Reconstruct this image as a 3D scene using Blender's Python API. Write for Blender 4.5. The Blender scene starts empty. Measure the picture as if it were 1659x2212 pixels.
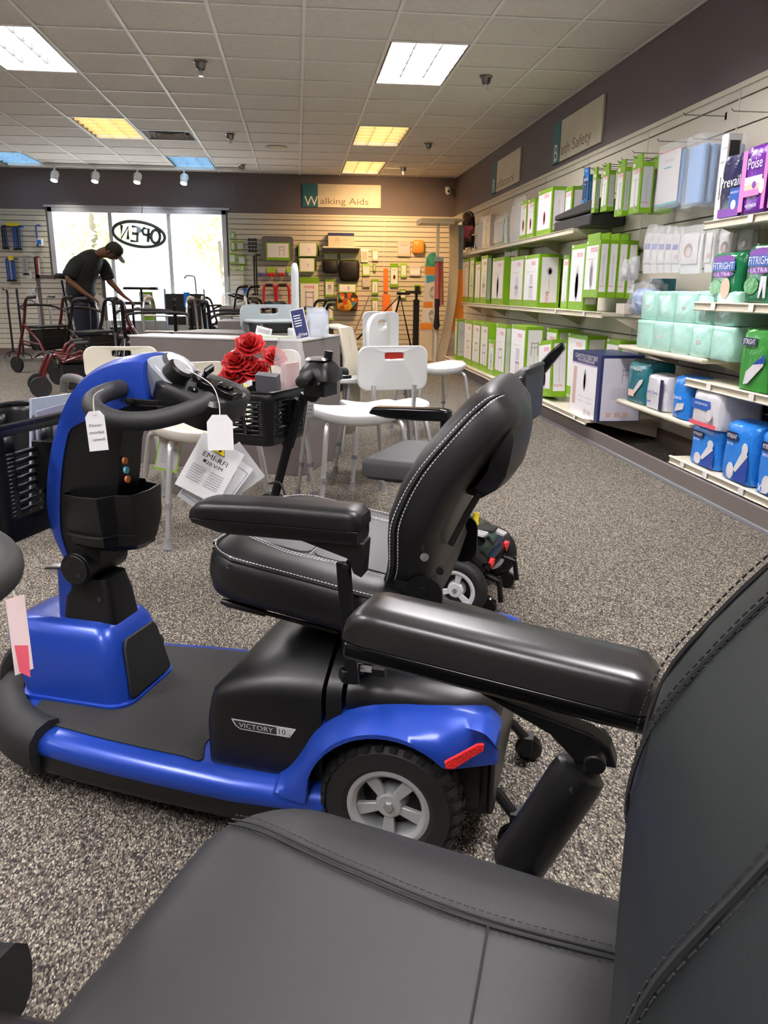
import bpy, bmesh, math, random
from math import pi, sin, cos, radians, sqrt
from mathutils import Vector, Matrix, Euler
random.seed(7)
S = bpy.context.scene
COL = S.collection
# ------------------------------------------------------------------ camera
CAM_Z = 1.01
FPX, PITCH, YAW, ROLL = 1713.5, 0.27141, 0.10789, 0.00869
PW, PH = 1659.0, 2212.0
_f = Vector((sin(YAW)*cos(PITCH), cos(YAW)*cos(PITCH), -sin(PITCH)))
_r = Vector((cos(YAW), -sin(YAW), 0)); _u = _r.cross(_f)
CR_ = _r*cos(ROLL) + _u*sin(ROLL); CU_ = -_r*sin(ROLL) + _u*cos(ROLL); CF_ = _f
cd = bpy.data.cameras.new('camera'); cam = bpy.data.objects.new('camera', cd); COL.objects.link(cam)
R3 = Matrix((CR_, CU_, -CF_)).transposed()
cam.matrix_world = Matrix.Translation((0, 0, CAM_Z)) @ R3.to_4x4()
cd.sensor_fit = 'VERTICAL'; cd.sensor_height = 36; cd.lens = 36*FPX/PH
cd.clip_start = 0.02; cd.clip_end = 300
cd.dof.use_dof = False
S.camera = cam
# ------------------------------------------------------------------ world, sun, exposure
SKY = 4
w = bpy.data.worlds.new('sky'); S.world = w; w.use_nodes = True
bg = w.node_tree.nodes['Background']; bg.inputs[0].default_value = (.86, .93, 1, 1); bg.inputs[1].default_value = SKY
sd = bpy.data.lights.new('sun', 'SUN'); sd.energy = 5; sd.angle = .02; sd.color = (1, .96, .88)
sun = bpy.data.objects.new('sun', sd); COL.objects.link(sun); sun.rotation_euler = (radians(-22), radians(14), 0)
S.view_settings.view_transform = 'Standard'; S.view_settings.look = 'None'
S.view_settings.gamma = 1; S.view_settings.use_curve_mapping = False
S.view_settings.exposure = 1.75
LIGHT_WHITE = 19.0
LIGHT_DIM = 1.0
# ------------------------------------------------------------------ pixel of the photograph -> point of the room
def at(px, py, ax, v):
    d = (px-PW/2)/FPX*CR_ - (py-PH/2)/FPX*CU_ + CF_
    c = Vector((0, 0, CAM_Z)); i = 'xyz'.index(ax)
    return c + d*((v-c[i])/d[i])
# ------------------------------------------------------------------ materials
def lin(c):
    if isinstance(c, str):
        c = [int(c[i:i+2], 16)/255 for i in (0, 2, 4)]
        c = [x/12.92 if x <= .04045 else ((x+.055)/1.055)**2.4 for x in c]
    return (*c[:3], 1)
MATS = {}
def mat(name, color='808080', rough=.5, metal=0, coat=0, trans=0, alpha=1, emit=None, es=0, bump=None, ior=1.45, noise=None, spec=.5):
    if name in MATS: return MATS[name]
    m = bpy.data.materials.new(name); m.use_nodes = True; nt = m.node_tree; b = nt.nodes['Principled BSDF']
    b.inputs['Base Color'].default_value = lin(color); b.inputs['Roughness'].default_value = rough
    b.inputs['Metallic'].default_value = metal; b.inputs['Coat Weight'].default_value = coat; b.inputs['Coat Roughness'].default_value = .15
    b.inputs['Transmission Weight'].default_value = trans; b.inputs['Alpha'].default_value = alpha; b.inputs['IOR'].default_value = ior
    b.inputs['Specular IOR Level'].default_value = spec
    if emit: b.inputs['Emission Color'].default_value = lin(emit); b.inputs['Emission Strength'].default_value = es
    if noise or bump:
        tc = nt.nodes.new('ShaderNodeTexCoord')
    if noise:   # (scale, amount) gentle colour mottling
        n = nt.nodes.new('ShaderNodeTexNoise'); n.inputs['Scale'].default_value = noise[0]; n.inputs['Detail'].default_value = 5
        nt.links.new(tc.outputs['Object'], n.inputs['Vector'])
        cr = nt.nodes.new('ShaderNodeValToRGB'); c = lin(color); a = noise[1]
        cr.color_ramp.elements[0].position = .3; cr.color_ramp.elements[1].position = .7
        cr.color_ramp.elements[0].color = (c[0]*(1-a), c[1]*(1-a), c[2]*(1-a), 1); cr.color_ramp.elements[1].color = (min(1, c[0]*(1+a)), min(1, c[1]*(1+a)), min(1, c[2]*(1+a)), 1)
        nt.links.new(n.outputs['Fac'], cr.inputs['Fac']); nt.links.new(cr.outputs['Color'], b.inputs['Base Color'])
    if bump:    # (kind, scale, strength, distance)
        if bump[0] == 'noise':
            t = nt.nodes.new('ShaderNodeTexNoise'); t.inputs['Scale'].default_value = bump[1]; t.inputs['Detail'].default_value = 4; out = t.outputs['Fac']
        elif bump[0] == 'voronoi':
            t = nt.nodes.new('ShaderNodeTexVoronoi'); t.inputs['Scale'].default_value = bump[1]; out = t.outputs['Distance']
        else:
            t = nt.nodes.new('ShaderNodeTexWave'); t.inputs['Scale'].default_value = bump[1]; out = t.outputs['Fac']
        nt.links.new(tc.outputs['Object'], t.inputs['Vector'])
        bp = nt.nodes.new('ShaderNodeBump'); bp.inputs['Strength'].default_value = bump[2]; bp.inputs['Distance'].default_value = bump[3]
        nt.links.new(out, bp.inputs['Height']); nt.links.new(bp.outputs['Normal'], b.inputs['Normal'])
    MATS[name] = m
    return m
def mixed_clear(name, color, fac, rough=.1):
    """thin clear plastic or glass: mostly see-through with a glossy skin"""
    if name in MATS: return MATS[name]
    m = bpy.data.materials.new(name); m.use_nodes = True; nt = m.node_tree; b = nt.nodes['Principled BSDF']; o = nt.nodes['Material Output']
    b.inputs['Base Color'].default_value = lin(color); b.inputs['Roughness'].default_value = rough
    t = nt.nodes.new('ShaderNodeBsdfTransparent'); mx = nt.nodes.new('ShaderNodeMixShader'); mx.inputs[0].default_value = fac
    nt.links.new(t.outputs[0], mx.inputs[1]); nt.links.new(b.outputs[0], mx.inputs[2]); nt.links.new(mx.outputs[0], o.inputs[0])
    MATS[name] = m
    return m
# ------------------------------------------------------------------ geometry collector
I4 = Matrix.Identity(4)
def TR(x=0, y=0, z=0, rx=0, ry=0, rz=0, s=1):
    return Matrix.Translation((x, y, z)) @ Euler((radians(rx), radians(ry), radians(rz))).to_matrix().to_4x4() @ Matrix.Scale(s, 4)
def crs(pts, n=6, closed=False):
    """smooth curve through points (Catmull-Rom)"""
    P = [Vector(p) for p in pts]; out = []; N = len(P)
    rng = range(N if closed else N-1)
    for i in rng:
        if closed: a, b, c, d = P[(i-1) % N], P[i], P[(i+1) % N], P[(i+2) % N]
        else: a, b, c, d = P[max(i-1, 0)], P[i], P[i+1], P[min(i+2, N-1)]
        for k in range(n):
            t = k/n
            out.append(.5*((2*b)+(c-a)*t+(2*a-5*b+4*c-d)*t*t+(3*b-a-3*c+d)*t**3))
    if not closed: out.append(P[-1])
    return out
TXT = {}
def text_geo(s):
    if s not in TXT:
        c = bpy.data.curves.new('t', 'FONT'); c.body = s; c.size = 1; c.align_x = 'CENTER'; c.align_y = 'CENTER'; c.resolution_u = 3
        o = bpy.data.objects.new('t', c); COL.objects.link(o)
        me = bpy.data.meshes.new_from_object(o.evaluated_get(bpy.context.evaluated_depsgraph_get()))
        V = [tuple(v.co) for v in me.vertices]; F = [tuple(p.vertices) for p in me.polygons]
        bpy.data.objects.remove(o); bpy.data.curves.remove(c); bpy.data.meshes.remove(me)
        xs = [v[0] for v in V] or [0]; ys = [v[1] for v in V] or [0]
        cx, cy = (min(xs)+max(xs))/2, (min(ys)+max(ys))/2
        V = [(v[0]-cx, v[1]-cy, 0) for v in V]
        TXT[s] = (V, F, max(xs)-min(xs), max(ys)-min(ys))
    return TXT[s]
class G:
    def __init__(s): s.v = []; s.f = []; s.m = []; s.fl = []
    def add(s, V, F, mi=0, T=None, flat=False):
        o = len(s.v)
        s.v += [tuple(T @ Vector(p)) if T is not None else tuple(p) for p in V]
        for f in F: s.f.append([i+o for i in f]); s.m.append(mi); s.fl.append(flat)
        return s
    def box(s, x0, x1, y0, y1, z0, z1, mi=0, T=None):
        V = [(x, y, z) for x in (x0, x1) for y in (y0, y1) for z in (z0, z1)]
        return s.add(V, [(0, 1, 3, 2), (4, 6, 7, 5), (0, 4, 5, 1), (2, 3, 7, 6), (0, 2, 6, 4), (1, 5, 7, 3)], mi, T)
    def cbox(s, c, d, mi=0, T=None):
        return s.box(c[0]-d[0]/2, c[0]+d[0]/2, c[1]-d[1]/2, c[1]+d[1]/2, c[2]-d[2]/2, c[2]+d[2]/2, mi, T)
    def loft(s, secs, mi=0, T=None, cap=True, closed=True, ring=False):
        n = len(secs[0]); V = [p for c in secs for p in c]; F = []
        m = len(secs)
        for i in range(m if ring else m-1):
            j = (i+1) % m
            for k in range(n if closed else n-1):
                F.append((i*n+k, i*n+(k+1) % n, j*n+(k+1) % n, j*n+k))
        if cap and not ring and closed:
            F.append(tuple(range(n))[::-1]); F.append(tuple((m-1)*n+k for k in range(n)))
        return s.add(V, F, mi, T)
    def tube(s, pts, r, mi=0, T=None, n=10, closed=False, cap=True, flat=1.0):
        P = [Vector(p) for p in pts]; N = len(P)
        rs = r if isinstance(r, (list, tuple)) else [r]*N
        secs = []; prev = None
        for i in range(N):
            if closed: t = P[(i+1) % N]-P[(i-1) % N]
            else: t = P[min(i+1, N-1)]-P[max(i-1, 0)]
            if t.length < 1e-9: t = Vector((0, 0, 1))
            t.normalize()
            if prev is None:
                a = Vector((0, 0, 1)) if abs(t.z) < .9 else Vector((1, 0, 0))
                nrm = (a - t*a.dot(t)).normalized()
            else:
                nrm = prev - t*prev.dot(t)
                nrm = nrm.normalized() if nrm.length > 1e-6 else t.orthogonal().normalized()
            prev = nrm; b = t.cross(nrm)
            secs.append([P[i] + (nrm*cos(2*pi*k/n) + b*sin(2*pi*k/n)*flat)*rs[i] for k in range(n)])
        return s.loft(secs, mi, T, cap, True, closed)
    def cyl(s, a, b, r, mi=0, T=None, n=20, r2=None):
        return s.tube([a, b], [r, r if r2 is None else r2], mi, T, n)
    def lathe(s, prof, mi=0, T=None, n=32, cap=True):
        secs = [[(r*cos(2*pi*k/n), r*sin(2*pi*k/n), z) for k in range(n)] for r, z in prof]
        return s.loft(secs, mi, T, cap)
    def prism(s, poly, z0, z1, mi=0, T=None):
        n = len(poly); V = [(x, y, z0) for x, y in poly]+[(x, y, z1) for x, y in poly]
        F = [tuple(range(n))[::-1], tuple(range(n, 2*n))]+[(i, (i+1) % n, n+(i+1) % n, n+i) for i in range(n)]
        return s.add(V, F, mi, T)
    def ball(s, c, r, mi=0, T=None, n=16, m=10):
        if not isinstance(r, (tuple, list)): r = (r, r, r)
        secs = [[(c[0]+r[0]*sin(pi*(j+.001)/(m+.002))*cos(2*pi*k/n), c[1]+r[1]*sin(pi*(j+.001)/(m+.002))*sin(2*pi*k/n), c[2]-r[2]*cos(pi*(j+.001)/(m+.002))) for k in range(n)] for j in range(m+1)]
        return s.loft(secs, mi, T)
    def quad(s, a, b, c, d, mi=0, T=None): return s.add([a, b, c, d], [(0, 1, 2, 3)], mi, T, True)
    def text(s, txt, h, T, mi=0, w=None, thick=0.0):
        """lettering of cap height about h in the xy plane of T, centred; w = wanted width"""
        V, F, tw, th = text_geo(txt)
        if not V: return s
        k = h/.7; kx = (w/tw) if w else k
        s.add([(v[0]*kx, v[1]*k, 0) for v in V], F, mi, T, True)
        return s
    def obj(s, name, mats, parent=None, smooth=35, bevel=0, seg=2, sub=0, solid=0, loc=None, rz=None, link=True):
        me = bpy.data.meshes.new(name); me.from_pydata(s.v, [], s.f)
        if not isinstance(mats, (list, tuple)): mats = [mats]
        for m in mats: me.materials.append(m)
        me.polygons.foreach_set('material_index', s.m)
        bm = bmesh.new(); bm.from_mesh(me)
        if len(s.f) < 40000: bmesh.ops.recalc_face_normals(bm, faces=bm.faces)
        bm.to_mesh(me); bm.free()
        if smooth:
            me.polygons.foreach_set('use_smooth', [not q for q in s.fl]); me.set_sharp_from_angle(angle=radians(smooth))
        o = bpy.data.objects.new(name, me)
        if link: COL.objects.link(o)
        if parent: o.parent = parent
        if loc is not None: o.location = loc
        if rz is not None: o.rotation_euler = (0, 0, rz)
        if solid: md = o.modifiers.new('solid', 'SOLIDIFY'); md.thickness = solid; md.offset = 0
        if bevel:
            md = o.modifiers.new('bevel', 'BEVEL'); md.width = bevel; md.segments = seg; md.limit_method = 'ANGLE'; md.angle_limit = radians(40)
            me.polygons.foreach_set('use_smooth', [not q for q in s.fl])
            md.harden_normals = False
        if sub: md = o.modifiers.new('sub', 'SUBSURF'); md.levels = sub; md.render_levels = sub
        return o
def tag(o, label=None, cat=None, group=None, kind=None):
    if label: o['label'] = label
    if cat: o['category'] = cat
    if group: o['group'] = group
    if kind: o['kind'] = kind
    return o
def empty(name, loc=(0, 0, 0), rz=0, label=None, cat=None, group=None):
    o = bpy.data.objects.new(name, None); COL.objects.link(o); o.location = loc; o.rotation_euler = (0, 0, rz); o.empty_display_size = .05
    return tag(o, label, cat, group)
def kids(o): return list(o.children)
def copy_tree(o, parent=None):
    c = o.copy(); COL.objects.link(c)
    if parent: c.parent = parent
    for ch in kids(o): copy_tree(ch, c)
    return c
def relabel(o, label, group=None):
    o['label'] = label
    if group: o['group'] = group
    return o
def sell(a, b, e=.5, n=24, cx=0, cy=0):
    """superellipse outline"""
    out = []
    for k in range(n):
        t = 2*pi*k/n; c, s_ = cos(t), sin(t)
        out.append((cx+a*math.copysign(abs(c)**e, c), cy+b*math.copysign(abs(s_)**e, s_)))
    return out
def rrect(x0, x1, y0, y1, r, n=5):
    out = []
    for cx, cy, a in ((x1-r, y1-r, 0), (x0+r, y1-r, 90), (x0+r, y0+r, 180), (x1-r, y0+r, 270)):
        for k in range(n+1):
            t = radians(a+90*k/n); out.append((cx+r*cos(t), cy+r*sin(t)))
    return out
# palette
BLACKP = mat('black_plastic', (.0045, .0045, .005), .38, bump=('noise', 900, .08, .001))
BLACKG = mat('black_gloss_plastic', (.0035, .0035, .004), .16)
RUBBER = mat('black_rubber', (.008, .008, .008), .62, bump=('noise', 400, .15, .001))
BLUE = mat('metallic_blue_paint', (.011, .05, .35), .34, metal=.25, coat=.25)
CHROME = mat('brushed_silver_metal', (.62, .62, .63), .28, metal=1)
STEEL = mat('anodised_aluminium', (.55, .55, .55), .42, metal=.75)
DARKM = mat('black_powder_coated_metal', (.006, .006, .0065), .42, metal=.3)
WHITE = mat('white_paper', (.6, .6, .6), .8)
INK = mat('black_ink', (.02, .02, .02), .6)
WHITEP = mat('white_print', (.8, .8, .8), .5)
GREYINK = mat('grey_print', (.36, .36, .38), .6)
# ------------------------------------------------------------------ the shop: floor, walls, ceiling
BY = 13.3; RX = 2.54; LXW = -7.0; FY = -2.6; CZ = 2.74
def carpet():
    m = bpy.data.materials.new('loop_carpet'); m.use_nodes = True; nt = m.node_tree; b = nt.nodes['Principled BSDF']; b.inputs['Roughness'].default_value = .95
    b.inputs['Specular IOR Level'].default_value = .1
    tc = nt.nodes.new('ShaderNodeTexCoord'); mp = nt.nodes.new('ShaderNodeMapping'); mp.inputs['Rotation'].default_value = (0, 0, .35); mp.inputs['Scale'].default_value = (1, .5, 1)
    nt.links.new(tc.outputs['Object'], mp.inputs[0])
    v = nt.nodes.new('ShaderNodeTexVoronoi'); v.inputs['Scale'].default_value = 360; v.inputs['Randomness'].default_value = .85
    nt.links.new(mp.outputs[0], v.inputs['Vector'])
    sp = nt.nodes.new('ShaderNodeSeparateColor'); nt.links.new(v.outputs['Color'], sp.inputs[0])
    cr = nt.nodes.new('ShaderNodeValToRGB'); cr.color_ramp.interpolation = 'CONSTANT'
    E_ = cr.color_ramp.elements
    cols = [(0, (.055, .05, .05)), (.24, (.13, .11, .1)), (.45, (.19, .165, .135)), (.62, (.27, .24, .19)), (.76, (.40, .365, .29)), (.92, (.55, .51, .40))]
    E_[0].position = 0; E_[0].color = (*cols[0][1], 1); E_[1].position = cols[1][0]; E_[1].color = (*cols[1][1], 1)
    for p, c in cols[2:]:
        e = E_.new(p); e.color = (*c, 1)
    nt.links.new(sp.outputs[0], cr.inputs[0])
    # shade between the loops, painted into the pile colour
    ds = nt.nodes.new('ShaderNodeMapRange'); ds.inputs[1].default_value = .25; ds.inputs[2].default_value = .75; ds.inputs[3].default_value = 1; ds.inputs[4].default_value = .6
    nt.links.new(v.outputs['Distance'], ds.inputs[0])
    mx = nt.nodes.new('ShaderNodeMix'); mx.data_type = 'RGBA'; mx.blend_type = 'MULTIPLY'; mx.inputs['Factor'].default_value = 1
    nt.links.new(cr.outputs[0], mx.inputs['A']); nt.links.new(ds.outputs[0], mx.inputs['B']); nt.links.new(mx.outputs['Result'], b.inputs['Base Color'])
    bp = nt.nodes.new('ShaderNodeBump'); bp.invert = True; bp.inputs['Strength'].default_value = .8; bp.inputs['Distance'].default_value = .006
    nt.links.new(v.outputs['Distance'], bp.inputs['Height']); nt.links.new(bp.outputs[0], b.inputs['Normal'])
    return m
CARPET = carpet()
UPPER = mat('taupe_wall_paint', (.16, .132, .135), .75, noise=(1.5, .05))
SLAT = mat('cream_slatwall', (.62, .57, .47), .5, noise=(2, .04))
CREAM = mat('cream_shelf_enamel', (.62, .57, .45), .4)
GROOVE = mat('slatwall_groove', (.12, .1, .08), .7)
TILE = mat('ceiling_tile', (.68, .635, .59), .9, bump=('noise', 260, .3, .002), noise=(30, .06))
GRID = mat('ceiling_grid_enamel', (.8, .78, .75), .5)
g = G().box(LXW, RX+.4, FY, BY+.3, -.1, 0); tag(g.obj('floor', CARPET), kind='structure')
# ceiling: slab, tile field and T-grid
C0X, C0Y, T = -1.746, 6.344, .6096
def celldone(i, j): return (i, j) in HOLES
HOLES = {}
fixt = []   # (column, row, colour)
for c, r, k in ((4, 0, 'w'), (-1, 0, 'w'), (4, 5, 'y'), (4, 9, 'y'), (-1, 5, 'y'), (0, 9, 'b'), (-4, 9, 'b'),
                (-6, 0, 'w'), (-6, 5, 'w'), (4, -5, 'w'), (-1, -5, 'w'), (-6, -5, 'w'), (4, -10, 'w'), (-1, -10, 'w'), (-6, -10, 'w'), (1, -13, 'w')):
    fixt.append((c, r, k)); HOLES[(c, r)] = 1; HOLES[(c, r+1)] = 1
HOLES[(0, 6)] = 1
i0 = int(math.floor((LXW-C0X)/T)); i1 = int(math.ceil((RX-C0X)/T)); j0 = int(math.floor((FY-C0Y)/T)); j1 = int(math.ceil((BY-C0Y)/T))
tg = G(); gg = G()
for i in range(i0, i1):
    for j in range(j0, j1):
        if celldone(i, j): continue
        x0 = max(C0X+i*T+.01, LXW); x1 = min(C0X+(i+1)*T-.01, RX); y0 = max(C0Y+j*T+.01, FY); y1 = min(C0Y+(j+1)*T-.01, BY)
        if x1-x0 < .03 or y1-y0 < .03: continue
        tg.box(x0, x1, y0, y1, CZ+.004, CZ+.018)
tag(tg.obj('ceiling', TILE, bevel=.004, seg=1), kind='structure')
for i in range(i0, i1+1):
    x = C0X+i*T
    if not (LXW < x < RX): continue
    gg.box(x-.012, x+.012, FY, BY, CZ-.003, CZ+.004)
for j in range(j0, j1+1):
    y = C0Y+j*T
    if not (FY < y < BY): continue
    xs = LXW
    for i in range(i0, i1):     # cross tees stop at the light housings
        if (i, j) in HOLES and (i, j-1) in HOLES: continue
        xa = max(C0X+i*T, LXW); xb = min(C0X+(i+1)*T, RX)
        if xb > xa: gg.box(xa, xb, y-.012, y+.012, CZ-.002, CZ+.004)
tag(gg.obj('trim_1', GRID), kind='structure')
tag(G().box(LXW-.3, RX+.4, FY-.3, BY+.3, CZ+.16, CZ+.3).obj('trim_2', UPPER), kind='structure')
# walls
WZ = 2.13
WX0, WX1, WS, WT = -3.74, -1.07, .42, 2.2     # window opening
g = G()
g.box(LXW, WX0, BY, BY+.2, 0, CZ+.16); g.box(WX1, RX+.3, BY, BY+.2, 0, CZ+.16)
g.box(WX0, WX1, BY, BY+.2, WT, CZ+.16); g.box(WX0, WX1, BY, BY+.2, 0, WS)
tag(g.obj('wall_back', UPPER), kind='structure')
tag(G().box(RX, RX+.3, FY, BY, 0, CZ+.16).obj('wall_right', UPPER), kind='structure')
tag(G().box(LXW-.2, LXW, FY, BY+.2, 0, CZ+.16).obj('wall_left', UPPER), kind='structure')
tag(G().box(LXW-.2, RX+.3, FY-.2, FY, 0, CZ+.16).obj('wall_front', mat('pale_wall', (.4, .37, .34), .8)), kind='structure')
def slatwall(name, a, b, axis, pos, face, pitch, z0=.1, z1=WZ):
    """slatted panel: boards with open grooves between them"""
    g = G(); d = .02*face
    def bx(u0, u1, p0, p1, q0, q1, mi):
        p0, p1 = min(p0, p1), max(p0, p1)
        if axis == 'y': g.box(u0, u1, p0, p1, q0, q1, mi)
        else: g.box(p0, p1, u0, u1, q0, q1, mi)
    bx(a, b, pos, pos+d*.3, z0, z1, 1)
    z = z0
    while z < z1-.01:
        bx(a, b, pos+d*.3, pos+d, z, min(z+pitch-.0095, z1), 0); z += pitch
    bx(a, b, pos, pos+d*1.5, z1, z1+.03, 2)
    u = a
    while u < b-.1:      # joints with slotted uprights
        bx(u-.006, u+.006, pos+d, pos+d*1.12, z0, z1, 2); u += 1.22
    return tag(g.obj(name, [SLAT, GROOVE, CREAM]), kind='structure')
slatwall('trim_3', WX1+.03, RX, 'y', BY, -1, .0762)
slatwall('trim_4', LXW, WX0-.03, 'y', BY, -1, .0762)
slatwall('trim_5', FY, BY-.03, 'x', RX, -1, .1524)
BASEB = mat('brown_vinyl_base', (.15, .11, .085), .5)
tag(G().box(LXW, WX0, BY-.03, BY, 0, .1).box(WX1, RX, BY-.03, BY, 0, .1).obj('baseboard_back', BASEB), kind='structure')
tag(G().box(RX-.03, RX, FY, BY-.03, 0, .1).obj('baseboard_right', BASEB), kind='structure')
# window with two mullions
FRM = mat('window_aluminium', (.5, .5, .52), .4, metal=.3)
GLASS = mixed_clear('window_glass', (.9, .95, 1), .06, .03)
win = tag(empty('window_1', ((WX0+WX1)/2, BY, WS)), kind='structure')
g = G(); Wd = (WX1-WX0)/2; Hh = WT-WS
g.box(-Wd, -Wd+.07, -.03, .12, 0, Hh); g.box(Wd-.07, Wd, -.03, .12, 0, Hh); g.box(-Wd, Wd, -.03, .12, Hh-.07, Hh); g.box(-Wd, Wd, -.05, .12, 0, .06)
for mx_ in (-2.83, -1.95): g.box(mx_-(WX0+WX1)/2-.03, mx_-(WX0+WX1)/2+.03, .0, .1, .06, Hh-.07)
g.obj('window_frame', FRM, win, bevel=.004)
xs = [-Wd+.07, -2.86-(WX0+WX1)/2, -2.8-(WX0+WX1)/2, -1.98-(WX0+WX1)/2, -1.92-(WX0+WX1)/2, Wd-.07]
for a_, b_ in ((0, 1), (2, 3), (4, 5)):
    G().box(xs[a_], xs[b_], .045, .051, .06, Hh-.07).obj('pane', GLASS, win)
# trim strip above the slatwall at the window side
tag(G().box(WX0-.05, WX1+.05, BY-.035, BY-.001, WT, WT+.03).obj('trim_6', FRM), kind='structure')
# ------------------------------------------------------------------ ceiling fittings
HOUSE = mat('fixture_white_enamel', (.7, .7, .7), .35)
EM = {'w': mat('lamp_lens_white', (.9, .9, .9), .5, emit=(1, .95, .97), es=LIGHT_WHITE),
      'y': mat('lamp_lens_warm', (.9, .8, .6), .5, emit=(1, .78, .46), es=1.0),
      'b': mat('lamp_lens_blue', (.6, .75, .9), .5, emit=(.52, .8, 1), es=.62)}
LOUV = {'w': mat('louvre_white', (.035, .035, .04), .5), 'y': mat('louvre_warm', (.85, .7, .42), .4), 'b': mat('louvre_blue', (.45, .6, .75), .4)}
EDGE = mat('dark_fixture_edge', (.04, .04, .04), .4)
FXN = {(4, 0): 'white recessed ceiling light nearest on the right', (-1, 0): 'white recessed ceiling light cut by the left frame edge',
       (4, 5): 'yellow-tinted ceiling light right of the middle, the nearer of two', (4, 9): 'yellow-tinted ceiling light closest to the back wall sign',
       (-1, 5): 'yellow-tinted ceiling light left, beside the air vent', (0, 9): 'blue-tinted ceiling light above the track lights', (-4, 9): 'blue-tinted ceiling light at the far left'}
for n_, (c, r, k) in enumerate(fixt):
    x = C0X+(c+.5)*T; y = C0Y+(r+1)*T
    o = empty('ceiling_light', (x, y, CZ), 0, FXN.get((c, r), 'white recessed ceiling light behind the camera, outside the photo'), 'ceiling light')
    if (c, r) not in FXN: o['group'] = 'ceiling lights out of view'
    hw, hl = T/2-.014, T-.014
    g = G(); g.box(-hw, -hw+.012, -hl, hl, -.004, .09, 1); g.box(hw-.012, hw, -hl, hl, -.004, .09, 1); g.box(-hw, hw, -hl, -hl+.012, -.002, .09, 0); g.box(-hw, hw, hl-.012, hl, -.002, .09, 0)
    g.box(-hw, hw, -hl, hl, .09, .1, 0)
    g.obj('housing', [HOUSE, EDGE], o)
    G().box(-hw+.012, hw-.012, -hl+.012, hl-.012, .06, .07).obj('lens', EM[k], o)
    g = G()
    for q in range(1, 3): xx = -hw+q*2*hw/3; g.box(xx-.003, xx+.003, -hl+.012, hl-.012, .004, .055)
    for q in range(1, 6): yy = -hl+q*2*hl/6; g.box(-hw+.012, hw-.012, yy-.003, yy+.003, .006, .055)
    g.obj('louvre', LOUV[k], o)
# spot lamps added by the warm fixtures, for the warm glow on the wall
for c, r in ((4, 9), (4, 5), (-1, 5)):
    ld = bpy.data.lights.new('added_warm_spot', 'SPOT'); ld.energy = 115 if r == 9 else (60 if c == 4 else 15); ld.spot_size = 2.3; ld.spot_blend = 1; ld.color = (1, .6, .28); ld.shadow_soft_size = .25
    lo = bpy.data.objects.new('added_warm_spot', ld); COL.objects.link(lo); lo.location = (C0X+(c+.5)*T+(.35 if r == 9 else 0), C0Y+(r+1)*T-.5*(r == 9), CZ-.03); lo.rotation_euler = (radians(40 if r == 9 else 0), 0, 0)
# air vent
x = C0X+.5*T; y = C0Y+6.5*T
o = empty('ceiling_vent', (x, y, CZ), 0, 'silver louvred air vent in the ceiling beside the left yellow light', 'air vent')
h = T/2-.014
VM = mat('vent_metal', (.75, .76, .78), .2, metal=.9)
G().box(-h, h, -h, h, .06, .07).box(-h, -h+.02, -h, h, -.003, .06).box(h-.02, h, -h, h, -.003, .06).box(-h, h, -h, -h+.02, -.003, .06).box(-h, h, h-.02, h, -.003, .06).obj('frame', [mat('vent_dark', (.05, .05, .05), .5)], o)
g = G()
for k in range(4):
    q = h-.03-.065*k
    for s_ in (-1, 1):
        g.add([(-q, s_*q, 0), (q, s_*q, 0), (q-.05, s_*(q-.05), .05), (-q+.05, s_*(q-.05), .05)], [(0, 1, 2, 3)])
        g.add([(s_*q, -q, 0), (s_*q, q, 0), (s_*(q-.05), q-.05, .05), (s_*(q-.05), -q+.05, .05)], [(0, 1, 2, 3)])
g.obj('vanes', VM, o, smooth=0, solid=.002)
# sprinklers and speaker
SPR = [((433, 133), 'silver fire sprinkler nearest the left ceiling lights'), ((1050, 165), 'silver fire sprinkler right of the near white ceiling light'),
       ((497, 290), 'silver fire sprinkler right of the air vent'), ((925, 310), 'silver fire sprinkler right of the nearer yellow light'),
       ((522, 356), 'small sprinkler by the back wall right of the blue light'), ((871, 361), 'small sprinkler by the back wall near the corner')]
sp0 = None
for (px, py), lb in SPR:
    p = at(px, py, 'z', CZ)
    if sp0 is None:
        sp0 = empty('sprinkler', p, 0, lb, 'sprinkler')
        G().lathe([(.055, 0), (.055, -.006), (.045, -.012), (.034, -.055), (.026, -.058), (.024, -.05)], n=20).obj('escutcheon', mat('dull_chrome', (.3, .3, .3), .25, metal=1), sp0)
        g = G().cyl((0, 0, -.05), (0, 0, -.1), .007, n=8).tube([(-.014, 0, -.06), (-.016, 0, -.08), (0, 0, -.1), (.016, 0, -.08), (.014, 0, -.06)], .003, n=6)
        g.lathe([(.001, -.1), (.02, -.101), (.02, -.104), (.001, -.105)], n=16).obj('head', CHROME, sp0)
    else:
        o = copy_tree(sp0); o.location = p; relabel(o, lb)
p = at(597, 318, 'z', CZ); o = empty('ceiling_speaker', p, 0, 'round cream speaker grille in the ceiling', 'speaker')
G().lathe([(.001, -.012), (.1, -.014), (.13, -.008), (.135, 0), (.001, .002)], n=32).obj('grille', CREAM, o)
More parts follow.
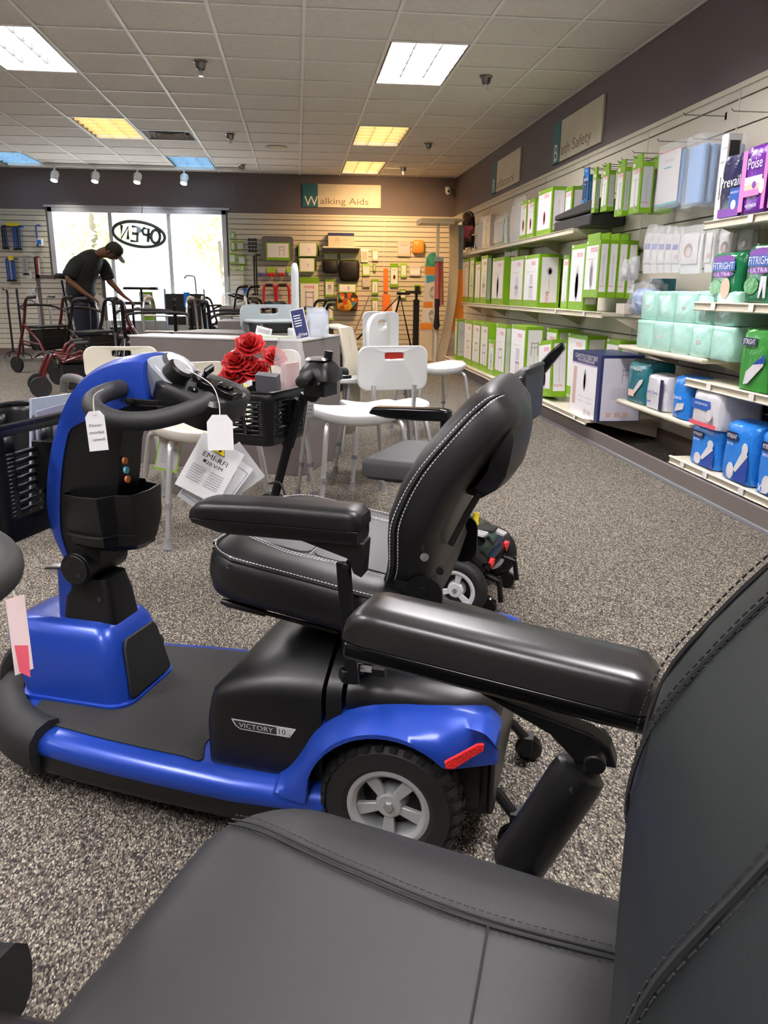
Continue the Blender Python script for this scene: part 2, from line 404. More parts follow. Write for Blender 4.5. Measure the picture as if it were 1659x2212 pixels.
# track lights in front of the back wall
o = empty('track_light_rail', (-2.35, 12.75, CZ-.02), 0, 'white ceiling track rail above the window', 'track rail')
G().box(-1.65, 1.65, -.018, .018, -.02, .02).obj('rail', GRID, o)
SPOTM = mat('spot_lamp_glow', (1, .95, .8), .4, emit=(1, .92, .7), es=9)
t0 = None
for k, (px, lb) in enumerate(((117, 'white track spotlight, leftmost of four above the window'), (205, 'white track spotlight, second from the left'), (296, 'white track spotlight, third from the left'), (397, 'white track spotlight, rightmost of four above the window'))):
    p = at(px, 364, 'y', 12.75); p.z = CZ-.045
    if t0 is None:
        t0 = o = empty('track_spotlight', p, 0, lb, 'spotlight', 'track spotlights above the window')
        G().cyl((0, 0, 0), (0, 0, -.05), .012, n=10).box(-.03, .03, -.015, .015, -.01, .0052).tube([(-.055, 0, -.13), (-.055, 0, -.08), (-.03, 0, -.055), (.03, 0, -.055), (.055, 0, -.08), (.055, 0, -.13)], .006, n=6).obj('bracket', GRID, o)
        R_ = TR(0, 0, -.12, -25, 8, 0)
        G().lathe([(.02, .075), (.045, .06), (.05, .0), (.052, -.08), (.046, -.08), (.044, -.02), (.01, 0)], T=R_, n=20).obj('lamp_head', HOUSE, o)
        G().lathe([(.001, -.07), (.043, -.065), (.043, -.05), (.001, -.04)], T=R_, n=16).obj('lamp', SPOTM, o)
    else:
        o = copy_tree(t0); o.location = p; relabel(o, lb)
    if k != 1:
        ld = bpy.data.lights.new('spot', 'SPOT'); ld.energy = 5; ld.spot_size = 1.5; ld.spot_blend = .8; ld.color = (.85, .9, 1) if k else (1, .95, .8); ld.shadow_soft_size = .04
        lo = bpy.data.objects.new('spot_beam', ld); COL.objects.link(lo); lo.location = (p.x, p.y+.02, p.z-.23); lo.rotation_euler = (radians(30), 0, 0)
# ------------------------------------------------------------------ outside
tag(G().box(-40, 30, BY+.25, 70, -.12, -.06).obj('ground', mat('sunlit_concrete', (.42, .42, .41), .9)), kind='structure')
LEAF = mat('leaf_green', (.42, .5, .2), .6)
def tree(x, y, h, r, lb, n=900):
    o = empty('tree', (x, y, -.06), 0, lb, 'tree', 'trees outside the window')
    G().tube([(0, 0, 0), (.05, 0, h*.4), (-.05, .05, h*.75)], [.12, .09, .04], n=8).obj('trunk', mat('bark', (.12, .09, .06), .9), o)
    g = G(); rnd = random.Random(int(x*10))
    cl = [(rnd.uniform(-r, r)*.7, rnd.uniform(-r, r)*.5, h*.72+rnd.uniform(-h*.3, h*.28)) for _ in range(14)]
    for _ in range(n):
        c = rnd.choice(cl); d = Vector((rnd.gauss(0, 1), rnd.gauss(0, 1), rnd.gauss(0, 1)))*r*.2
        p = Vector(c)+d; a = Vector((rnd.uniform(-1, 1), rnd.uniform(-1, 1), rnd.uniform(-1, 1))).normalized()*.1; b = a.orthogonal().normalized()*.05
        g.add([p-a, p+b, p+a, p-b], [(0, 1, 2, 3)])
    g.obj('foliage', LEAF, o, smooth=0)
tree(-4.1, 17.6, 3.9, 1.1, 'pale sunlit tree outside, behind the stooping man')
tree(-5.4, 21, 3.2, 1.2, 'leafy tree outside seen low in the left window pane')
tree(-1.7, 19.5, 2.9, .9, 'small tree outside seen in the right window pane')
# blue post seen outside through the middle pane
p = at(342, 600, 'y', 18)
o = tag(G().box(-.16, .16, -.12, .12, 0, 1.75).box(-.2, .2, -.16, .16, 1.75, 1.85).obj('sign_post', mat('blue_post', (.3, .38, .5), .5), loc=(p.x, 18, -.06)), 'blue boxy post standing outside the middle window pane', 'post')
# ------------------------------------------------------------------ mobility scooters
LEATH = mat('black_vinyl_upholstery', (.006, .006, .0065), .42, bump=('noise', 700, .12, .001))
LEATHG = mat('charcoal_vinyl_upholstery', (.017, .017, .0185), .5, bump=('noise', 500, .15, .001), noise=(4, .12))
def perf():
    m = mat('perforated_grey_vinyl', (.05, .05, .053), .5)
    nt = m.node_tree; tc = nt.nodes.new('ShaderNodeTexCoord'); v = nt.nodes.new('ShaderNodeTexVoronoi'); v.inputs['Scale'].default_value = 260; v.inputs['Randomness'].default_value = 0
    nt.links.new(tc.outputs['Object'], v.inputs['Vector']); cr = nt.nodes.new('ShaderNodeValToRGB'); cr.color_ramp.elements[0].position = .2; cr.color_ramp.elements[1].position = .3
    cr.color_ramp.elements[0].color = (.015, .015, .016, 1); cr.color_ramp.elements[1].color = (.05, .05, .053, 1)
    nt.links.new(v.outputs['Distance'], cr.inputs[0]); nt.links.new(cr.outputs[0], nt.nodes['Principled BSDF'].inputs['Base Color']); return m
PERF = perf()
STW = mat('white_thread', (.7, .7, .7), .7); STB = mat('black_thread', (.012, .012, .012), .8)
MATG = mat('ribbed_rubber_mat', (.017, .0165, .0165), .75, bump=('noise', 350, .25, .001))
RIM = mat('grey_alloy_rim', (.34, .35, .35), .4, metal=.3)
LED = mat('red_reflector', (.75, .02, .02), .25, bump=('voronoi', 250, .8, .002))
YEL = mat('warning_yellow', (.85, .65, .02), .5)
SILVERF = mat('silver_foil_print', (.6, .6, .62), .35, metal=.4)
def interp(tab, x):
    tab = sorted(tab)
    if x <= tab[0][0]: return tab[0][1]
    for (a, b), (c, d) in zip(tab, tab[1:]):
        if x <= c: t = (x-a)/(c-a); return b+(d-b)*t
    return tab[-1][1]
HW = [(-.2, .2), (0, .235), (.12, .262), (.3, .272), (.5, .262), (.62, .252), (.74, .236), (.80, .208), (.86, .165), (.9, .12)]
def hw(x): return interp(HW, x)
def stitch(g, pts, r=.0008, dash=.0042, gap=.0022, mi=0):
    P = [Vector(p) for p in pts]; acc = 0; on = True; cur = [P[0]]
    for a, b in zip(P, P[1:]):
        L = (b-a).length; d = (b-a)/L if L else Vector((1, 0, 0)); pos = 0
        while pos < L:
            need = (dash if on else gap)-acc
            st = min(need, L-pos); q0 = a+d*pos; q1 = a+d*(pos+st)
            if on and st > .0008: g.tube([q0, q1], r, mi, n=4)
            pos += st; acc += st
            if acc >= (dash if on else gap)-1e-6: acc = 0; on = not on
def wheel(parent, name, x, y, r, wd, rimr, rim, side=1, tread=True, spokes=5, silver_hub=False):
    """tyre + rim; the outer face looks towards +y*side"""
    T_ = TR(x, y, r, 90 if side < 0 else -90, 0, 0)
    h = wd/2; g = G()
    g.lathe([(rimr, -h*.8), (rimr+.012, -h), (r*.88, -h*.95), (r-.004, -h*.72), (r, -h*.35), (r, h*.35), (r-.004, h*.72), (r*.88, h*.95), (rimr+.012, h), (rimr, h*.8), (rimr-.001, 0), (rimr, -h*.8)], T=T_, n=48, cap=False)
    if tread:
        n = 30
        for k in range(n):
            a = 2*pi*k/n
            for row, (z0, z1, off) in enumerate(((h*.42, h*.98, 0), (-h*.98, -h*.42, 0), (-h*.30, h*.30, pi/n))):
                aa = a+off; rr = r-.002
                V = []
                for (da, zz) in ((-.065, z0), (.045, z0), (.085, z1), (-.02, z1)):
                    for q in (0, .0065):
                        rz = rr+q-(.008 if abs(zz) > h*.9 else 0)
                        V.append((rz*cos(aa+da), rz*sin(aa+da), zz))
                g.add(V, [(1, 3, 5, 7), (0, 1, 3, 2)[::-1], (2, 3, 5, 4), (4, 5, 7, 6), (6, 7, 1, 0)], 0, T_)
    ty = g.obj(name, RUBBER, parent, bevel=0)
    g = G()
    g.lathe([(rimr+.004, h*.86), (rimr-.004, h*.9), (rimr-.012, h*.7), (rimr-.014, -h*.6), (rimr+.002, -h*.8)], T=T_, n=40, cap=False)
    g.lathe([(.001, h*.62), (.022, h*.66), (.026, h*.5), (.03, -h*.4)], T=T_, n=24)
    for k in range(spokes):
        a = 2*pi*k/spokes+.3
        for sg in (0,):
            w0, w1 = .42, .2
            p = [((.02)*cos(a-w0), (.02)*sin(a-w0)), ((rimr-.008)*cos(a-w1), (rimr-.008)*sin(a-w1)), ((rimr-.008)*cos(a+w1), (rimr-.008)*sin(a+w1)), ((.02)*cos(a+w0), (.02)*sin(a+w0))]
            g.prism(p, h*.35, h*.6, 0, T_)
    g.obj('rim', rim, ty, bevel=.0015, seg=1, solid=0)
    G().lathe([(rimr-.013, -h*.3), (.02, -h*.35), (.02, -h*.3)], T=T_, n=24).obj('hub', BLACKP, ty)
    G().lathe([(.001, h*.8), (.008, h*.8), (.01, h*.6), (.001, h*.6)], T=T_, n=6).obj('hub_bolt', CHROME, ty)
    return ty
def seat_unit(root, stw, top, centre, arm_off=.29, near=False, far_arm=True, near_arm=True, pouch=True, zt=.568):
    """swivel seat: cushion, backrest, armrests"""
    g = G()
    def ol(x0, x1, hwid, r, z, n=7): return [(x, y, z) for x, y in rrect(x0, x1, -hwid, hwid, r, n)]
    x0, x1, W_ = (-.1 if near else -.03), (.343 if near else .365), .232
    if near: secs = [ol(x0+.02, x1-.03, W_-.03, .06, zt-.098), ol(x0+.004, x1-.010, W_-.008, .075, zt-.085), ol(x0, x1, W_, .085, zt-.06), ol(x0, x1-.001, W_-.001, .085, zt-.04), ol(x0+.004, x1-.007, W_-.006, .083, zt-.024), ol(x0+.01, x1-.02, W_-.016, .078, zt-.011), ol(x0+.02, x1-.04, W_-.034, .07, zt-.003), ol(x0+.04, x1-.07, W_-.06, .055, zt+.001), ol(x0+.08, x1-.13, W_-.11, .02, zt+.0015)]
    else: secs = [ol(x0+.02, x1-.03, W_-.03, .06, zt-.098), ol(x0+.004, x1-.008, W_-.008, .075, zt-.088), ol(x0, x1, W_, .08, zt-.06), ol(x0, x1, W_, .08, zt-.03), ol(x0+.004, x1-.006, W_-.006, .078, zt-.013), ol(x0+.015, x1-.02, W_-.02, .07, zt-.003), ol(x0+.04, x1-.05, W_-.05, .05, zt+.002), ol(x0+.08, x1-.12, W_-.11, .02, zt-.001)]
    g.loft(secs)
    cu = g.obj('seat_cushion', top, root, smooth=60)
    # upper welt and stitched seams
    g = G(); per = crs([(x, y, zt-.0115) for x, y in rrect(x0+.003, x1-.005, -(W_-.005), W_-.005, .078, 7)], 2, True); per.append(per[0])
    g.tube(per, .0022, n=5); g.tube([(x, y, zt-.0215) for x, y, z in per], .0018, n=5)
    if near:
        for sy in (-1, 1):
            ln = crs([(x1-.022, sy*.165, zt-.010), (x1-.06, sy*.155, zt+.001), (.2, sy*.14, zt+.0035), (.08, sy*.132, zt+.003), (x0, sy*.15, zt+.002)], 8)
            G().tube(ln, .0012, n=5).tube([(p.x, p.y+sy*.006, p.z) for p in ln], .001, n=5).obj('seam', STB, cu)
        G().tube(crs([(.082, -.132, zt+.0025), (.075, -.03, zt+.0012), (.075, .06, zt+.0012), (.082, .132, zt+.0025)], 6), .0012, n=5).obj('seam', STB, cu)
        pass
    else:
        g.obj('piping', LEATH, cu)
    g = G()
    if not near:
        stitch(g, [(p.x, p.y, zt-.006) for p in per]); stitch(g, [(p.x*1.001, p.y*1.006, zt-.027) for p in per]); g.obj('stitching', stw, cu)
        for sy in (-1, 1):
            g = G()
            ln = crs([(x1-.045, sy*.12, zt+.0025), (.22, sy*.152, zt+.003), (.12, sy*.145, zt+.003), (x0+.01, sy*.16, zt+.003)], 8)
            stitch(g, ln, .0007); stitch(g, [(p.x, p.y+sy*.008, p.z) for p in ln], .0007); g.obj('stitching', stw, cu)
        g = G(); stitch(g, [(.185, y/100, zt+.003) for y in range(-14, 15, 2)], .0007); g.obj('stitching', stw, cu)
    else:
        for sy in (-1, 1):
            g = G()
            for o_ in (-.004, .012):
                stitch(g, crs([(x1-.022, sy*(.165+o_), zt-.0098), (x1-.06, sy*(.155+o_), zt+.0014), (.2, sy*(.14+o_), zt+.0036), (.08, sy*(.132+o_), zt+.0032), (x0, sy*(.15+o_), zt+.002)], 6), .0006, .004, .002)
            g.obj('stitching', stw, cu)
    if not near:
        pan = G()
        for xa, xb in ((x0+.03, .183), (.187, x1-.055)):
            pan.loft([[(x, y, z) for x, y in rrect(xa+i_, xb-i_, -.138+i_, .138-i_, .02, 4)] for z, i_ in ((zt-.004, 0), (zt+.0022, .002), (zt+.0026, .006))])
        pan.obj('centre_panel', centre, cu)
    c_ = Vector((.34, 0, .56)); cu.matrix_basis = Matrix.Translation(c_) @ Euler((0, radians(-4.5 if near else -9.5), 0)).to_matrix().to_4x4() @ Matrix.Translation(-c_)
    # pan, adjuster lever, post
    pn = G().loft([[(x, y, z) for x, y in rrect(.0+i_, .3-i_, -.17+i_, .17-i_, .02)] for z, i_ in ((zt-.118, .01), (zt-.095, 0))]).box(.02, .26, -.12, .12, zt-.135, zt-.118).obj('seat_pan', DARKM, root); pn.matrix_basis = cu.matrix_basis.copy()
    G().tube([(.24, .19, zt-.112), (.1, .175, zt-.118), (.08, .1, zt-.124)], .004).tube([(.32, .2, zt-.108), (.305, .2, zt-.108), (.235, .19, zt-.112)], [.005, .008, .007], n=10).obj('slide_lever', BLACKP, pn)
    G().cyl((.13, 0, .25), (.13, 0, zt-.16), .028, n=20).cyl((.13, 0, .30), (.13, 0, .34), .04).obj('seat_post', DARKM, root)
    # backrest: sections across a leaning spine
    if near: st = [(-.10, .515, .155, .030), (-.095, .53, .185, .038), (-.078, .56, .205, .046), (-.052, .6, .22, .052), (-.03, .645, .232, .056), (-.016, .69, .236, .058), (-.026, .75, .232, .058), (-.05, .8, .222, .057), (-.078, .85, .205, .055), (-.108, .9, .175, .05), (-.134, .94, .14, .042), (-.144, .955, .08, .026)]
    else: st = [(.05, .525, .165, .034), (.045, .535, .185, .043), (.034, .56, .2, .05), (.03, .6, .21, .054), (.026, .64, .215, .055), (.008, .69, .214, .055), (-.018, .74, .209, .053), (-.055, .79, .2, .051), (-.092, .835, .185, .049), (-.118, .862, .168, .045), (-.130, .872, .148, .036), (-.135, .876, .1, .02)]
    secs = []; spine = []
    dish = lambda z: (.022*min(1, max(0, (.70-z)/.1)) if near else 0)
    def onsurf(c, nrm, h_, th, u): return c-nrm*(th*(1-abs(u)**3.2)**.3125-dish(c.z)*(1-u*u)+.0008)+Vector((0, u*h_, 0))
    N_ = len(st)
    for i, (x, z, h_, th) in enumerate(st):
        a = st[max(i-1, 0)]; b = st[min(i+1, N_-1)]; t = Vector((b[0]-a[0], 0, b[1]-a[1])).normalized(); nrm = Vector((-t.z, 0, t.x))  # backwards
        if nrm.x > 0: nrm = -nrm
        c = Vector((x, 0, z))+nrm*.047; spine.append((c, nrm, h_, th, t))
        secs.append([c+nrm*(q+(dish(c.z)*(1-(p/h_)**2) if q < 0 else 0))+Vector((0, 1, 0))*p for p, q in sell(h_, th, .62 if near else .5, 48)])
    bk = G().loft(secs).obj('backrest', LEATH if not near else mat('dark_green_grey_vinyl', (.009, .012, .0125), .5, bump=('noise', 500, .15, .001)), root, smooth=70)
    for sy in (-1, 1):
        sm = G(); ss = G()
        l1 = [(onsurf(c, nrm, h_, th, sy*.8) if near else c-nrm*th*.5+Vector((0, sy*h_*.992, 0))) for c, nrm, h_, th, t in spine[1:-1]]
        l1 = crs(l1, 4)
        sm.tube(l1, .0022, n=5)
        for dx in (.008, -.006): stitch(ss, [p+Vector((-dx, sy*.002, 0)) for p in l1], .0007)
        if near:
            l2 = crs([onsurf(c, nrm, h_, th, sy*.45) for c, nrm, h_, th, t in spine[1:-1]], 4)
            sm.tube(l2, .0016, n=5); stitch(ss, [p+Vector((.0005, sy*.007, 0)) for p in l2], .0006)
            stitch(ss, [p+Vector((.0005, -sy*.006, 0)) for p in l2], .0006)
        sm.obj('seam', STB, bk); ss.obj('stitching', stw, bk)
    # lower bolster wrap and hinge plate
    G().loft([[(x, y, z) for x, y in rrect(-.055+i_-(.10 if near else 0), .035-i_-(.12 if near else 0), -.19+i_, .19-i_, .04)] for z, i_ in ((.44, .02), (.475, .008), (.52, -.004), (.57, .01))]).obj('lumbar_bolster', LEATH, bk, smooth=60)
    for sy in (-1, 1):
        G().loft([[(x, sy*.2+d, z) for x, z in rrect(-.075, -.01, .44, .545, .03)] for d in (-.004, .004)]).cyl((-.04, sy*.2-.01, .52), (-.04, sy*.2+.012, .52), .008, n=10).obj('back_hinge', DARKM, bk)
    if pouch:
        # vinyl document pouch hanging off the back shell
        secs = []
        for x, z, hh in ((-.135, .842, .12), (-.158, .832, .14), (-.172, .805, .15), (-.176, .775, .155), (-.172, .745, .155), (-.165, .715, .15), (-.148, .688, .14), (-.122, .668, .12)):
            secs.append([(x-.016*(1-(y/hh)**2), y, z) for y in [hh*(q/8-1) for q in range(17)]]+[(x+.03, y, z+.008) for y in [hh*(1-q/8) for q in range(17)]])
        G().loft(secs).obj('pouch', LEATH, bk, smooth=60)
        G().tube([(-.1, .17, .80), (-.085, .175, .74), (-.065, .18, .64), (-.05, .18, .58)], .006, flat=.4).tube([(-.14, .12, .72), (-.1, .13, .64), (-.075, .14, .585)], .006, flat=.4).cyl((-.07, .197, .56), (-.07, .207, .56), .007).obj('pouch_strap', LEATH, bk)
        G().cyl((-.045, .212, .585), (-.045, .217, .585), .007, n=14).obj('snap_button', CHROME, bk)
    # armrests
    for sy in (1, -1):
        if (sy > 0 and not near_arm) or (sy < 0 and not far_arm): continue
        ar = empty('armrest', (0, 0, 0)); ar.parent = root
        if near: ar.matrix_basis = Matrix.Translation((.285, 0, .69)) @ Euler((0, radians(-5.5), 0)).to_matrix().to_4x4() @ Matrix.Translation((-.285, 0, -.69))
        yo = sy*arm_off
        if near:
            xa, xb, zb, ztp, hwid = -.03, .285, .635, .695, .040
        else:
            xa, xb, zb, ztp, hwid = .035, .328, .628, .684, .036
        pts = [(xa, 0), (xa+.1, 0), (xb-.08, 0), (xb-.02, 0), (xb, 0)]
        secs = []
        for k in range(25):
            x = xa+(xb-xa)*k/24; e = min(1, (x-xa)/.02) if x-xa < .02 else 1; f_ = min(1, (xb-x)/.035)
            e = sqrt(max(0, 1-(1-e)**2)); f_ = sqrt(max(0, 1-(1-f_)**2)) if xb-x < .035 else 1
            hh = hwid*(.8+.2*min(e, f_)); zt_ = ztp-(1-min(e, 1))*.01-(.018*(1-f_) if near else .014*(1-f_))-(.0 if near else .006*max(0, (x-.2)/.13))
            zm = zb+(ztp-zb)*.38
            if not near: zm += .004
            secs.append([(x, yo+yy, zz) for yy, zz in [(-hh, zm), (-hh, zt_-.014), (-hh*.93, zt_-.006), (-hh*.78, zt_-.001), (-hh*.3, zt_), (hh*.3, zt_), (hh*.78, zt_-.001), (hh*.93, zt_-.006), (hh, zt_-.014), (hh, zm)]])
        G().loft(secs).obj('arm_pad', mat('arm_pad_urethane', (.012, .011, .0115), .3, spec=.6) if near else BLACKP, ar, smooth=50)
        secs = []
        for k in range(13):
            x = xa+.004+(xb-xa-.008)*k/12; t_ = k/12
            zb_ = zb+(.0 if t_ < .82 else (t_-.82)*.08)
            if near: zb_ = zb
            zm = zb+(ztp-zb)*.38+(0 if near else .004)
            hh = hwid*.97
            secs.append([(x, yo+yy, zz) for yy, zz in [(-hh*.8, zb_), (-hh*.97, zb_+.008), (-hh*.985, zm-.0015), (hh*.985, zm-.0015), (hh*.97, zb_+.008), (hh*.8, zb_)]])
        G().loft(secs).obj('arm_shell', BLACKG if near else BLACKP, ar, smooth=40, bevel=.002)
        if near:
            # bracket, square post, plastic receiver sleeve and cross tube
            G().prism([(.14, .625), (.02, .61), (-.0, .6), (-.01, .58), (.03, .575), (.06, .598)], -.012, .012, T=TR(0, yo, 0, 90)).cyl((.012, yo+sy*.0-.03, .588), (.012, yo+.03, .588), .011, n=12).obj('arm_bracket', DARKM, ar, bevel=.002)
            G().tube([(.012, yo, .60), (.022, yo, .555)], .013, n=4).obj('arm_post', DARKM, ar)
            g = G(); a_ = Vector((.022, yo, .565)); b_ = Vector((.068, yo+sy*-.02, .44))
            g.tube([a_, a_+(b_-a_)*.03, a_+(b_-a_)*.12, b_, b_+(b_-a_)*.05], [.021, .027, .0285, .0285, .025], n=20, flat=.82)
            g.obj('arm_sleeve', BLACKP, ar)
            G().cyl((.03, yo+.02, .55), (.026, yo+.0245, .551), .0045).cyl((.058, yo+.02-.01, .462), (.055, yo+.0245-.008, .463), .0045).obj('sleeve_screw', INK, ar)
            G().box(.045, .085, min(yo, 0), max(yo, 0), .425, .45).obj('cross_tube', DARKM, ar, bevel=.004)
        else:
            G().prism([(.155, .63), (.06, .602), (.05, .578), (.0365, .572), (.032, .63)], -.02, .02, T=TR(0, yo, 0, 90)).cyl((.062, yo-.024, .59), (.062, yo+.024, .59), .006, n=8).obj('arm_bracket', BLACKP, ar, bevel=.003)
            G().box(-.0115, .0115, -.005, .005, -.115, .10, T=TR(.066, yo, .49, 0, 4, 0)).tube([(.07, yo, .40), (.073, yo, .385), (.072, yo-sy*.015, .375), (.07, yo-sy*.05, .374)], .011, n=4).box(.055, .09, min(yo-sy*.05, 0), max(yo-sy*.05, 0), .365, .388).obj('arm_post', DARKM, ar, bevel=.0015, seg=1)
            G().cyl((.052, yo-sy*.03, .39), (.02, yo-sy*.03, .39), .006, CHROME and 0, n=8).obj('arm_clamp_bolt', CHROME, ar)
            G().tube([(.03, yo-sy*.03, .39), (.008, yo-sy*.03, .39)], [.014, .012], n=6).obj('arm_clamp_knob', BLACKP, ar)
    return cu
def tiller_unit(root, paint, full=True):
    """lower column, joint, curved tiller body with bin, dash, loop handle and front basket"""
    t = empty('tiller'); t.parent = root
    g = G().loft([[(x, y, z) for x, y in rrect(.675+i_, .80-i_, -.055+i_, .055-i_, .02)] for z, i_ in ((.29, -.004), (.36, .003), (.405, .012))])
    g.obj('column', BLACKP, t, smooth=40)
    G().loft([[(x, y, z) for x, y in rrect(.765+i_, .812+.0-i_, -.05+i_, .05-i_, .012)] for z, i_ in ((.295, -.002), (.42, .002))]).obj('column_cover', paint, t)
    G().cyl((.74, -.072, .435), (.74, .072, .435), .036, n=28).cyl((.74, .066, .435), (.74, .078, .435), .033, n=28).obj('pivot_joint', BLACKP, t, bevel=.002)
    for a_, r_ in (((.752, .078, .446), .0045), ((.728, .078, .424), .0045), ((.70, .055, .365), .006)): G().cyl(a_, (a_[0], a_[1]+.0015, a_[2]), r_, n=10).obj('joint_screw', INK, t)
    G().loft([[(x, y, z) for y, z in rrect(-.02, .02, .404-h_, .404+h_, .004, 3)] for x, h_ in ((.76, .006), (.83, .008), (.86, .005))]).obj('tilt_lever', CHROME, t)
    G().tube([(.70, -.06, .47), (.675, -.08, .47), (.665, -.1, .475)], [.02, .027, .025], n=14).obj('adjuster_knob', BLACKP, t)
    # body: profile in xz, swept across y
    outer = crs([(.775, .44), (.803, .50), (.812, .56), (.805, .62), (.79, .68), (.77, .73), (.74, .785), (.705, .83), (.66, .862), (.61, .882), (.575, .888), (.555, .889), (.54, .886)], 4)
    inner = crs([(.70, .44), (.69, .50), (.655, .56), (.64, .62), (.632, .67), (.625, .71), (.612, .738), (.59, .755), (.575, .76), (.56, .765), (.55, .768), (.54, .770), (.53, .772)], 4)
    secs = []
    N_ = len(outer)
    for k, (o_, i_) in enumerate(zip(outer, inner)):
        hd = min(1, max(0, (o_.y-.74)/.08)); lo_ = .74-.50*hd
        wy = .062+.024*hd
        cs = []
        for y, f_ in ((-wy, .0), (-wy, .55), (-wy*.9, .86), (-wy*.6, .97), (0, 1.0), (wy*.6, .97), (wy*.9, .86), (wy, .55), (wy, .0)):
            p = i_+(o_-i_)*(lo_+(1-lo_)*f_); cs.append((p.x, y, p.y))
        secs.append(cs)
    G().loft(secs).obj('tiller_shell', paint, t, smooth=50)
    secs = []
    for k, (o_, i_) in enumerate(zip(outer, inner)):
        hd = min(1, max(0, (o_.y-.74)/.08)); lo_ = .76-.50*hd
        wy = .058+.02*hd
        a = i_; b = i_+(o_-i_)*lo_; c_ = i_+(o_-i_)*.25
        secs.append([(q.x, y, q.y) for y, q in ((-wy, b), (-wy*.97, c_), (-wy*.7, a), (wy*.7, a), (wy*.97, c_), (wy, b))])
    G().loft(secs).obj('tiller_inner_cover', BLACKP, t, smooth=40)
    # storage bin on the rider side
    zt_, zb_ = .625, .505
    def binol(z, s_=1.0, i_=0): return [(x, y, z) for x, y in [(.745, -.085*s_+i_), (.745, .085*s_-i_), (.70, .098*s_-i_), (.655+i_, .098*s_-i_), (.635+i_, .065*s_), (.60+i_, .058*s_-i_), (.592+i_, 0), (.60+i_, -.058*s_+i_), (.635+i_, -.065*s_), (.655+i_, -.098*s_+i_), (.70, -.098*s_+i_)]]
    g = G(); g.loft([binol(.475, .7, .02), binol(.49, .82, .008), binol(.54, .93), binol(.603, 1.0), binol(.603, 1.0, .005), binol(.52, .9, .006)], cap=True)
    g.obj('storage_bin', BLACKP, t, smooth=30, bevel=.002)
    G().add([(x+.004, y*.96, .516) for x, y, z in binol(0)], [tuple(range(11))]).obj('bin_floor', INK, t)
    # badge stickers on the inner cover
    # dash head
    D = TR(.455, 0, .808, 0, -20, 0)
    PN = TR(.502, 0, .850, 0, -43, 0)
    G().loft([[(x, y, z) for x, y in rrect(-.07+i_, .075-i_, -.085+i_, .085-i_, .03)] for z, i_ in ((-.045, .01), (-.02, 0), (.008, 0), (.016, .006))], T=D).obj('dash_housing', BLACKP, t, smooth=40)
    G().loft([[(x, y, z) for x, y in rrect(-.055+i_, .055-i_, -.074+i_, .074-i_, .03)] for z, i_ in ((-.05, .01), (-.004, .001), (.001, .006))], T=PN).obj('dash_panel', mat('grey_dash_panel', (.24, .26, .28), .3, coat=.3), t, smooth=40)
    G().lathe([(.033, 0), (.036, .006), (.03, .012), (.001, .012)], T=PN @ TR(.016, -.005, -.002), n=24).obj('battery_gauge', mat('gauge_ring', (.12, .12, .13), .25, metal=.5), t)
    G().lathe([(.024, 0), (.027, .004), (.025, .026), (.02, .031), (.001, .031)], T=PN @ TR(-.008, .044, .0), n=20).obj('speed_knob', BLACKP, t)
    k_ = G().lathe([(.02, 0), (.02, .012), (.014, .016), (.001, .016)], T=PN @ TR(-.03, -.03, 0), n=16); k_.tube([(-.03, -.03, .012), (-.03, -.03, .024), (-.03, -.044, .034), (-.03, -.03, .044), (-.03, -.016, .034), (-.03, -.03, .024)], .005, T=PN, n=8); k_.obj('key', BLACKP, t)
    G().box(-.05, .03, -.032, .018, 0, .014, T=TR(.435, 0, .817, 0, -20, 0)).box(-.035, -.005, -.02, .004, .014, .02, T=TR(.435, 0, .817, 0, -20, 0)).obj('switch_block', BLACKG, t, bevel=.003)
    G().lathe([(.01, 0), (.01, .006), (.006, .009), (.001, .009)], T=TR(.45, .055, .821, 0, -20, 0), n=14).obj('push_button', BLACKG, t)
    G().lathe([(.01, 0), (.01, .006), (.006, .009), (.001, .009)], T=TR(.45, -.055, .821, 0, -20, 0), n=14).obj('push_button', BLACKG, t)
    for sy in (1, -1):
        pts = [(.565, sy*.03, .825), (.575, sy*.09, .825), (.572, sy*.15, .822), (.56, sy*.2, .815), (.53, sy*.232, .803), (.49, sy*.232, .79), (.455, sy*.2, .785), (.43, sy*.15, .788), (.415, sy*.1, .795), (.405, sy*.05, .805)]
        pts = [(x+.012, y, z) for x, y, z in pts]
        if not full: pts = [(x+.02, y*1.02, z) for x, y, z in pts]
        G().tube(crs(pts, 4), .0175, n=16).obj('loop_handle', mat('foam_grip', (.018, .018, .018), .6), t, smooth=60)
    G().tube(crs([(.47, .09, .80), (.49, .12, .805), (.505, .15, .81), (.52, .175, .815)], 4), [.006]*12+[.004], n=8).obj('throttle_paddle', BLACKG, t)
    # decal of small round symbols
    for q, c_ in enumerate(((.5, .15, .03), (.1, .35, .5), (.5, .15, .03))):
        G().cyl((.628, .028+.002*q, .63+q*.02), (.6275-.005, .028+.002*q, .63+q*.02), .0075, n=14).obj('symbol_sticker', mat('sticker_%s' % 'abc'[q], c_, .5), t)
    # front basket: slotted tub
    Bk = empty('basket'); Bk.parent = t
    cx, hwX, hwY, z0, z1 = .935, .11, .18, .50, .745
    g = G()
    def ring(z, s_): return [(cx+x*s_, y*s_, z) for x, y in rrect(-hwX, hwX, -hwY, hwY, .04, 6)]
    N_ = len(ring(0, 1)); zs = [z0, z0+.012, z0+.04] + [z0+.04+(.15)*k/17 for k in range(1, 18)] + [z1-.02, z1]
    secs = [ring(z, .8+.2*(z-z0)/(z1-z0)) for z in zs]
    V = [p for c in secs for p in c]; F = []
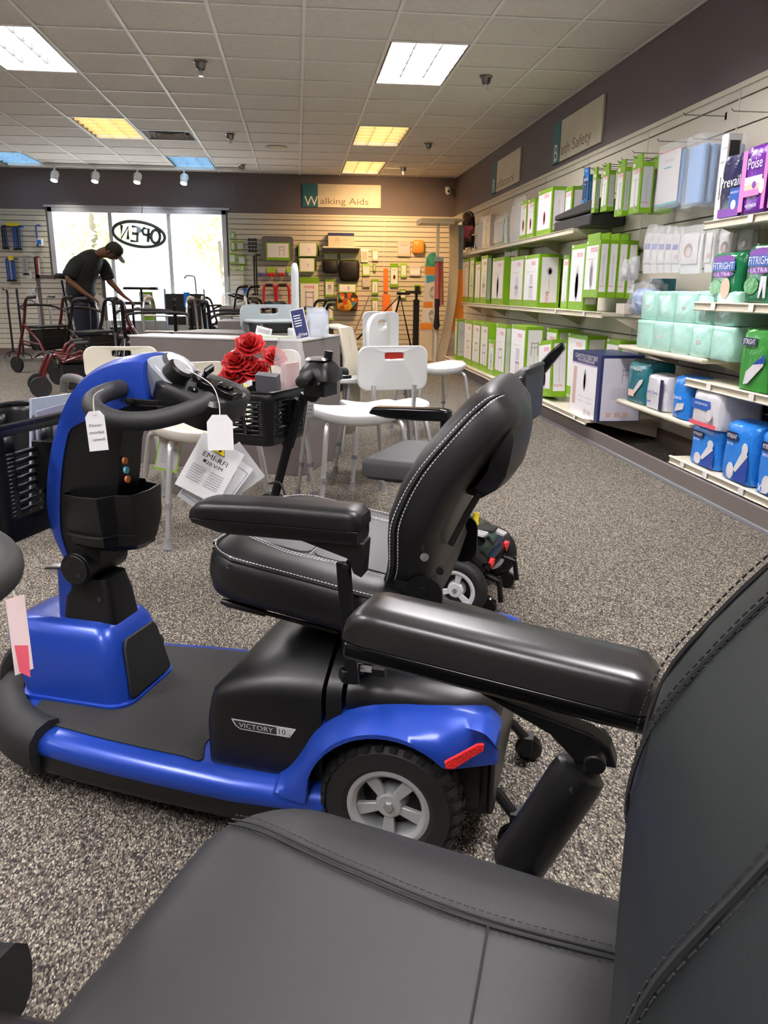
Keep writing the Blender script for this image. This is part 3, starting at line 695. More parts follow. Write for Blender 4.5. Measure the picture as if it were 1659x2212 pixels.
    for i in range(len(zs)-1):
        for k in range(N_):
            a_, b_ = secs[i][k], secs[i][(k+1) % N_]
            L = sqrt((a_[0]-b_[0])**2+(a_[1]-b_[1])**2)
            if L > .05 and 2 < i < 20:
                # long flat wall: ladder of horizontal slots in two columns
                c_, d_ = secs[i+1][(k+1) % N_], secs[i+1][k]
                cuts = [0, .1, .42, .55, .9, 1]
                for q in range(5):
                    if i % 2 == 1 and q in (1, 3): continue
                    f = lambda u, v, t_: tuple(u[j]+(v[j]-u[j])*t_ for j in range(3))
                    o_ = len(V); V += [f(a_, b_, cuts[q]), f(a_, b_, cuts[q+1]), f(d_, c_, cuts[q+1]), f(d_, c_, cuts[q])]; F.append((o_, o_+1, o_+2, o_+3))
            else: F.append((i*N_+k, i*N_+(k+1) % N_, (i+1)*N_+(k+1) % N_, (i+1)*N_+k))
    F.append(tuple(range(N_)))
    G().add(V, F).obj('basket_tub', BLACKP, Bk, smooth=40, solid=.004)
    G().tube(secs[-1], .006, n=6, closed=True).obj('basket_rim', BLACKP, Bk)
    G().box(.79, .84, -.04, .04, .60, .70).obj('basket_mount', DARKM, Bk)
    return t
def victory(loc, rz, paint, label, near=False):
    root = empty('mobility_scooter', (*loc, 0), rz, label, 'mobility scooter')
    # deck tub and sill
    g = G(); secs = []
    for x in [.9, .885, .86, .83, .8, .77, .74, .7, .64, .56, .48, .4, .3, .2, .12]:
        h = hw(x)
        dz = 0 if x < .88 else -.01
        secs.append([(x, y, z+dz) for y, z in [(h-.03, .082), (h+.004, .09), (h+.010, .105), (h+.004, .123), (h-.012, .134), (h-.035, .137), (-h+.035, .137), (-h+.012, .134), (-h-.004, .123), (-h-.010, .105), (-h-.004, .09), (-h+.03, .082)]])
    g.loft(secs).obj('deck', paint, root, smooth=50)
    g = G(); secs = []
    for x in [.80, .74, .7, .64, .56, .48, .4, .3, .22, .16]:
        h = hw(x); secs.append([(x, y, z) for y, z in [(h-.05, .045), (h-.002, .05), (h+.008, .066), (h+.006, .092), (h-.05, .094), (-h+.05, .094), (-h-.006, .092), (-h-.008, .066), (-h+.002, .05), (-h+.05, .045)]])
    g.loft(secs).obj('side_sill', BLACKP, root, smooth=40)
    # floor mat with a cut-out round the shroud
    pl = [(.825, .10), (.822, .135), (.812, .155)]+[(x, hw(x)-.036) for x in (.79, .77, .74, .68, .6, .5, .42)]+[(.385, .238), (.378, .228), (.398, .18), (.398, -.18), (.378, -.228), (.385, -.238)]+[(x, -hw(x)+.036) for x in (.42, .5, .6, .68, .74, .77, .79)]+[(.812, -.155), (.822, -.135), (.825, -.10)]
    G().prism(pl, .1375, .1405).obj('floor_mat', MATG, root, smooth=0, bevel=.001, seg=1)
    # front shroud over the wheel, with a skirt line
    secs = []
    for z, xa, xb, h, r in ((.137, .618, .90, .118, .05), (.146, .618, .90, .118, .05), (.147, .626, .893, .111, .05), (.2, .636, .905, .109, .045), (.25, .648, .925, .103, .04), (.285, .660, .93, .094, .036), (.303, .672, .915, .082, .03), (.311, .684, .885, .070, .024), (.313, .695, .86, .06, .02)):
        secs.append([(x, y, z) for x, y in rrect(xa, xb, -h, h, r, 6)])
    g = G(); g.loft(secs[:2]); g.obj('shroud_skirt', paint, root, smooth=40)
    G().loft(secs[1:]).obj('front_shroud', paint, root, smooth=55)
    # black knee pad on the rider side of the shroud
    Tm = Matrix(((0.16, 0, -1, .632), (0, 1, 0, 0), (1, 0, .16, .215), (0, 0, 0, 1)))
    pts = [(-.062, -.075), (-.055, -.082), (.05, -.066), (.066, -.055), (.068, .055), (.05, .066), (-.055, .082), (-.062, .075)]
    g = G().prism([(x, y) for x, y in pts], -.004, .004, T=Matrix.Translation((.634, 0, .212)) @ Euler((0, radians(-80), 0)).to_matrix().to_4x4())
    g.obj('knee_pad', RUBBER, root, bevel=.003)
    # bumper
    P = crs([(.74, .243), (.80, .226), (.865, .19), (.93, .13), (.965, .06), (.975, 0), (.965, -.06), (.93, -.13), (.865, -.19), (.80, -.226), (.74, -.243)], 5)
    secs = []
    for i, p in enumerate(P):
        t_ = (P[min(i+1, len(P)-1)]-P[max(i-1, 0)]).normalized(); n_ = Vector((-t_.y, t_.x, 0))
        if n_.dot(Vector((p.x-.7, p.y, 0))) < 0: n_ = -n_
        secs.append([Vector((p.x, p.y, 0))+n_*a+Vector((0, 0, b)) for a, b in ((-.055, .05), (.0, .05), (.018, .065), (.024, .095), (.02, .128), (.0, .15), (-.03, .157), (-.055, .15))])
    bu = G().loft(secs).obj('bumper', RUBBER, root, smooth=50)
    if near: bu.scale = (1, 1.24, 1.12)
    wheel(root, 'front_wheel', .905, .0, .114, .07, .066, RIM, 1, False)
    # engine shroud
    secs = []
    for x, ze, zc, h in ((.362, .16, .17, .225), (.36, .255, .26, .232), (.352, .285, .292, .236), (.335, .30, .312, .237), (.3, .312, .345, .238), (.26, .321, .372, .238), (.22, .328, .392, .238), (.17, .333, .404, .238), (.132, .335, .405, .238)):
        cs = [(x, h-.004, .137), (x, h, .15), (x, h, ze-.03), (x, h-.006, ze-.01), (x, h-.022, ze+.004), (x, h*.62, ze+(zc-ze)*.75), (x, 0, zc)]
        secs.append(cs+[(a, -b, c) for a, b, c in cs[:-1][::-1]])
    es = G().loft(secs).obj('seat_shroud', BLACKP, root, smooth=50)
    G().lathe([(.05, 0), (.052, .006), (.045, .008), (.04, -.006), (.038, -.03), (.001, -.03)], T=TR(.13, 0, .405), n=28).obj('post_collar', INK, es)
    secs = []
    for x, ze, zc, h in ((.124, .337, .402, .236), (.095, .341, .402, .236)):
        cs = [(x, h-.004, .2), (x, h, .215), (x, h, ze-.03), (x, h-.006, ze-.01), (x, h-.022, ze+.004), (x, h*.62, ze+(zc-ze)*.75), (x, 0, zc)]
        secs.append(cs+[(a, -b, c) for a, b, c in cs[:-1][::-1]])
    G().loft(secs).obj('shroud_band', BLACKP, root, smooth=50)
    secs = []
    for x, ze, zc, h in ((.088, .340, .385, .232), (.05, .347, .382, .232), (0, .348, .378, .228), (-.06, .343, .368, .222), (-.11, .337, .358, .214), (-.15, .332, .352, .2), (-.172, .325, .342, .18), (-.178, .30, .31, .165)):
        cs = [(x, h-.02, .27), (x, h, .295), (x, h, ze-.028), (x, h-.012, ze-.008), (x, h-.035, ze+.004), (x, h*.6, ze+(zc-ze)*.8), (x, 0, zc)]
        secs.append(cs+[(a, -b, c) for a, b, c in cs[:-1][::-1]])
    rs = G().loft(secs).obj('rear_shroud', BLACKP, root, smooth=50)
    # battery recess rim, labels and the coloured latch
    g = G(); g.tube([(x, y, .374-.14*abs(min(0, x-.02))-.12*max(0, y-.1)) for x, y in crs([(.05, .13, 0), (.0, .165, 0), (-.08, .16, 0), (-.135, .12, 0), (-.14, 0, 0), (-.1, -.12, 0), (.03, -.13, 0)], 4, True) for _ in (0,)] if False else [(p.x, p.y, .372-.13*max(0, .03-p.x)-.13*max(0, abs(p.y)-.08)) for p in crs([(.05, .12, 0), (.0, .15, 0), (-.08, .145, 0), (-.135, .1, 0), (-.14, 0, 0), (-.12, -.1, 0), (.0, -.13, 0), (.05, -.1, 0)], 4, True)], .007, n=8, closed=True)
    g.obj('recess_rim', BLACKG, rs)
    G().box(-.165, -.135, .10, .16, .335, .362).obj('latch', paint, rs, bevel=.005)
    def sticker(x, y, w_, h_, lines, nm, col=WHITE, rz_=8):
        z = .3625-.08*max(0, -x)-.0
        Ts = TR(x, y, z, -14, 4, rz_+180); g = G().box(-w_/2, w_/2, -h_/2, h_/2, -.002, 0, 0, Ts)
        for q, (s_, hh, mi) in enumerate(lines): g.text(s_, hh, Ts @ TR(0, h_/2-(q+.5)*h_/len(lines), .0006), mi, w=w_*.85)
        g.obj(nm, [col, mat('dealer_blue', (.1, .15, .35), .5), mat('dealer_red', (.6, .05, .05), .5), INK], rs, smooth=0)
    if not near:
        sticker(-.02, .172, .042, .024, [('JACKS', .007, 1), ('MEDICAL', .006, 1), ('800-555', .004, 2)], 'dealer_sticker')
        sticker(-.055, .172, .016, .015, [('|||||', .004, 3), ('S61', .003, 3)], 'spec_sticker'); sticker(-.083, .168, .024, .018, [('||||||||||', .01, 3), ('0193', .003, 3)], 'barcode_sticker')
        G().text('Pride', .022, Matrix.Translation((-.1795, .06, .305)) @ Euler((radians(90), 0, radians(-90))).to_matrix().to_4x4(), 0, w=.06).obj('rear_badge', WHITEP, rs, smooth=0)
        # side badge
        Tb = Matrix(((-1, 0, 0, .245), (0, 0, 1, .2386), (0, 1, 0, .232), (0, 0, 0, 1))) @ TR(0, 0, 0, 0, 0, -1)
        g = G(); wb, hb = .064, .0095
        g.prism([(-wb, hb), (-wb+.008, -hb*.4), (-wb+.018, -hb), (wb-.012, -hb), (wb, hb)], 0, .001, 0, Tb)
        g.prism([(-wb+.004, hb-.002), (-wb+.0105, -hb*.4+.001), (-wb+.019, -hb+.002), (.026, -hb+.002), (.026, hb-.002)], .001, .0013, 1, Tb)
        g.text('VICTORY', .0095, Tb @ TR(-.0145, 0, .0017), 0, w=.068); g.text('10', .011, Tb @ TR(.0375, 0, .0015), 1, w=.013); g.text('.2', .005, Tb @ TR(.0505, -.0045, .0015), 1, w=.006)
        g.obj('model_badge', [SILVERF, INK], es, smooth=0)
    # rear fenders with arches
    for sy in (1, -1):
        secs = []
        for x, zt_ in [(p_.x, p_.y) for p_ in crs([(a_, b_, 0) for a_, b_ in ((.215, .138), (.19, .162), (.165, .2), (.145, .235), (.12, .26), (.09, .28), (.05, .298), (0, .306), (-.05, .308), (-.1, .308), (-.14, .306), (-.165, .300), (-.185, .28))], 3)]:
            a_ = .127+sqrt(max(0, .152**2-x*x)) if abs(x) < .145 else .137
            if x > .145: a_ = .12
            if x < -.09: a_ = max(a_, .238)
            o_ = .285 if x < .12 else .285-(x-.12)*.15
            if x < -.1: o_ = .285-(-.1-x)*.5
            a_ = min(a_, zt_-.02)
            secs.append([(x, sy*y, z) for y, z in ((.19, zt_+.008), (.225, zt_+.006), (.255, zt_-.004), (o_-.01, zt_-.022 if zt_-.022 > a_+.01 else a_+.011), (o_, (zt_-.03+a_)/2 if (zt_-.03+a_)/2 > a_+.004 else a_+.005), (o_, a_), (o_-.012, a_+.001))])
        fd = G().loft(secs, cap=False, closed=False).obj('rear_fender', paint, root, smooth=50, solid=.005)
        Tl = Matrix(((-.93, 0, -.36*1, -.135), (.36*sy*-1, 0, .93*sy, sy*.2775), (0, 1, 0, .262), (0, 0, 0, 1)))
        G().prism([(-.033, -.018), (-.02, -.02), (.03, .012), (.031, .024), (.02, .024), (-.035, -.006)], -.002, .004, T=Tl).obj('reflector', LED, fd, bevel=.001)
        wheel(root, 'rear_wheel', 0, sy*.232, .127, .082, .072, RIM, sy, not near or True)
        G().box(-.15, .13, sy*.17-.01, sy*.17+.01, .1, .3).obj('wheel_well', INK, root)
    G().box(-.178, -.165, -.2, .2, .1, .30).box(-.17, .2, -.16, .16, .07, .28).obj('rear_apron', BLACKP, root, bevel=.006)
    # anti-tip wheels
    for sy in (1, -1):
        aw = G().tube([(-.1, sy*.12, .12), (-.18, sy*.13, .1), (-.215, sy*.135, .06)], .011).box(-.225, -.205, sy*.135-.017, sy*.135+.017, .03, .075).obj('anti_tip_arm', DARKM, root)
        G().lathe([(.012, -.011), (.026, -.011), (.03, -.006), (.03, .006), (.026, .011), (.012, .011)], T=TR(-.215, sy*.16, .03, 90), n=24).lathe([(.001, -.009), (.013, -.009), (.013, .009), (.001, .009)], T=TR(-.215, sy*.16, .03, 90), n=12).obj('anti_tip_wheel', BLACKG, aw)
    tl = tiller_unit(root, paint, True)
    if near: tl.location = (.108, 0, -.036)
    if near: seat_unit(root, STB, LEATHG, LEATHG, arm_off=.385, near=True, pouch=False)
    else: seat_unit(root, STW, LEATH, PERF, arm_off=.288, far_arm=False)
    return root
BLX, BLY, BLA = .237, 1.452, radians(159)
victory((BLX, BLY), BLA, BLUE, 'blue and black mobility scooter with white-stitched seat, standing on the carpet')
NA = radians(155)
nF = Vector((cos(NA), sin(NA), 0)); nL = Vector((-sin(NA), cos(NA), 0))
NO = nL*-.36
GUN = mat('dark_bronze_paint', (.03, .024, .022), .35, metal=.3, coat=.3)
victory((NO.x, NO.y), NA, GUN, 'dark scooter with plain charcoal seat, cut off by the lower right of the photo', near=True)
# ------------------------------------------------------------------ right wall: signs, shelves, goods
TEAL = mat('sign_teal', (.03, .16, .2), .5); SIGNC = mat('sign_cream_marble', (.62, .56, .43), .45, noise=(3, .08)); SIGNT = mat('sign_lettering', (.2, .13, .09), .5); SIGNW = mat('sign_initial', (.85, .85, .78), .5)
FR_R = lambda x, y, z: Matrix(((0, 0, -1, x), (-1, 0, 0, y), (0, 1, 0, z), (0, 0, 0, 1)))     # lettering on a face looking to -x
FR_B = lambda x, y, z: Matrix(((1, 0, 0, x), (0, 0, -1, y), (0, 1, 0, z), (0, 0, 0, 1)))      # lettering on a face looking to -y
def sign(T_, w_, h_, initial, rest, label, strip=.17):
    o = empty('wall_sign', T_.translation, 0, label, 'sign'); R_ = T_.copy(); R_.translation = (0, 0, 0)
    G().box(-w_/2+w_*strip, w_/2, -h_/2, h_/2, 0, .02, T=R_).obj('sign_panel', SIGNC, o, bevel=.002)
    G().box(-w_/2-.01, -w_/2+w_*strip, -h_/2-.0, h_/2, -.0, .026, T=R_).obj('colour_strip', TEAL, o, bevel=.002)
    g = G(); g.text(initial, h_*.42, R_ @ TR(-w_/2+w_*strip*.55, -h_*.24, .0275), 0); g.obj('initial_letter', SIGNW, o, smooth=0)
    g = G(); g.text(rest, h_*.27, R_ @ TR(-w_/2+w_*(strip+.03)+.31*w_, -h_*.27, .0212), 0, w=w_*.62); g.obj('sign_lettering', SIGNT, o, smooth=0)
sign(FR_R(RX-.001, 7.55, 2.395), 1.3, .36, 'B', 'ath Safety', 'Bath Safety sign high on the taupe right wall')
sign(FR_R(RX-.001, 10.07, 2.40), 1.3, .36, 'R', 'ollators', 'smaller-looking sign near the corner of the right wall, left of the Bath Safety sign')
sign(FR_R(RX-.001, 3.80, 2.395), 1.3, .36, 'I', 'ncontinence', 'sign on the right wall, only its teal edge cut by the upper right frame')
sign(FR_B(.735, BY-.001, 2.44), 1.22, .34, 'W', 'alking Aids', 'Walking Aids sign on the taupe back wall', .19)
# shelves
TAGW = mat('price_ticket', (.72, .7, .66), .6)
def shelf(y0, y1, z, xf, label, round_=False, tickets=(), xb=2.52, name='wall_shelf'):
    o = empty(name, (xf, (y0+y1)/2, z), 0, label, 'shelf'); L = (y1-y0)/2; d = xb-xf
    if round_: G().prism(rrect(0, d*2, -L, L, .04, 6), -.028, 0).obj('board', CREAM, o, bevel=.008, seg=3) if False else G().box(.0, d, -L, L, -.03, 0).obj('board', CREAM, o, bevel=.012, seg=3)
    else:
        G().box(.01, d, -L, L, -.026, 0).obj('board', CREAM, o, bevel=.002)
        g = G(); g.loft([[(x, s_*L, q) for x, q in ((0, .004), (.008, .006), (.012, .0), (.014, -.036), (.002, -.04), (-.006, -.034), (.004, -.03), (.002, -.004), (-.006, 0))] for s_ in (-1, 1)])
        g.obj('price_channel', CREAM, o, smooth=0)
    n = max(1, int((y1-y0)/1.22))
    g = None
    for k in range(n+1):
        yy = -L+.02+(2*L-.04)*k/n
        G().add([(d, yy-.002, -.026), (d, yy-.002, -.14), (.08, yy-.002, -.026), (d, yy+.002, -.026), (d, yy+.002, -.14), (.08, yy+.002, -.026)], [(0, 1, 2), (3, 5, 4), (0, 3, 4, 1), (1, 4, 5, 2), (2, 5, 3, 0)]).obj('bracket', CREAM, o, smooth=0)
    for yy in tickets:
        yl = yy-(y0+y1)/2
        G().add([(-.007, yl-.022, -.034), (-.007, yl+.022, -.034), (-.006, yl+.022, .002), (-.006, yl-.022, .002)], [(0, 1, 2, 3)]).obj('price_ticket', TAGW, o, smooth=0, solid=.001)
    return o
S_TOP, S_MID, S_BASE = 1.505, .872, .165
shelf(6.5, 11.6, S_TOP, 2.2, 'long upper shelf holding the doll, bags and black wedge cushions')
shelf(5.75, 11.1, S_MID, 2.2, 'long middle shelf holding a row of green-edged cartons', tickets=(6.1, 6.8, 8.4))
shelf(5.3, 11.0, S_BASE, 1.97, 'long lowest shelf holding green-edged cartons and the navy-topped carton', tickets=(5.5, 6.7, 8.0))
shelf(4.02, 5.15, .685, 2.1, 'short rounded shelf carrying the mint green pad packs', True)
shelf(4.08, 5.1, .335, 2.1, 'short rounded shelf under the mint pad packs, holding bagged goods', True)
shelf(2.3, 4.15, 1.365, 2.1, 'near upper shelf with the navy and purple-pink packs', tickets=(3.7, 3.2))
shelf(2.3, 4.16, .965, 2.1, 'near shelf with two green underwear packs', tickets=(3.95, 3.6, 3.2))
shelf(2.3, 4.17, .565, 2.1, 'near shelf with the tall green bags', tickets=(3.9, 3.5, 3.0))
shelf(2.3, 4.22, .125, 2.08, 'near lowest shelf with the blue bags', tickets=(4.05, 3.8, 3.45, 3.1))
KICK = mat('kickplate_brown', (.16, .135, .125), .45)
o = empty('shelf_plinth', (2.02, 6.6, 0), 0, 'brown kickplate running under the right wall shelves', 'kickplate')
G().box(0, .02, -4.4, 4.45, .012, .1).obj('kick_panel', KICK, o, bevel=.002)
G().box(-.012, .0, -4.4, 4.45, .0, .02).obj('floor_lip', mat('grey_vinyl_lip', (.2, .2, .22), .4), o, bevel=.002)
# ---------------- cartons
GREEN = mat('lime_green_print', (.21, .43, .012), .38, coat=.2); GRN2 = mat('pale_lime_print', (.36, .62, .06), .5)
LOGO = mat('logo_red_print', (.7, .1, .15), .5); PANELW = mat('white_carton_panel', (.84, .82, .84), .4, coat=.15); PANELG = mat('pale_grey_carton_panel', (.55, .57, .58), .4)
TAPE = mat('clear_tape_tab', (.8, .82, .82), .25); NAVY = mat('navy_print', (.02, .03, .12), .4, coat=.2); LILAC = mat('lilac_print', (.4, .25, .5), .5); PEACH = mat('peach_print', (.75, .5, .38), .5); RUST = mat('rust_print', (.5, .12, .05), .5)
BOXM = [GREEN, PANELW, LOGO, GREYINK, PANELG, GRN2]
def art(g, kind, T_, w_, h_):
    """flat product picture printed on a panel"""
    k = min(w_*1.35, h_*.8)
    def r(x0, x1, y0, y1, mi=3): g.add([(x0*k, y0*k, 0), (x1*k, y0*k, 0), (x1*k, y1*k, 0), (x0*k, y1*k, 0)], [(0, 1, 2, 3)], mi, T_, True)
    def disc(cx, cy, a, b, mi=3, n=18): g.add([(cx*k+a*k*cos(2*pi*q/n), cy*k+b*k*sin(2*pi*q/n), 0) for q in range(n)], [tuple(range(n))], mi, T_, True)
    if kind == 'chair': r(-.22, .22, .1, .5, 4); r(-.25, .25, -.02, .06); r(-.22, -.17, -.5, 0); r(.17, .22, -.5, 0); r(-.08, -.04, -.4, 0); r(.06, .1, -.4, 0)
    elif kind == 'commode': disc(0, 0, .24, .09); r(-.24, -.2, -.5, .3); r(.2, .24, -.5, .3); r(-.1, .12, .05, .45, 4); disc(0, -.2, .15, .16, 4)
    elif kind == 'ring': disc(0, .1, .22, .3, 3); disc(.03, .08, .12, .2, 1)
    elif kind == 'oval': disc(0, 0, .16, .3, 2); disc(.02, 0, .1, .22, 5)
    elif kind == 'seat': disc(0, .05, .2, .55, 4); disc(0, .0, .13, .4, 3); disc(.02, -.1, .08, .25, 4)
    elif kind == 'bar': r(-.05, .05, -.6, .6, 4); r(-.02, .1, -.5, -.4)
    elif kind == 'walker': r(-.25, -.2, -.5, .4); r(.2, .25, -.5, .4); r(-.25, .25, .3, .36); r(-.25, .25, 0, .05)
def carton_mesh(w_, d_, h_, kind='chair', side='panel', tab=False, sidekind=None):
    """base-centred carton; front looks to -x, its near end to -y"""
    g = G(); g.box(-d_/2, d_/2, -w_/2, w_/2, 0, h_, 0)
    fx = -d_/2-.0012; m_ = min(.02, w_*.12)
    T_ = FR_R(fx, 0, 0)
    g.add([(-w_/2+m_, h_*.14, 0), (w_/2-m_*1.6, h_*.14, 0), (w_/2-m_*1.6, h_-.035, 0), (-w_/2+m_, h_-.035, 0)], [(0, 1, 2, 3)], 1, T_, True)
    T2 = T_ @ TR(0, 0, .0008)
    g.text('nova', min(.05, w_*.27), T2 @ TR(w_*.12, h_*.84, 0), 2)
    g.text('BATHROOM SAFETY', .008, T2 @ TR(-w_*.05, h_*.68, 0), 5, w=w_*.5); g.text('nova', .012, T2 @ TR(w_*.2, h_*.06, 0), 1)
    art(g, kind, T2 @ TR(w_*.02, h_*.38, 0), w_*.95, h_*.62)
    if side:
        fy = -w_/2-.0012; T_ = FR_B(0, fy, 0); m_ = min(.03, d_*.12)
        g.add([(-d_/2+m_, h_*.1, 0), (d_/2-m_, h_*.1, 0), (d_/2-m_, h_-.03, 0), (-d_/2+m_, h_-.03, 0)], [(0, 1, 2, 3)], 4 if side == 'grey' else 1, T_, True)
        T2 = T_ @ TR(0, 0, .0008)
        if sidekind: art(g, sidekind, T2 @ TR(0, h_*.66, 0), d_*.6, h_*.3)
        g.text('nova', min(.04, d_*.2), T2 @ TR(-d_*.08, h_*.2, 0) @ TR(0, 0, 0, 0, 0, 90 if d_ > .15 else 0), 2)
        g.text('adjustable height', .008, T2 @ TR(.0, h_*.5, 0) @ TR(0, 0, 0, 0, 0, 90), 3, w=h_*.5)
    if tab:
        g.box(-d_/2, -d_/2+.012, -w_*.42, w_*.42, h_, h_+.05, 0); g.box(-d_/2-.0006, -d_/2, -.012, .012, h_+.028, h_+.036, 3)
    g.box(-d_/2-.001, -d_/2+.03, w_/2-.05, w_/2-.02, h_-.02, h_+.0012, 1)
    return g
def carton(xl, xr, xs, yt, yb, z0, xf, label, kind='chair', side='panel', tab=False, group=None, d=None, tilt=0, sk=None, name='product_carton', mats=None):
    y1 = at(xl, yb, 'x', xf).y; y0 = at(xr, yb, 'x', xf).y; zt_ = at(xr, yt, 'x', xf).z
    dd = d if d else max(.03, at(xs, yb, 'y', y0).x-xf); w_ = y1-y0-.004; h_ = zt_-z0
    dd = min(dd, 2.515-xf)
    o = carton_mesh(w_, dd, h_, kind, side, tab, sk).obj(name, mats or BOXM, smooth=0, bevel=0)
    o.location = (xf+dd/2, (y0+y1)/2, z0+.0005)
    if tilt: o.rotation_euler = (radians(tilt), 0, 0)
    tag(o, label, 'carton', group)
    return o
XM = 2.225
for a in (
    (996.6, 1011, 1026, 559, 651, 'slim green-edged carton at the far left end of the middle shelf', 'bar', 'grey'),
    (1012, 1022, 1036, 556, 652, 'green-edged carton second along the middle shelf, mostly hidden', 'chair', None),
    (1024.5, 1036, 0, 565, 653, 'thin green-edged carton, third from the far end of the middle shelf', 'bar', None),
    (1036.5, 1050, 1059, 552, 654, 'green-edged carton with a pale side, fourth from the far end of the middle shelf', 'commode', 'grey'),
    (1060.5, 1086, 0, 555, 656, 'green-edged carton picturing a beige shower seat, middle shelf', 'seat', None),
    (1099, 1128, 0, 553, 660, 'green-edged carton picturing a dark-framed shower chair, third from the bathroom-ring box', 'commode', None),
    (1128.5, 1160, 1206, 549, 663, 'wide green-edged carton whose near end shows a nova logo and a grey ring', 'chair', 'panel'),
    (1226, 1258, 1290, 527, 667, 'tall green-edged carton right of the wide one at the near end of the middle shelf', 'seat', 'panel')):
    carton(a[0], a[1], a[2] or a[1]+12, a[3], a[4], S_MID, XM, a[5], a[6], a[7], d=(.14 if a[0] > 1090 and a[1] < 1130 else .12 if a[0] == 1060.5 else None) if a[2] or a[0] > 1059 else .22, sk='ring' if a[1] == 1160 else None)
# taller carton behind
carton(1084, 1114, 1160, 534, 658, S_MID, XM+.15, 'tallest green-edged carton set back on the middle shelf', 'chair', 'panel', d=.13)
carton(1210, 1224, 1240, 551, 665, S_MID, XM+.12, 'green-edged carton half hidden behind the wide one on the middle shelf', 'bar', 'panel', d=.14)
# carton hung in front of the pegs: tabbed pack in a row going back to the wall
yb_ = None
for k, (xa, xb, xs) in enumerate(((1258, 1289, 1308), )):
    o = carton(xa, xb, xs, 519, 643, at(1289, 643, 'x', XM-.02).z, XM-.02, 'front green tabbed pack hanging over the near end of the middle shelf', 'seat', 'panel', True)
    d_ = o.dimensions[0] if o.dimensions[0] else .06
base = o
for k, lb in enumerate(('second green tabbed pack in the peg row above the middle shelf', 'third green tabbed pack in the peg row above the middle shelf', 'rearmost green tabbed pack in the peg row above the middle shelf')):
    c = copy_tree(base); c.location = (base.location.x+(k+1)*.068, base.location.y-.012*(k+1), base.location.z-.003*k); relabel(c, lb)
# lowest shelf
XB = 2.03
for a in (
    (981, 986, 1004, 689, 772, 'green-edged carton at the far end of the lowest shelf, its pale end showing', 'bar', 'grey'),
    (1001, 1018, 0, 694, 783, 'slender green-edged carton, second from the far end of the lowest shelf', 'walker', None),
    (1018.5, 1035, 0, 697, 789, 'slender green-edged carton, third from the far end of the lowest shelf', 'walker', None),
    (1035.5, 1052, 0, 699, 796, 'slender green-edged carton, fourth from the far end of the lowest shelf', 'walker', None),
    (1053, 1066, 0, 736, 806, 'short green-edged carton standing low among the taller ones on the lowest shelf', 'chair', None),
    (1067, 1089, 1100, 702, 815, 'green-edged carton picturing crutch-like legs, lowest shelf', 'walker', 'grey'),
    (1099, 1131, 1170, 705, 826, 'large green-edged carton with a tub bench on its end, lowest shelf behind the scooter backrest', 'chair', 'panel')):
    carton(a[0], a[1], a[2] or a[1]+12, a[3], a[4], S_BASE, XB, a[5], a[6], a[7], d=None if a[2] else .2, sk='walker')
carton(1054, 1068, 1080, 706, 800, S_BASE, XB+.28, 'green-edged carton in the second row behind the short one, lowest shelf', 'walker', 'panel', d=.16)
carton(1176, 1200, 1232, 711, 790, S_BASE, XB+.25, 'shadowed green-edged carton in the second row of the lowest shelf', 'commode', 'grey', d=.2, sk='chair')
o = carton(1160, 1190, 1219, 743, 853, S_BASE, XB-.02, 'green-edged carton leaning to one side on the lowest shelf', 'seat', 'panel', d=.13, tilt=-6); o.location.z += .02
carton(1216, 1258, 1300, 724, 880, S_BASE, XB+.29, 'tall green-edged carton behind the navy-topped one', 'seat', 'panel', d=.17)
carton(1300, 1330, 1380, 735, 860, S_BASE, XB+.30, 'green-edged carton in the dark behind the navy-topped one', 'seat', 'panel', d=.16)
# navy-topped commode carton
y1 = at(1230, 880, 'x', XB-.02).y; y0 = at(1289, 903, 'x', XB-.02).y; w_ = y1-y0; h_ = at(1300, 768, 'x', XB-.02).z-S_BASE; d_ = .3
g = G(); g.box(-d_/2, d_/2, -w_/2, w_/2, 0, h_, 0); T_ = FR_R(-d_/2-.001, 0, 0)
def pane(g, T_, x0, x1, q0, q1, mi): g.add([(x0, q0, 0), (x1, q0, 0), (x1, q1, 0), (x0, q1, 0)], [(0, 1, 2, 3)], mi, T_, True)
pane(g, T_, -w_/2, w_/2*.8, 0, h_*.82, 1); pane(g, T_ @ TR(0, 0, .0006), -w_/2, w_/2*.8, h_*.80, h_*.815, 3)
T2 = T_ @ TR(0, 0, .001)
g.text('CLAM-STYLE TOILET SEAT', .03, T2 @ TR(0, h_*.93, 0), 1, w=w_*.8); g.text('WITH EXTENDED ARMS', .02, T2 @ TR(0, h_*.865, 0), 1, w=w_*.6); g.text('drive', .05, T2 @ TR(w_*.15, h_*.09, 0), 4)
pane(g, T2, -w_*.42, -w_*.3, h_*.15, h_*.75, 2); art(g, 'seat', T2 @ TR(.0, h_*.55, 0), w_*.4, h_*.4)
for k in range(4): g.text('safe and easy to fit', .01, T2 @ TR(w_*(-.1+.28*(k % 2)), h_*(.3-.07*(k//2)), 0), 4, w=w_*.2)
T_ = FR_B(0, -w_/2-.001, 0); pane(g, T_, -d_/2+.02, d_/2-.005, .006, h_-.02, 5)
T2 = T_ @ TR(0, 0, .001); art(g, 'walker', T2 @ TR(.03, h_*.7, 0), d_*.5, h_*.3)
for k in range(6): g.text('universal locking design fits most toilets', .009, T2 @ TR(.02, h_*(.5-.03*k), 0), 4, w=d_*.6)
for k in range(3): pane(g, T2, -.09+.06*k, -.055+.06*k, h_*.07, h_*.14, 2)
o = g.obj('product_carton', [NAVY, PANELW, mat('skin_tone_print', (.6, .42, .36), .5), LILAC, GREYINK, mat('pale_lilac_panel', (.6, .58, .66), .4)], smooth=0)
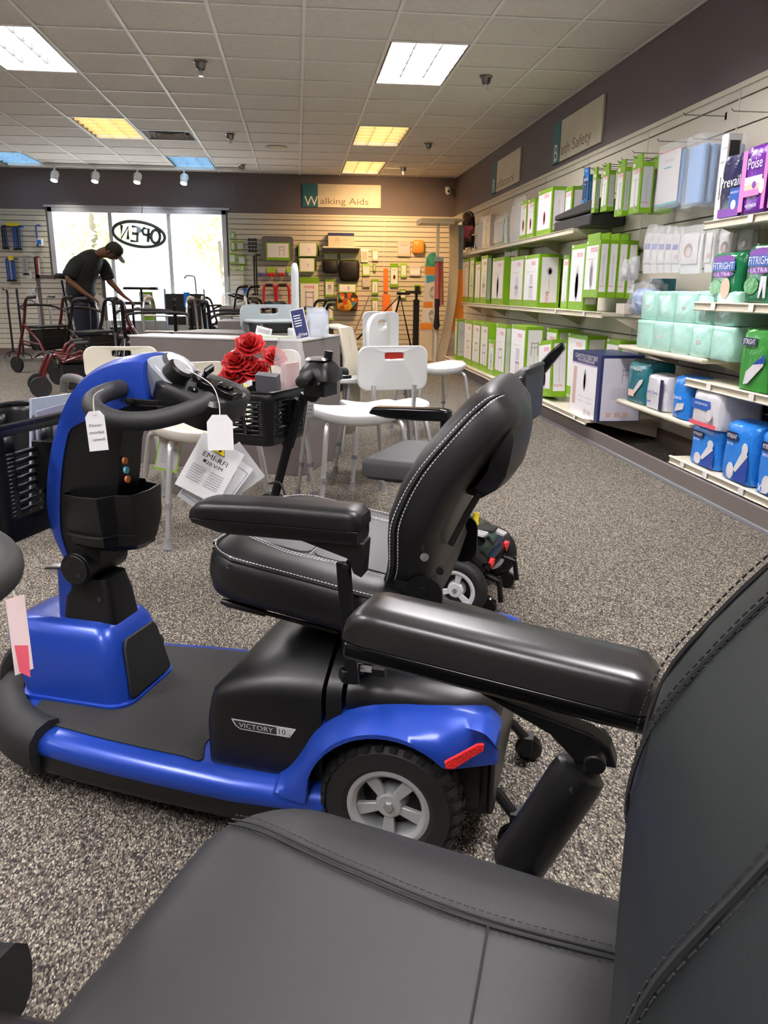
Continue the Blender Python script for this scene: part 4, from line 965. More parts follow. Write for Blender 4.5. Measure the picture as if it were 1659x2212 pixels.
o.location = (XB-.02+d_/2, (y0+y1)/2, S_BASE); tag(o, 'white and navy raised toilet seat carton reading drive, near end of the lowest shelf', 'carton')
# top shelf goods
XT = 2.235
carton(1121.5, 1136, 0, 433, 512, S_TOP, XT, 'small carton with a brown oval on the upper shelf, left of its twin', 'oval', None, d=.2)
carton(1136.5, 1152, 1161, 429, 511, S_TOP, XT, 'small carton with a brown oval on the upper shelf, right one of the pair', 'oval', 'grey', d=.18)
carton(1158.5, 1189, 1219, 405, 503, S_TOP, XT, 'large white and green carton with a red oval beside the black wedge cushions', 'oval', 'panel')
carton(1215, 1232, 1248, 404, 495, S_TOP, XT+.12, 'white and green carton set back behind the wedge cushions', 'oval', 'panel', d=.15)
carton(1041, 1058, 0, 464, 530, S_TOP, XT, 'cream and navy narrow pack on the upper shelf near the doll', 'bar', None, d=.08, mats=[mat('cream_pack', (.6, .5, .4), .5), mat('cream_pack_panel', (.7, .62, .5), .5), LOGO, GREYINK, NAVY, NAVY])
WEDGE = mat('black_foam_cushion', (.028, .028, .03), .5)
ya, yb_ = at(1194, 490, 'x', 2.22).y, at(1272, 475, 'x', 2.22).y
for k, (z, a_) in enumerate(((S_TOP+.001, 'black wedge cushion lying directly on the upper shelf'), (S_TOP+.102, 'upper black wedge cushion lying on the other one'))):
    g = G().loft([[(x, y, z_) for x, z_ in ((-.14, 0), (.14, 0), (.14, hh), (-.14, hh*.96))] for y, hh in ((-(ya-yb_)/2, .098 if k else .095), (ya-yb_)/2 and ((ya-yb_)/2, .045 if k else .095))])
    o = g.obj('wedge_cushion', WEDGE, bevel=.015, seg=3); o.location = (2.37, (ya+yb_)/2, z); tag(o, a_, 'cushion')
# plastic-bagged goods on the upper shelf
CLEAR = mixed_clear('clear_plastic_bag', (.85, .88, .88), .28, .12)
CLEAR2 = mixed_clear('clear_film', (.9, .92, .92), .2, .08)
def crumple(V, amp, seed):
    r = random.Random(seed); return [(x+r.uniform(-amp, amp), y+r.uniform(-amp, amp), z+r.uniform(-amp, amp)*.6) for x, y, z in V]
def bag(w_, d_, h_, seed=1, pinch=.25, amp=.006, n=18, m=12):
    """soft pouch: pillow section with a gathered top"""
    secs = []
    for j in range(m+1):
        t = j/m; f = (sin(pi*min(1, max(.03, t*1.02)))**.35) if t < .97 else .3
        dd = d_/2*max(.06, f if t > .12 else f*.98); ww = w_/2*(1-.08*(t > .9)*pinch*4)
        secs.append(crumple([(x, y, t*h_) for x, y in sell(dd, ww, .7, n)], amp*(.4+t*.6) if j else 0, seed*100+j))
    return G().loft(secs)
def bagged(px, py, ybm, wpx, z0, xf, d_, m_in, label, cat, name, seed=3, face=None):
    yc = at(px, ybm, 'x', xf).y; y1 = at(px-wpx/2, ybm, 'x', xf).y; y0 = at(px+wpx/2, ybm, 'x', xf).y
    h_ = at(px, py, 'x', xf).z-z0; w_ = y1-y0
    o = empty(name, (xf+d_/2, (y0+y1)/2, z0), 0, label, cat)
    bag(w_*.9, d_*.7, h_*.86, seed, amp=.002).obj('contents', m_in, o, smooth=60)
    bag(w_, d_, h_, seed+1, amp=.006).obj('clear_wrap', CLEAR, o, smooth=25)
    if face: face(o, w_, d_, h_)
    return o
def art_face(col, txt=None, tcol=INK):
    def f(o, w_, d_, h_):
        g = G(); T_ = FR_R(-d_*.36-.002, 0, 0); pane(g, T_, -w_*.36, w_*.36, h_*.12, h_*.8, 0)
        if txt: g.text(txt, h_*.08, T_ @ TR(0, h_*.7, .001), 1, w=w_*.5)
        g.obj('insert_card', [col, tcol], o, smooth=0)
    return f
bagged(1075, 462, 518, 28, S_TOP, XT, .08, mat('pale_green_card', (.45, .55, .35), .5), 'clear bag with a green and white card on the upper shelf', 'bagged product', 'bagged_product', 5, art_face(WHITE, 'nova', LOGO))
bagged(1107, 428, 515, 30, S_TOP, XT, .1, mat('silver_pillow', (.55, .58, .6), .3), 'round-shouldered silvery bath pillow in clear plastic on the upper shelf', 'bagged product', 'bath_pillow', 8)
bagged(1032, 470, 532, 12, S_TOP, XT, .08, mat('blue_white_fabric', (.3, .36, .5), .7), 'white and blue item in a bag beside the doll', 'bagged product', 'bagged_product', 9)
# doll in a small wheelchair
p = at(1009, 545, 'x', 2.3); o = empty('doll', (2.29, p.y+.03, S_TOP+.03), radians(-130), 'seated doll with long dark hair, pink shirt and white headband', 'doll')
DSK = mat('doll_skin', (.16, .07, .04), .5)
g = G(); zz = .12
g.ball((0, 0, zz+.24), (.055, .05, .062)); g.tube([(0, 0, zz+.14), (0, 0, zz+.19)], .02); g.tube([(0, .055, zz+.15), (.02, .085, zz+.09), (.06, .075, zz+.05)], [.018, .016, .014]); g.tube([(0, -.055, zz+.15), (.02, -.085, zz+.09), (.06, -.075, zz+.05)], [.018, .016, .014])
g.tube([(0, .03, zz), (.1, .03, zz+.01), (.11, .03, zz-.1)], [.026, .024, .018]); g.tube([(0, -.03, zz), (.1, -.03, zz+.01), (.11, -.03, zz-.1)], [.026, .024, .018])
g.obj('body', DSK, o, smooth=60)
G().loft([[(x, y, z) for x, y in sell(a_, b_, .8, 16)] for z, a_, b_ in ((zz-.01, .04, .055), (zz+.06, .036, .05), (zz+.13, .038, .062), (zz+.155, .022, .04))]).tube([(0, .05, zz+.145), (.01, .078, zz+.11)], [.024, .022]).tube([(0, -.05, zz+.145), (.01, -.078, zz+.11)], [.024, .022]).obj('shirt', mat('pink_shirt', (.75, .14, .2), .6), o, smooth=60)
G().loft([[(x-.038, y, z) for x, y in sell(a_, b_, .9, 16)] for z, a_, b_ in ((zz+.07, .025, .075), (zz+.16, .03, .085), (zz+.25, .05, .068), (zz+.3, .04, .045), (zz+.315, .01, .015))]).obj('hair', mat('doll_hair', (.015, .01, .01), .5), o, smooth=60)
G().tube([(-.01, .06, zz+.25), (.01, .045, zz+.29), (.012, 0, zz+.306), (.01, -.045, zz+.29), (-.01, -.06, zz+.25)], .006, n=6).obj('headband', WHITE, o)
o.scale = (1.2, 1.2, 1.2)
W_ = empty('toy_wheelchair', (2.30, p.y+.03, S_TOP), radians(-130), 'small toy wheelchair the doll sits in, upper shelf', 'toy wheelchair')
for sy in (-1, 1): G().tube([(.07*cos(2*pi*k/24), sy*.1, .07+.07*sin(2*pi*k/24)) for k in range(24)], .004, n=6, closed=True).obj('wheel', INK, W_); G().tube([(-.06, sy*.09, .27), (-.05, sy*.09, .09), (.1, sy*.09, .09), (.15, sy*.07, .01)], .005, n=6).obj('frame', CHROME, W_)
G().box(-.05, .06, -.08, .08, .085, .095).box(-.065, -.055, -.08, .08, .095, .24).obj('seat', INK, W_)
# ---------------- peg hooks and hanging goods
def hook(x, y, z, L=.28):
    o = empty('peg_hook', (x, y, z)); g = G().tube([(L, 0, 0), (0, 0, 0), (-.012, 0, .012)], .003, n=6).box(L, L+.004, -.012, .012, -.02, .02); h = g.obj('peg_hook', MATS['dull_chrome']); bpy.data.objects.remove(o)
    h.location = (x, y, z); return h
def hanging(xl, xr, xs, yt, yb, xf, label, mats, kind='bar', tab=True):
    z0 = at(xr, yb, 'x', xf).z; return carton(xl, xr, xs, yt, yb, z0, xf, label, kind, 'grey', tab, mats=mats)
hk = []
HL = 2.235
for a in ((1276, 1284, 1293, 378, 459, 'slim green pack, leftmost of the hanging green packs above the wedge cushions'), (1296, 1310, 1325, 370, 455, 'second green pack hanging in the top peg row'),
          (1326, 1343, 1357, 363, 465, 'third green pack hanging in the top peg row, longer than its left neighbour'), (1357, 1379, 1406, 352, 459, 'widest green pack hanging in the top peg row beside the blue pads')):
    o = hanging(*a[:5], HL, a[5], BOXM)
    h = hook(HL-.02, o.location.y, o.location.z+at(a[1], a[3], 'x', HL).z-o.location.z+.033, 2.52-HL); hk.append(h)
o = copy_tree(o); o.location.x += .13; o.location.y -= .02; relabel(o, 'green pack hanging behind the widest one in the top peg row')
BLUEP = mat('glossy_blue_pack', (.02, .18, .5), .25); 
o = hanging(1256, 1268, 1277, 378, 438, HL, 'small blue foil pack hanging left of the green packs', [BLUEP, mat('dark_panel', (.02, .03, .06), .3), WHITE, WHITE, BLUEP, WHITE]); 
hk.append(hook(HL-.02, o.location.y, at(1262, 374, 'x', HL).z+.03, 2.52-HL))
# empty hooks high on the near bay
for px, py in ((1480, 248), (1585, 240), (1424, 305), (1345, 345), (1370, 330), (1310, 355), (1500, 300)):
    p = at(px, py, 'x', 2.27); hk.append(hook(2.27, p.y, p.z, .25))
for k, h in enumerate(hk): tag(h, 'chrome peg hook on the cream slatted right wall', 'peg hook', 'chrome peg hooks on the right wall')
# underpads in clear bags
PADB = mat('pale_blue_underpad', (.2, .36, .62), .7); PADT = mat('teal_edge_print', (.02, .3, .33), .5)
def underpads(xl, xr, yt, yb, xf, label, n=4, card=True, seed=1):
    y1 = at(xl, yb, 'x', xf).y; y0 = at(xr, yb, 'x', xf).y; z0 = at(xr, yb, 'x', xf).z; h_ = at(xr, yt, 'x', xf).z-z0; w_ = y1-y0
    o = empty('underpad_pack', (xf, (y0+y1)/2, z0), 0, label, 'underpad pack')
    for k in range(n): G().prism(rrect(.012+k*.05, .052+k*.05, -w_/2+.01, w_/2-.01, .018, 4), .02, h_-.03).obj('folded_pad', PADB, o, smooth=40, bevel=.006)
    if card:
        g = G(); T_ = FR_R(.004, 0, 0); pane(g, T_, -w_/2+.01, w_/2-.01, .02, h_-.02, 0); pane(g, T_ @ TR(0, 0, .0006), -w_/2+.01, w_/2-.01, .02, h_*.1, 1); pane(g, T_ @ TR(0, 0, .0006), -w_/2+.01, w_/2-.01, h_-.025, h_-.02, 2)
        g.text('Disposable Underpads', .02, T_ @ TR(0, h_*.78, .001), 3, w=w_*.4); pane(g, T_ @ TR(0, 0, .0006), -w_*.2, w_*.12, h_*.66, h_*.68, 1); g.obj('label_card', [WHITE, PADT, LOGO, GREYINK], o, smooth=0)
    G().loft([crumple([(x, y, z) for x, y in rrect(-.004, .02+n*.05, -w_/2, w_/2, .02, 4)], .004, seed+int(z*100)) for z in (0, .02, h_*.3, h_*.6, h_*.9, h_, h_+.02)]).obj('clear_wrap', CLEAR2, o, smooth=25)
    return o
underpads(1412, 1460, 312, 446, 2.215, 'bagged pale blue underpads with a white card, left hanging pack', 4, True)
underpads(1470, 1505, 300, 445, 2.205, 'bagged pale blue underpads without a card, right hanging pack', 5, False, 4)
# clear sachets and boxed briefs below them
SKINP = mat('pinkish_photo_print', (.5, .32, .3), .5); BROWNP = mat('brown_hair_print', (.14, .05, .03), .5); BLUPR = mat('violet_print', (.12, .1, .4), .5)
def sachet(xl, xr, yt, yb, xf, label, cols, seed, faceprint=False, d_=.03, group=None):
    y1 = at(xl, yb, 'x', xf).y; y0 = at(xr, yb, 'x', xf).y; z0 = at(xr, yb, 'x', xf).z; h_ = at(xr, yt, 'x', xf).z-z0; w_ = y1-y0
    o = empty('hanging_sachet', (xf+d_/2, (y0+y1)/2, z0), 0, label, 'hanging packet', group)
    bag(w_*.88, d_*.6, h_*.8, seed, amp=.003, n=14, m=8).obj('contents', cols[0], o, smooth=60)
    g = G(); T_ = FR_R(-d_*.34, 0, 0); pane(g, T_, -w_*.36, w_*.36, h_*.2, h_*.84, 0)
    T2 = T_ @ TR(0, 0, .001)
    if faceprint:
        n = 16
        g.add([(-w_*.05+w_*.2*cos(2*pi*q/n), h_*.48+h_*.15*sin(2*pi*q/n), 0) for q in range(n)], [tuple(range(n))], 2, T2, True)
        g.add([(-w_*.04+w_*.12*cos(2*pi*q/n), h_*.45+h_*.1*sin(2*pi*q/n), 0) for q in range(n)], [tuple(range(n))], 1, T2 @ TR(0, 0, .0005), True)
        pane(g, T2, -w_*.2, w_*.3, h_*.72, h_*.8, 3)
    else: pane(g, T2, -w_*.3, w_*.25, h_*.5, h_*.62, 2); pane(g, T2, -w_*.1, w_*.3, h_*.3, h_*.4, 1)
    g.obj('insert_card', cols[1:], o, smooth=0)
    bag(w_, d_, h_, seed+7, amp=.005, n=14, m=8).obj('clear_wrap', CLEAR, o, smooth=20)
    return o
PALE = mat('pale_card', (.6, .58, .58), .5); WHTC = mat('white_cloth', (.7, .7, .7), .8)
sp = 0
for k in range(5):
    sachet(1382+k*15, 1402+k*15, 486+k, 590-k*.5, 2.2+.0*k, ('clear sachet, leftmost of the row under the blue underpads', 'clear sachet, second of the row under the blue underpads', 'clear sachet, third of the row under the blue underpads', 'clear sachet, fourth of the row under the blue underpads', 'clear sachet, fifth of the row under the blue underpads')[k], [WHTC, WHITE, SKINP if k == 4 else PALE, BLUPR, WHITE], 20+k, False, .04)
sachet(1458, 1506, 484, 590, 2.19, 'bagged briefs with a brown-haired woman on a pinkish card, nearest the middle', [WHTC, PALE, SKINP, BROWNP, WHITE], 31, True, .05)
sachet(1512, 1530, 486, 588, 2.2, 'crumpled clear bag between the two bagged briefs cards', [WHTC, PALE, SKINP, PALE, WHITE], 33, False, .05)
sachet(1540, 1578, 486, 575, 2.24, 'bagged briefs card partly behind the near green pack', [WHTC, PALE, SKINP, BROWNP, WHITE], 35, True, .05)
sachet(1582, 1622, 484, 560, 2.26, 'bagged briefs card nearest the right edge', [WHTC, PALE, SKINP, BROWNP, WHITE], 36, True, .05)
sachet(1336, 1352, 560, 606, 2.2, 'small clear bag of silvery parts hanging by the green tabbed packs', [mat('silver_parts', (.5, .5, .5), .3, metal=.6), CLEAR2, PALE, PALE, PALE], 40, False, .05)
sachet(1354, 1368, 553, 604, 2.22, 'small clear bag of silvery parts, right one of two', [MATS['silver_parts'], CLEAR2, PALE, PALE, PALE], 41, False, .05)
# things on the near end of the middle shelf
yc = at(1372, 672, 'x', 2.22).y
o = empty('gown_bag', (2.30, yc+.02, S_MID), 0, 'puffy clear bag of blue fabric lying on the near end of the middle shelf', 'bagged product')
bag(.3, .12, .17, 50, amp=.012).obj('contents', mat('blue_fabric', (.3, .42, .7), .7, noise=(14, .5)), o, smooth=60); bag(.38, .17, .22, 51, amp=.02).obj('clear_wrap', CLEAR, o, smooth=20)
y1, y0 = at(1334, 673, 'x', 2.21).y, at(1352, 675, 'x', 2.21).y
tag(G().box(-.04, .04, -(y1-y0)/2, (y1-y0)/2, 0, .07).obj('small_box', mat('cream_box', (.6, .55, .47), .6), bevel=.003, loc=(2.26, (y0+y1)/2+.06, S_MID)), 'small cream box standing beside the puffy blue bag', 'box')
p = at(1428, 640, 'x', 2.36)
o = carton(1398, 1425, 1442, 602, 650, S_MID-.0, 2.36, 'teal and white book-like pack behind the mint pads', 'bar', 'grey', d=.1, mats=[mat('teal_pack', (.02, .2, .27), .4), PALE, GREYINK, GREYINK, MATS['teal_pack'], GREYINK])
o.location.y = min(o.location.y, 5.70); 
tag(G().box(-.12, .12, -.3, .3, -.02, 0).obj('back_ledge', CREAM, loc=(2.40, o.location.y, S_MID)), 'short cream ledge under the teal pack against the wall', 'ledge')
# mint green pad packs
MINT = mat('mint_pad', (.36, .68, .56), .55); MINT2 = mat('mint_film', (.42, .72, .62), .2, coat=.4, bump=('noise', 20, .5, .012))
for row, (xs_, yt, yb, z0, rl) in enumerate((((1368, 1402, 1442, 1485, 1528, 1578), 700, 765, .686, 'lower'), ((1379, 1412, 1450, 1497, 1537, 1584), 645, 700, .856, 'upper'))):
    for k in range(5):
        xf = 2.12 if row == 0 else 2.135
        y1 = at(xs_[k], 760 if row == 0 else 700, 'x', xf).y; y0 = at(xs_[k+1], 760 if row == 0 else 700, 'x', xf).y
        w_ = y1-y0; h_ = .168
        o = empty('pad_pack', (xf+.1, (y0+y1)/2, z0), 0, 'mint green pad pack, %s row, %s from the window end' % (rl, ('first', 'second', 'third', 'fourth', 'fifth')[k]), 'pad pack', None)
        secs = [crumple([(x, y, z) for x, y in sell(.1*s_, w_/2*s_, .3, 28)], .003, row*50+k*7+int(z*99)) for z, s_ in ((0, .94), (.008, .99), (.05, 1), (.1, 1), (.145, 1), (.162, .985), (h_, .93))]
        G().loft(secs).obj('film', MINT2, o, smooth=50)
        g = G(); T_ = FR_R(-.1035, 0, 0)
        if (k+row) % 2: pane(g, T_, -.02, .02, .07, .09, 0); g.text('25 pads', .006, T_ @ TR(0, .08, .0006), 1, w=.03); g.obj('sticker', [WHITE, LOGO], o, smooth=0)
        else: G().tube([(-.1035, -w_/2+.01, .155), (-.1045, 0, .15), (-.1035, w_/2-.01, .156)], .0012, n=5).obj('film_seam', MINT, o)
# soft packs
def softpack(w_, d_, h_, seed, amp=.004, top='seal'):
    secs = []
    for t, s_, sd in ((0, .93, .9), (.02, .99, .98), (.12, 1, 1), (.35, 1.01, 1.02), (.55, 1, 1.02), (.75, 1, 1), (.88, .99, .97), (.94, .97, .9), (.975, .94, .55), (1, .9, .12)):
        secs.append(crumple([(x, y, t*h_) for x, y in sell(d_/2*sd, w_/2*s_, .33, 36)], amp if t else 0, seed*31+int(t*100)))
    return G().loft(secs)
def pack(xl, xr, yt, yb, z0, xf, d_, m_, label, prints, seed=1, rz=0, glossy=True):
    y1 = at(xl, yb, 'x', xf).y; y0 = at(xr, yb, 'x', xf).y; h_ = at((xl+xr)/2, yt, 'x', xf).z-z0; w_ = y1-y0
    o = empty('absorbent_pack', (xf+d_/2, (y0+y1)/2, z0), radians(rz), label, 'incontinence pack')
    softpack(w_, d_, h_, seed).obj('wrapper', m_, o, smooth=45)
    ms = []; g = G()
    for pr in prints:
        m = pr[1]
        if m not in ms: ms.append(m)
        mi = ms.index(m); lift = pr[-1]; T_ = FR_R(-d_/2*1.02-.004-lift, 0, 0)
        if pr[0] == 'p': _, _, x0, x1, q0, q1, _l = pr; pane(g, T_, x0*w_, x1*w_, q0*h_, q1*h_, mi)
        elif pr[0] == 'poly': g.add([(x*w_, q*h_, 0) for x, q in pr[2]], [tuple(range(len(pr[2])))], mi, T_, True)
        elif pr[0] == 'e': _, _, cx, cy, a_, b_, _l = pr; g.add([(cx*w_+a_*w_*cos(2*pi*q/24), cy*h_+b_*h_*sin(2*pi*q/24), 0) for q in range(24)], [tuple(range(24))], mi, T_, True)
        else: _, _, s_, cx, cy, ww, hh, _l = pr; g.text(s_, hh*h_, T_ @ TR(cx*w_, cy*h_, 0), mi, w=ww*w_)
    if prints: g.obj('printed_front', ms, o, smooth=0)
    return o
GRNP = mat('green_film', (.01, .17, .06), .2, coat=.4, bump=('noise', 22, .55, .012)); GRNL = mat('bright_green_film', (.04, .26, .04), .2, coat=.4, bump=('noise', 22, .55, .012)); BLUF = mat('blue_film', (.015, .2, .68), .2, coat=.4, bump=('noise', 22, .55, .012)); BLUD = mat('deep_blue_film', (.01, .05, .35), .2, coat=.4, bump=('noise', 22, .55, .012))
NAVF = mat('navy_film', (.012, .014, .07), .2, coat=.4, bump=('noise', 22, .55, .012)); PURP = mat('purple_film', (.15, .02, .32), .2, coat=.4, bump=('noise', 22, .55, .012)); PINK = mat('pink_film', (.8, .2, .5), .3); TEALF = mat('teal_film', (.01, .14, .17), .2, coat=.4, bump=('noise', 22, .55, .012)); WHF = mat('white_film', (.62, .62, .65), .2, coat=.4, bump=('noise', 22, .55, .012))
PURP2 = mat('violet_band', (.2, .06, .35), .4); ROYAL = mat('royal_blue_band', (.02, .1, .42), .35)
# near upper shelf
pack(1548, 1600, 330, 462, 1.367, 2.12, .2, NAVF, 'navy and purple pack reading Prevail on the near upper shelf', [('t', WHITEP, 'Prevail', -.02, .55, .8, .15, .001), ('p', PURP2, -.42, .42, .03, .16, .0), ('p', ROYAL, .02, .42, .16, .44, .0), ('e', WHITEP, .2, .2, .1, .07, .001), ('t', WHITEP, 'MAXIMUM', .2, .38, .3, .03, .001)], 61)
pack(1592, 1652, 309, 462, 1.367, 2.09, .2, PURP, 'purple and pink pack reading Poise on the near upper shelf', [('p', PINK, -.46, -.3, .05, .9, .0), ('p', PINK, .34, .46, .05, .9, .0), ('t', WHITEP, 'Poise', 0, .7, .5, .15, .001), ('p', WHITEP, -.3, .3, .42, .52, .001), ('p', PEACH, -.3, .3, .34, .42, .001), ('p', PINK, -.3, .25, .25, .34, .001), ('e', PURP2, .05, .4, .07, .05, .002), ('e', WHITEP, .32, .36, .09, .1, .002), ('t', WHITEP, '45 PADS', 0, .12, .4, .04, .001)], 62)
pack(1655, 1720, 300, 460, 1.367, 2.09, .2, PURP, 'second purple pack on the near upper shelf, cut by the right edge', [('p', PINK, -.46, -.3, .05, .9, .0)], 63)
carton(1541, 1556, 1568, 295, 466, 1.367, 2.13, 'narrow white and black carton reading COMFORT beside the navy pack', 'bar', 'grey', d=.07, mats=[WHITE, WHITE, GREYINK, GREYINK, INK, TEALF])
# near green packs
FT = lambda s_: [('e', PURP2, 0, .83, .36, .08, .0), ('p', ROYAL, -.36, .38, .62, .79, .001), ('t', WHITEP, 'FITRIGHT', 0, .71, .68, .13, .002), ('t', WHITEP, s_, .0, .55, .5, .07, .002), ('e', PURP2, 0, .55, .36, .06, .001), ('e', GRNL, -.2, .3, .22, .14, .0)]
pack(1526, 1590, 542, 646, .967, 2.14, .2, GRNP, 'green and purple FITRIGHT pack, left one on the near shelf', FT('ULTRA')+[('e', PEACH, .14, .28, .15, .2, .001)], 64)
pack(1600, 1672, 524, 646, .967, 2.11, .2, GRNP, 'green and purple FITRIGHT ULTRA pack, right one on the near shelf', FT('ULTRA')+[('poly', WHF, [(.05, .1), (.1, .1), (.16, .3), (.2, .1), (.27, .1), (.25, .45), (.08, .45)], .001)], 65)
pack(1588, 1652, 703, 836, .567, 2.12, .22, GRNL, 'bright green bag with a white pad picture on the third near shelf', [('p', NAVF, -.4, .1, .7, .82, .001), ('t', WHITEP, 'FITRIGHT', -.15, .76, .4, .08, .002), ('poly', WHF, [(-.2, .1), (-.05, .12), (.4, .42), (.42, .58), (.3, .55), (-.15, .3)], .001), ('poly', BLUD, [(.05, .42), (.42, .6), (.45, .5), (.42, .46)], .002)], 66)
pack(1655, 1730, 700, 845, .567, 2.12, .22, GRNL, 'bright green bag cut by the right edge on the third near shelf', [], 67)
# bottom near shelf blue bags
FB = [('p', NAVF, -.35, .02, .68, .82, .001), ('t', WHITEP, 'FITRIGHT', -.16, .75, .32, .07, .002), ('t', WHITEP, 'RESTORE', -.2, .62, .2, .04, .001), ('poly', BLUD, [(-.05, .04), (.44, .04), (.44, .42), (.38, .5)], .001), ('poly', WHF, [(0, .22), (.08, .18), (.42, .5), (.3, .6), (.22, .55)], .002), ('e', WHF, -.1, .18, .12, .14, .002), ('e', WHF, .3, .6, .1, .1, .001)]
pack(1483, 1545, 915, 1005, .127, 2.12, .22, BLUF, 'blue bag, first from the left on the near lowest shelf', FB, 68)
pack(1552, 1618, 908, 1032, .127, 2.1, .22, BLUF, 'blue bag, second from the left on the near lowest shelf', FB, 69)
pack(1625, 1705, 930, 1060, .127, 2.1, .22, BLUF, 'blue bag marked XL at the right edge of the near lowest shelf', FB+[('t', WHITEP, 'XL', -.22, .1, .2, .12, .003)], 70)
# lower short shelf
pack(1348, 1392, 776, 872, .337, 2.13, .2, TEALF, 'teal green bag at the far end of the short lower shelf', [('t', WHITEP, 'FITRIGHT', 0, .8, .6, .07, .001), ('poly', WHF, [(-.1, .25), (0, .2), (.35, .5), (.38, .6), (.2, .55)], .001), ('p', PEACH, -.28, .0, .15, .3, .002)], 71)
pack(1390, 1432, 808, 884, .337, 2.12, .2, WHF, 'white and purple upright pack next to the teal bag', [('p', NAVF, .3, .46, .04, .9, .001), ('t', BLUD, 'Sure Care', -.1, .5, .6, .1, .001), ('p', BLUPR, -.35, -.1, .2, .24, .001)], 72)
pack(1446, 1482, 810, 908, .337, 2.11, .18, BLUF, 'blue bag on the short lower shelf left of the white and red pack', [('t', WHITEP, 'Guards', -.1, .5, .5, .09, .001), ('poly', WHF, [(-.2, .15), (.3, .25), (.35, .4), (-.1, .35)], .001)], 73)
pack(1486, 1552, 838, 925, .337, 2.1, .24, WHF, 'white pack with blue band and red edge on the short lower shelf', [('p', ROYAL, -.42, .2, .45, .7, .001), ('t', WHITEP, 'UNDERWEAR', -.1, .6, .45, .06, .002), ('p', LED if False else LOGO, -.44, .44, .03, .14, .001), ('e', PALE, .2, .35, .1, .15, .002)], 74)
pack(1598, 1672, 862, 940, .337, 2.345, .15, NAVF, 'navy bag standing behind the blue bags', [('p', WHF, -.4, .4, .3, .36, .001), ('t', WHITEP, 'Protection', 0, .6, .6, .1, .001)], 75)
tag(G().box(0, .18, -.9, .88, -.03, 0).obj('lower_ledge', CREAM, loc=(2.335, 3.19, .335), bevel=.008), 'cream ledge carrying the navy bag behind the blue bags', 'shelf')
# ------------------------------------------------------------------ small travel scooter behind the blue one
TA = radians(152); tF = Vector((cos(TA), sin(TA), 0))
o = TRV = empty('travel_scooter', (.64, 2.48, 0), TA, 'small black travel scooter behind the blue one, roses in its basket', 'mobility scooter')
LEATH2 = mat('grey_vinyl_seat', (.035, .035, .037), .55, bump=('noise', 500, .12, .001))
G().loft([[(x, y, z) for x, y in rrect(.02+i_, .405-i_, -.2+i_, .2-i_, .03)] for z, i_ in ((.425, .012), (.435, 0), (.475, 0), (.488, .006), (.492, .02))]).obj('seat_cushion', LEATH2, o, smooth=50)
G().tube([(.2, 0, .2), (.2, 0, .43)], .02).box(.05, .35, -.12, .12, .405, .425).obj('seat_post', DARKM, o)
secs = []
for x, z, h_, th in ((.01, .5, .16, .02), (0, .53, .18, .028), (-.015, .6, .185, .03), (-.04, .68, .18, .032), (-.07, .75, .165, .033), (-.09, .785, .14, .026), (-.096, .795, .1, .014)):
    secs.append([(x+q, y, z-q*.3) for y, q in sell(h_, th, .5, 28)])
G().loft(secs).obj('backrest', LEATH2, o, smooth=60)
G().loft([[(-.075-k*.012, y*.85, z) for y, z in rrect(-.17, .17, .62, .79, .03)] for k in (1, 2.6)]).obj('back_panel', BLACKP, o, bevel=.004)
def tarm(flip):
    a = G(); prof = [(.26, .012), (.245, .034), (.03, .04), (0, .036), (0, .004), (.1, .0), (.2, .002)]
    return a.prism(prof, -.024, .024, T=Matrix(((1, 0, 0, 0), (0, 0, 1, 0), (0, 1, 0, 0), (0, 0, 0, 1))))
for sy in (1, -1):
    a = tarm(sy < 0).obj('armrest', BLACKG, o, bevel=.007, seg=3)
    if sy > 0: a.location = (.1, .215, .632)
    else: a.location = (.02, -.215, .66); a.rotation_euler = (0, radians(-128), 0)
    p2 = G().tube([(.12, sy*.215, .635), (.12, sy*.215, .44), (.12, sy*.1, .415)], .011, n=6).obj('arm_post', DARKM, o)
# floor, rear shell, wheels
G().prism([(.3, -.2), (.3, .2), (.78, .2), (.88, .12), (.88, -.12), (.78, -.2)], .075, .1).obj('floor_pan', BLACKP, o, bevel=.01)
secs = [[(x, y, z) for y, z in rrect(-h_, h_, z0, z1, .03, 4)] for x, h_, z0, z1 in ((.36, .15, .08, .16), (.28, .17, .08, .22), (.2, .175, .09, .25), (.1, .17, .1, .245), (.05, .16, .12, .23), (.0, .14, .13, .20), (-.02, .12, .14, .17))]
sh = G().loft(secs).obj('rear_shell', BLACKG, o, smooth=50)
G().cyl((.065, 0, .235), (.065, 0, .258), .006).tube([(.065, 0, .255), (.065, 0, .263), (.065, 0, .268), (.065, 0, .298)], [.009, .011, .009, .011], n=12).obj('freewheel_lever', YEL, o)
for x, y, t_, w_, h_ in ((.04, .05, 'LUCKS', .05, .04), (-.005, -.05, '||||||', .045, .03)):
    z_ = .2465 if x > .03 else .228
    Ts = TR(x, y, z_, 0, 14 if x < .03 else 4, 170); G().box(-w_/2, w_/2, -h_/2, h_/2, -.006, .002, 0, Ts).text(t_, .012, Ts @ TR(0, 0, .0028), 1, w=w_*.8).obj('sticker', [WHITE, INK], sh, smooth=0)
G().box(.0, .06, -.04, .02, .238, .2475).obj('recess', INK, sh)
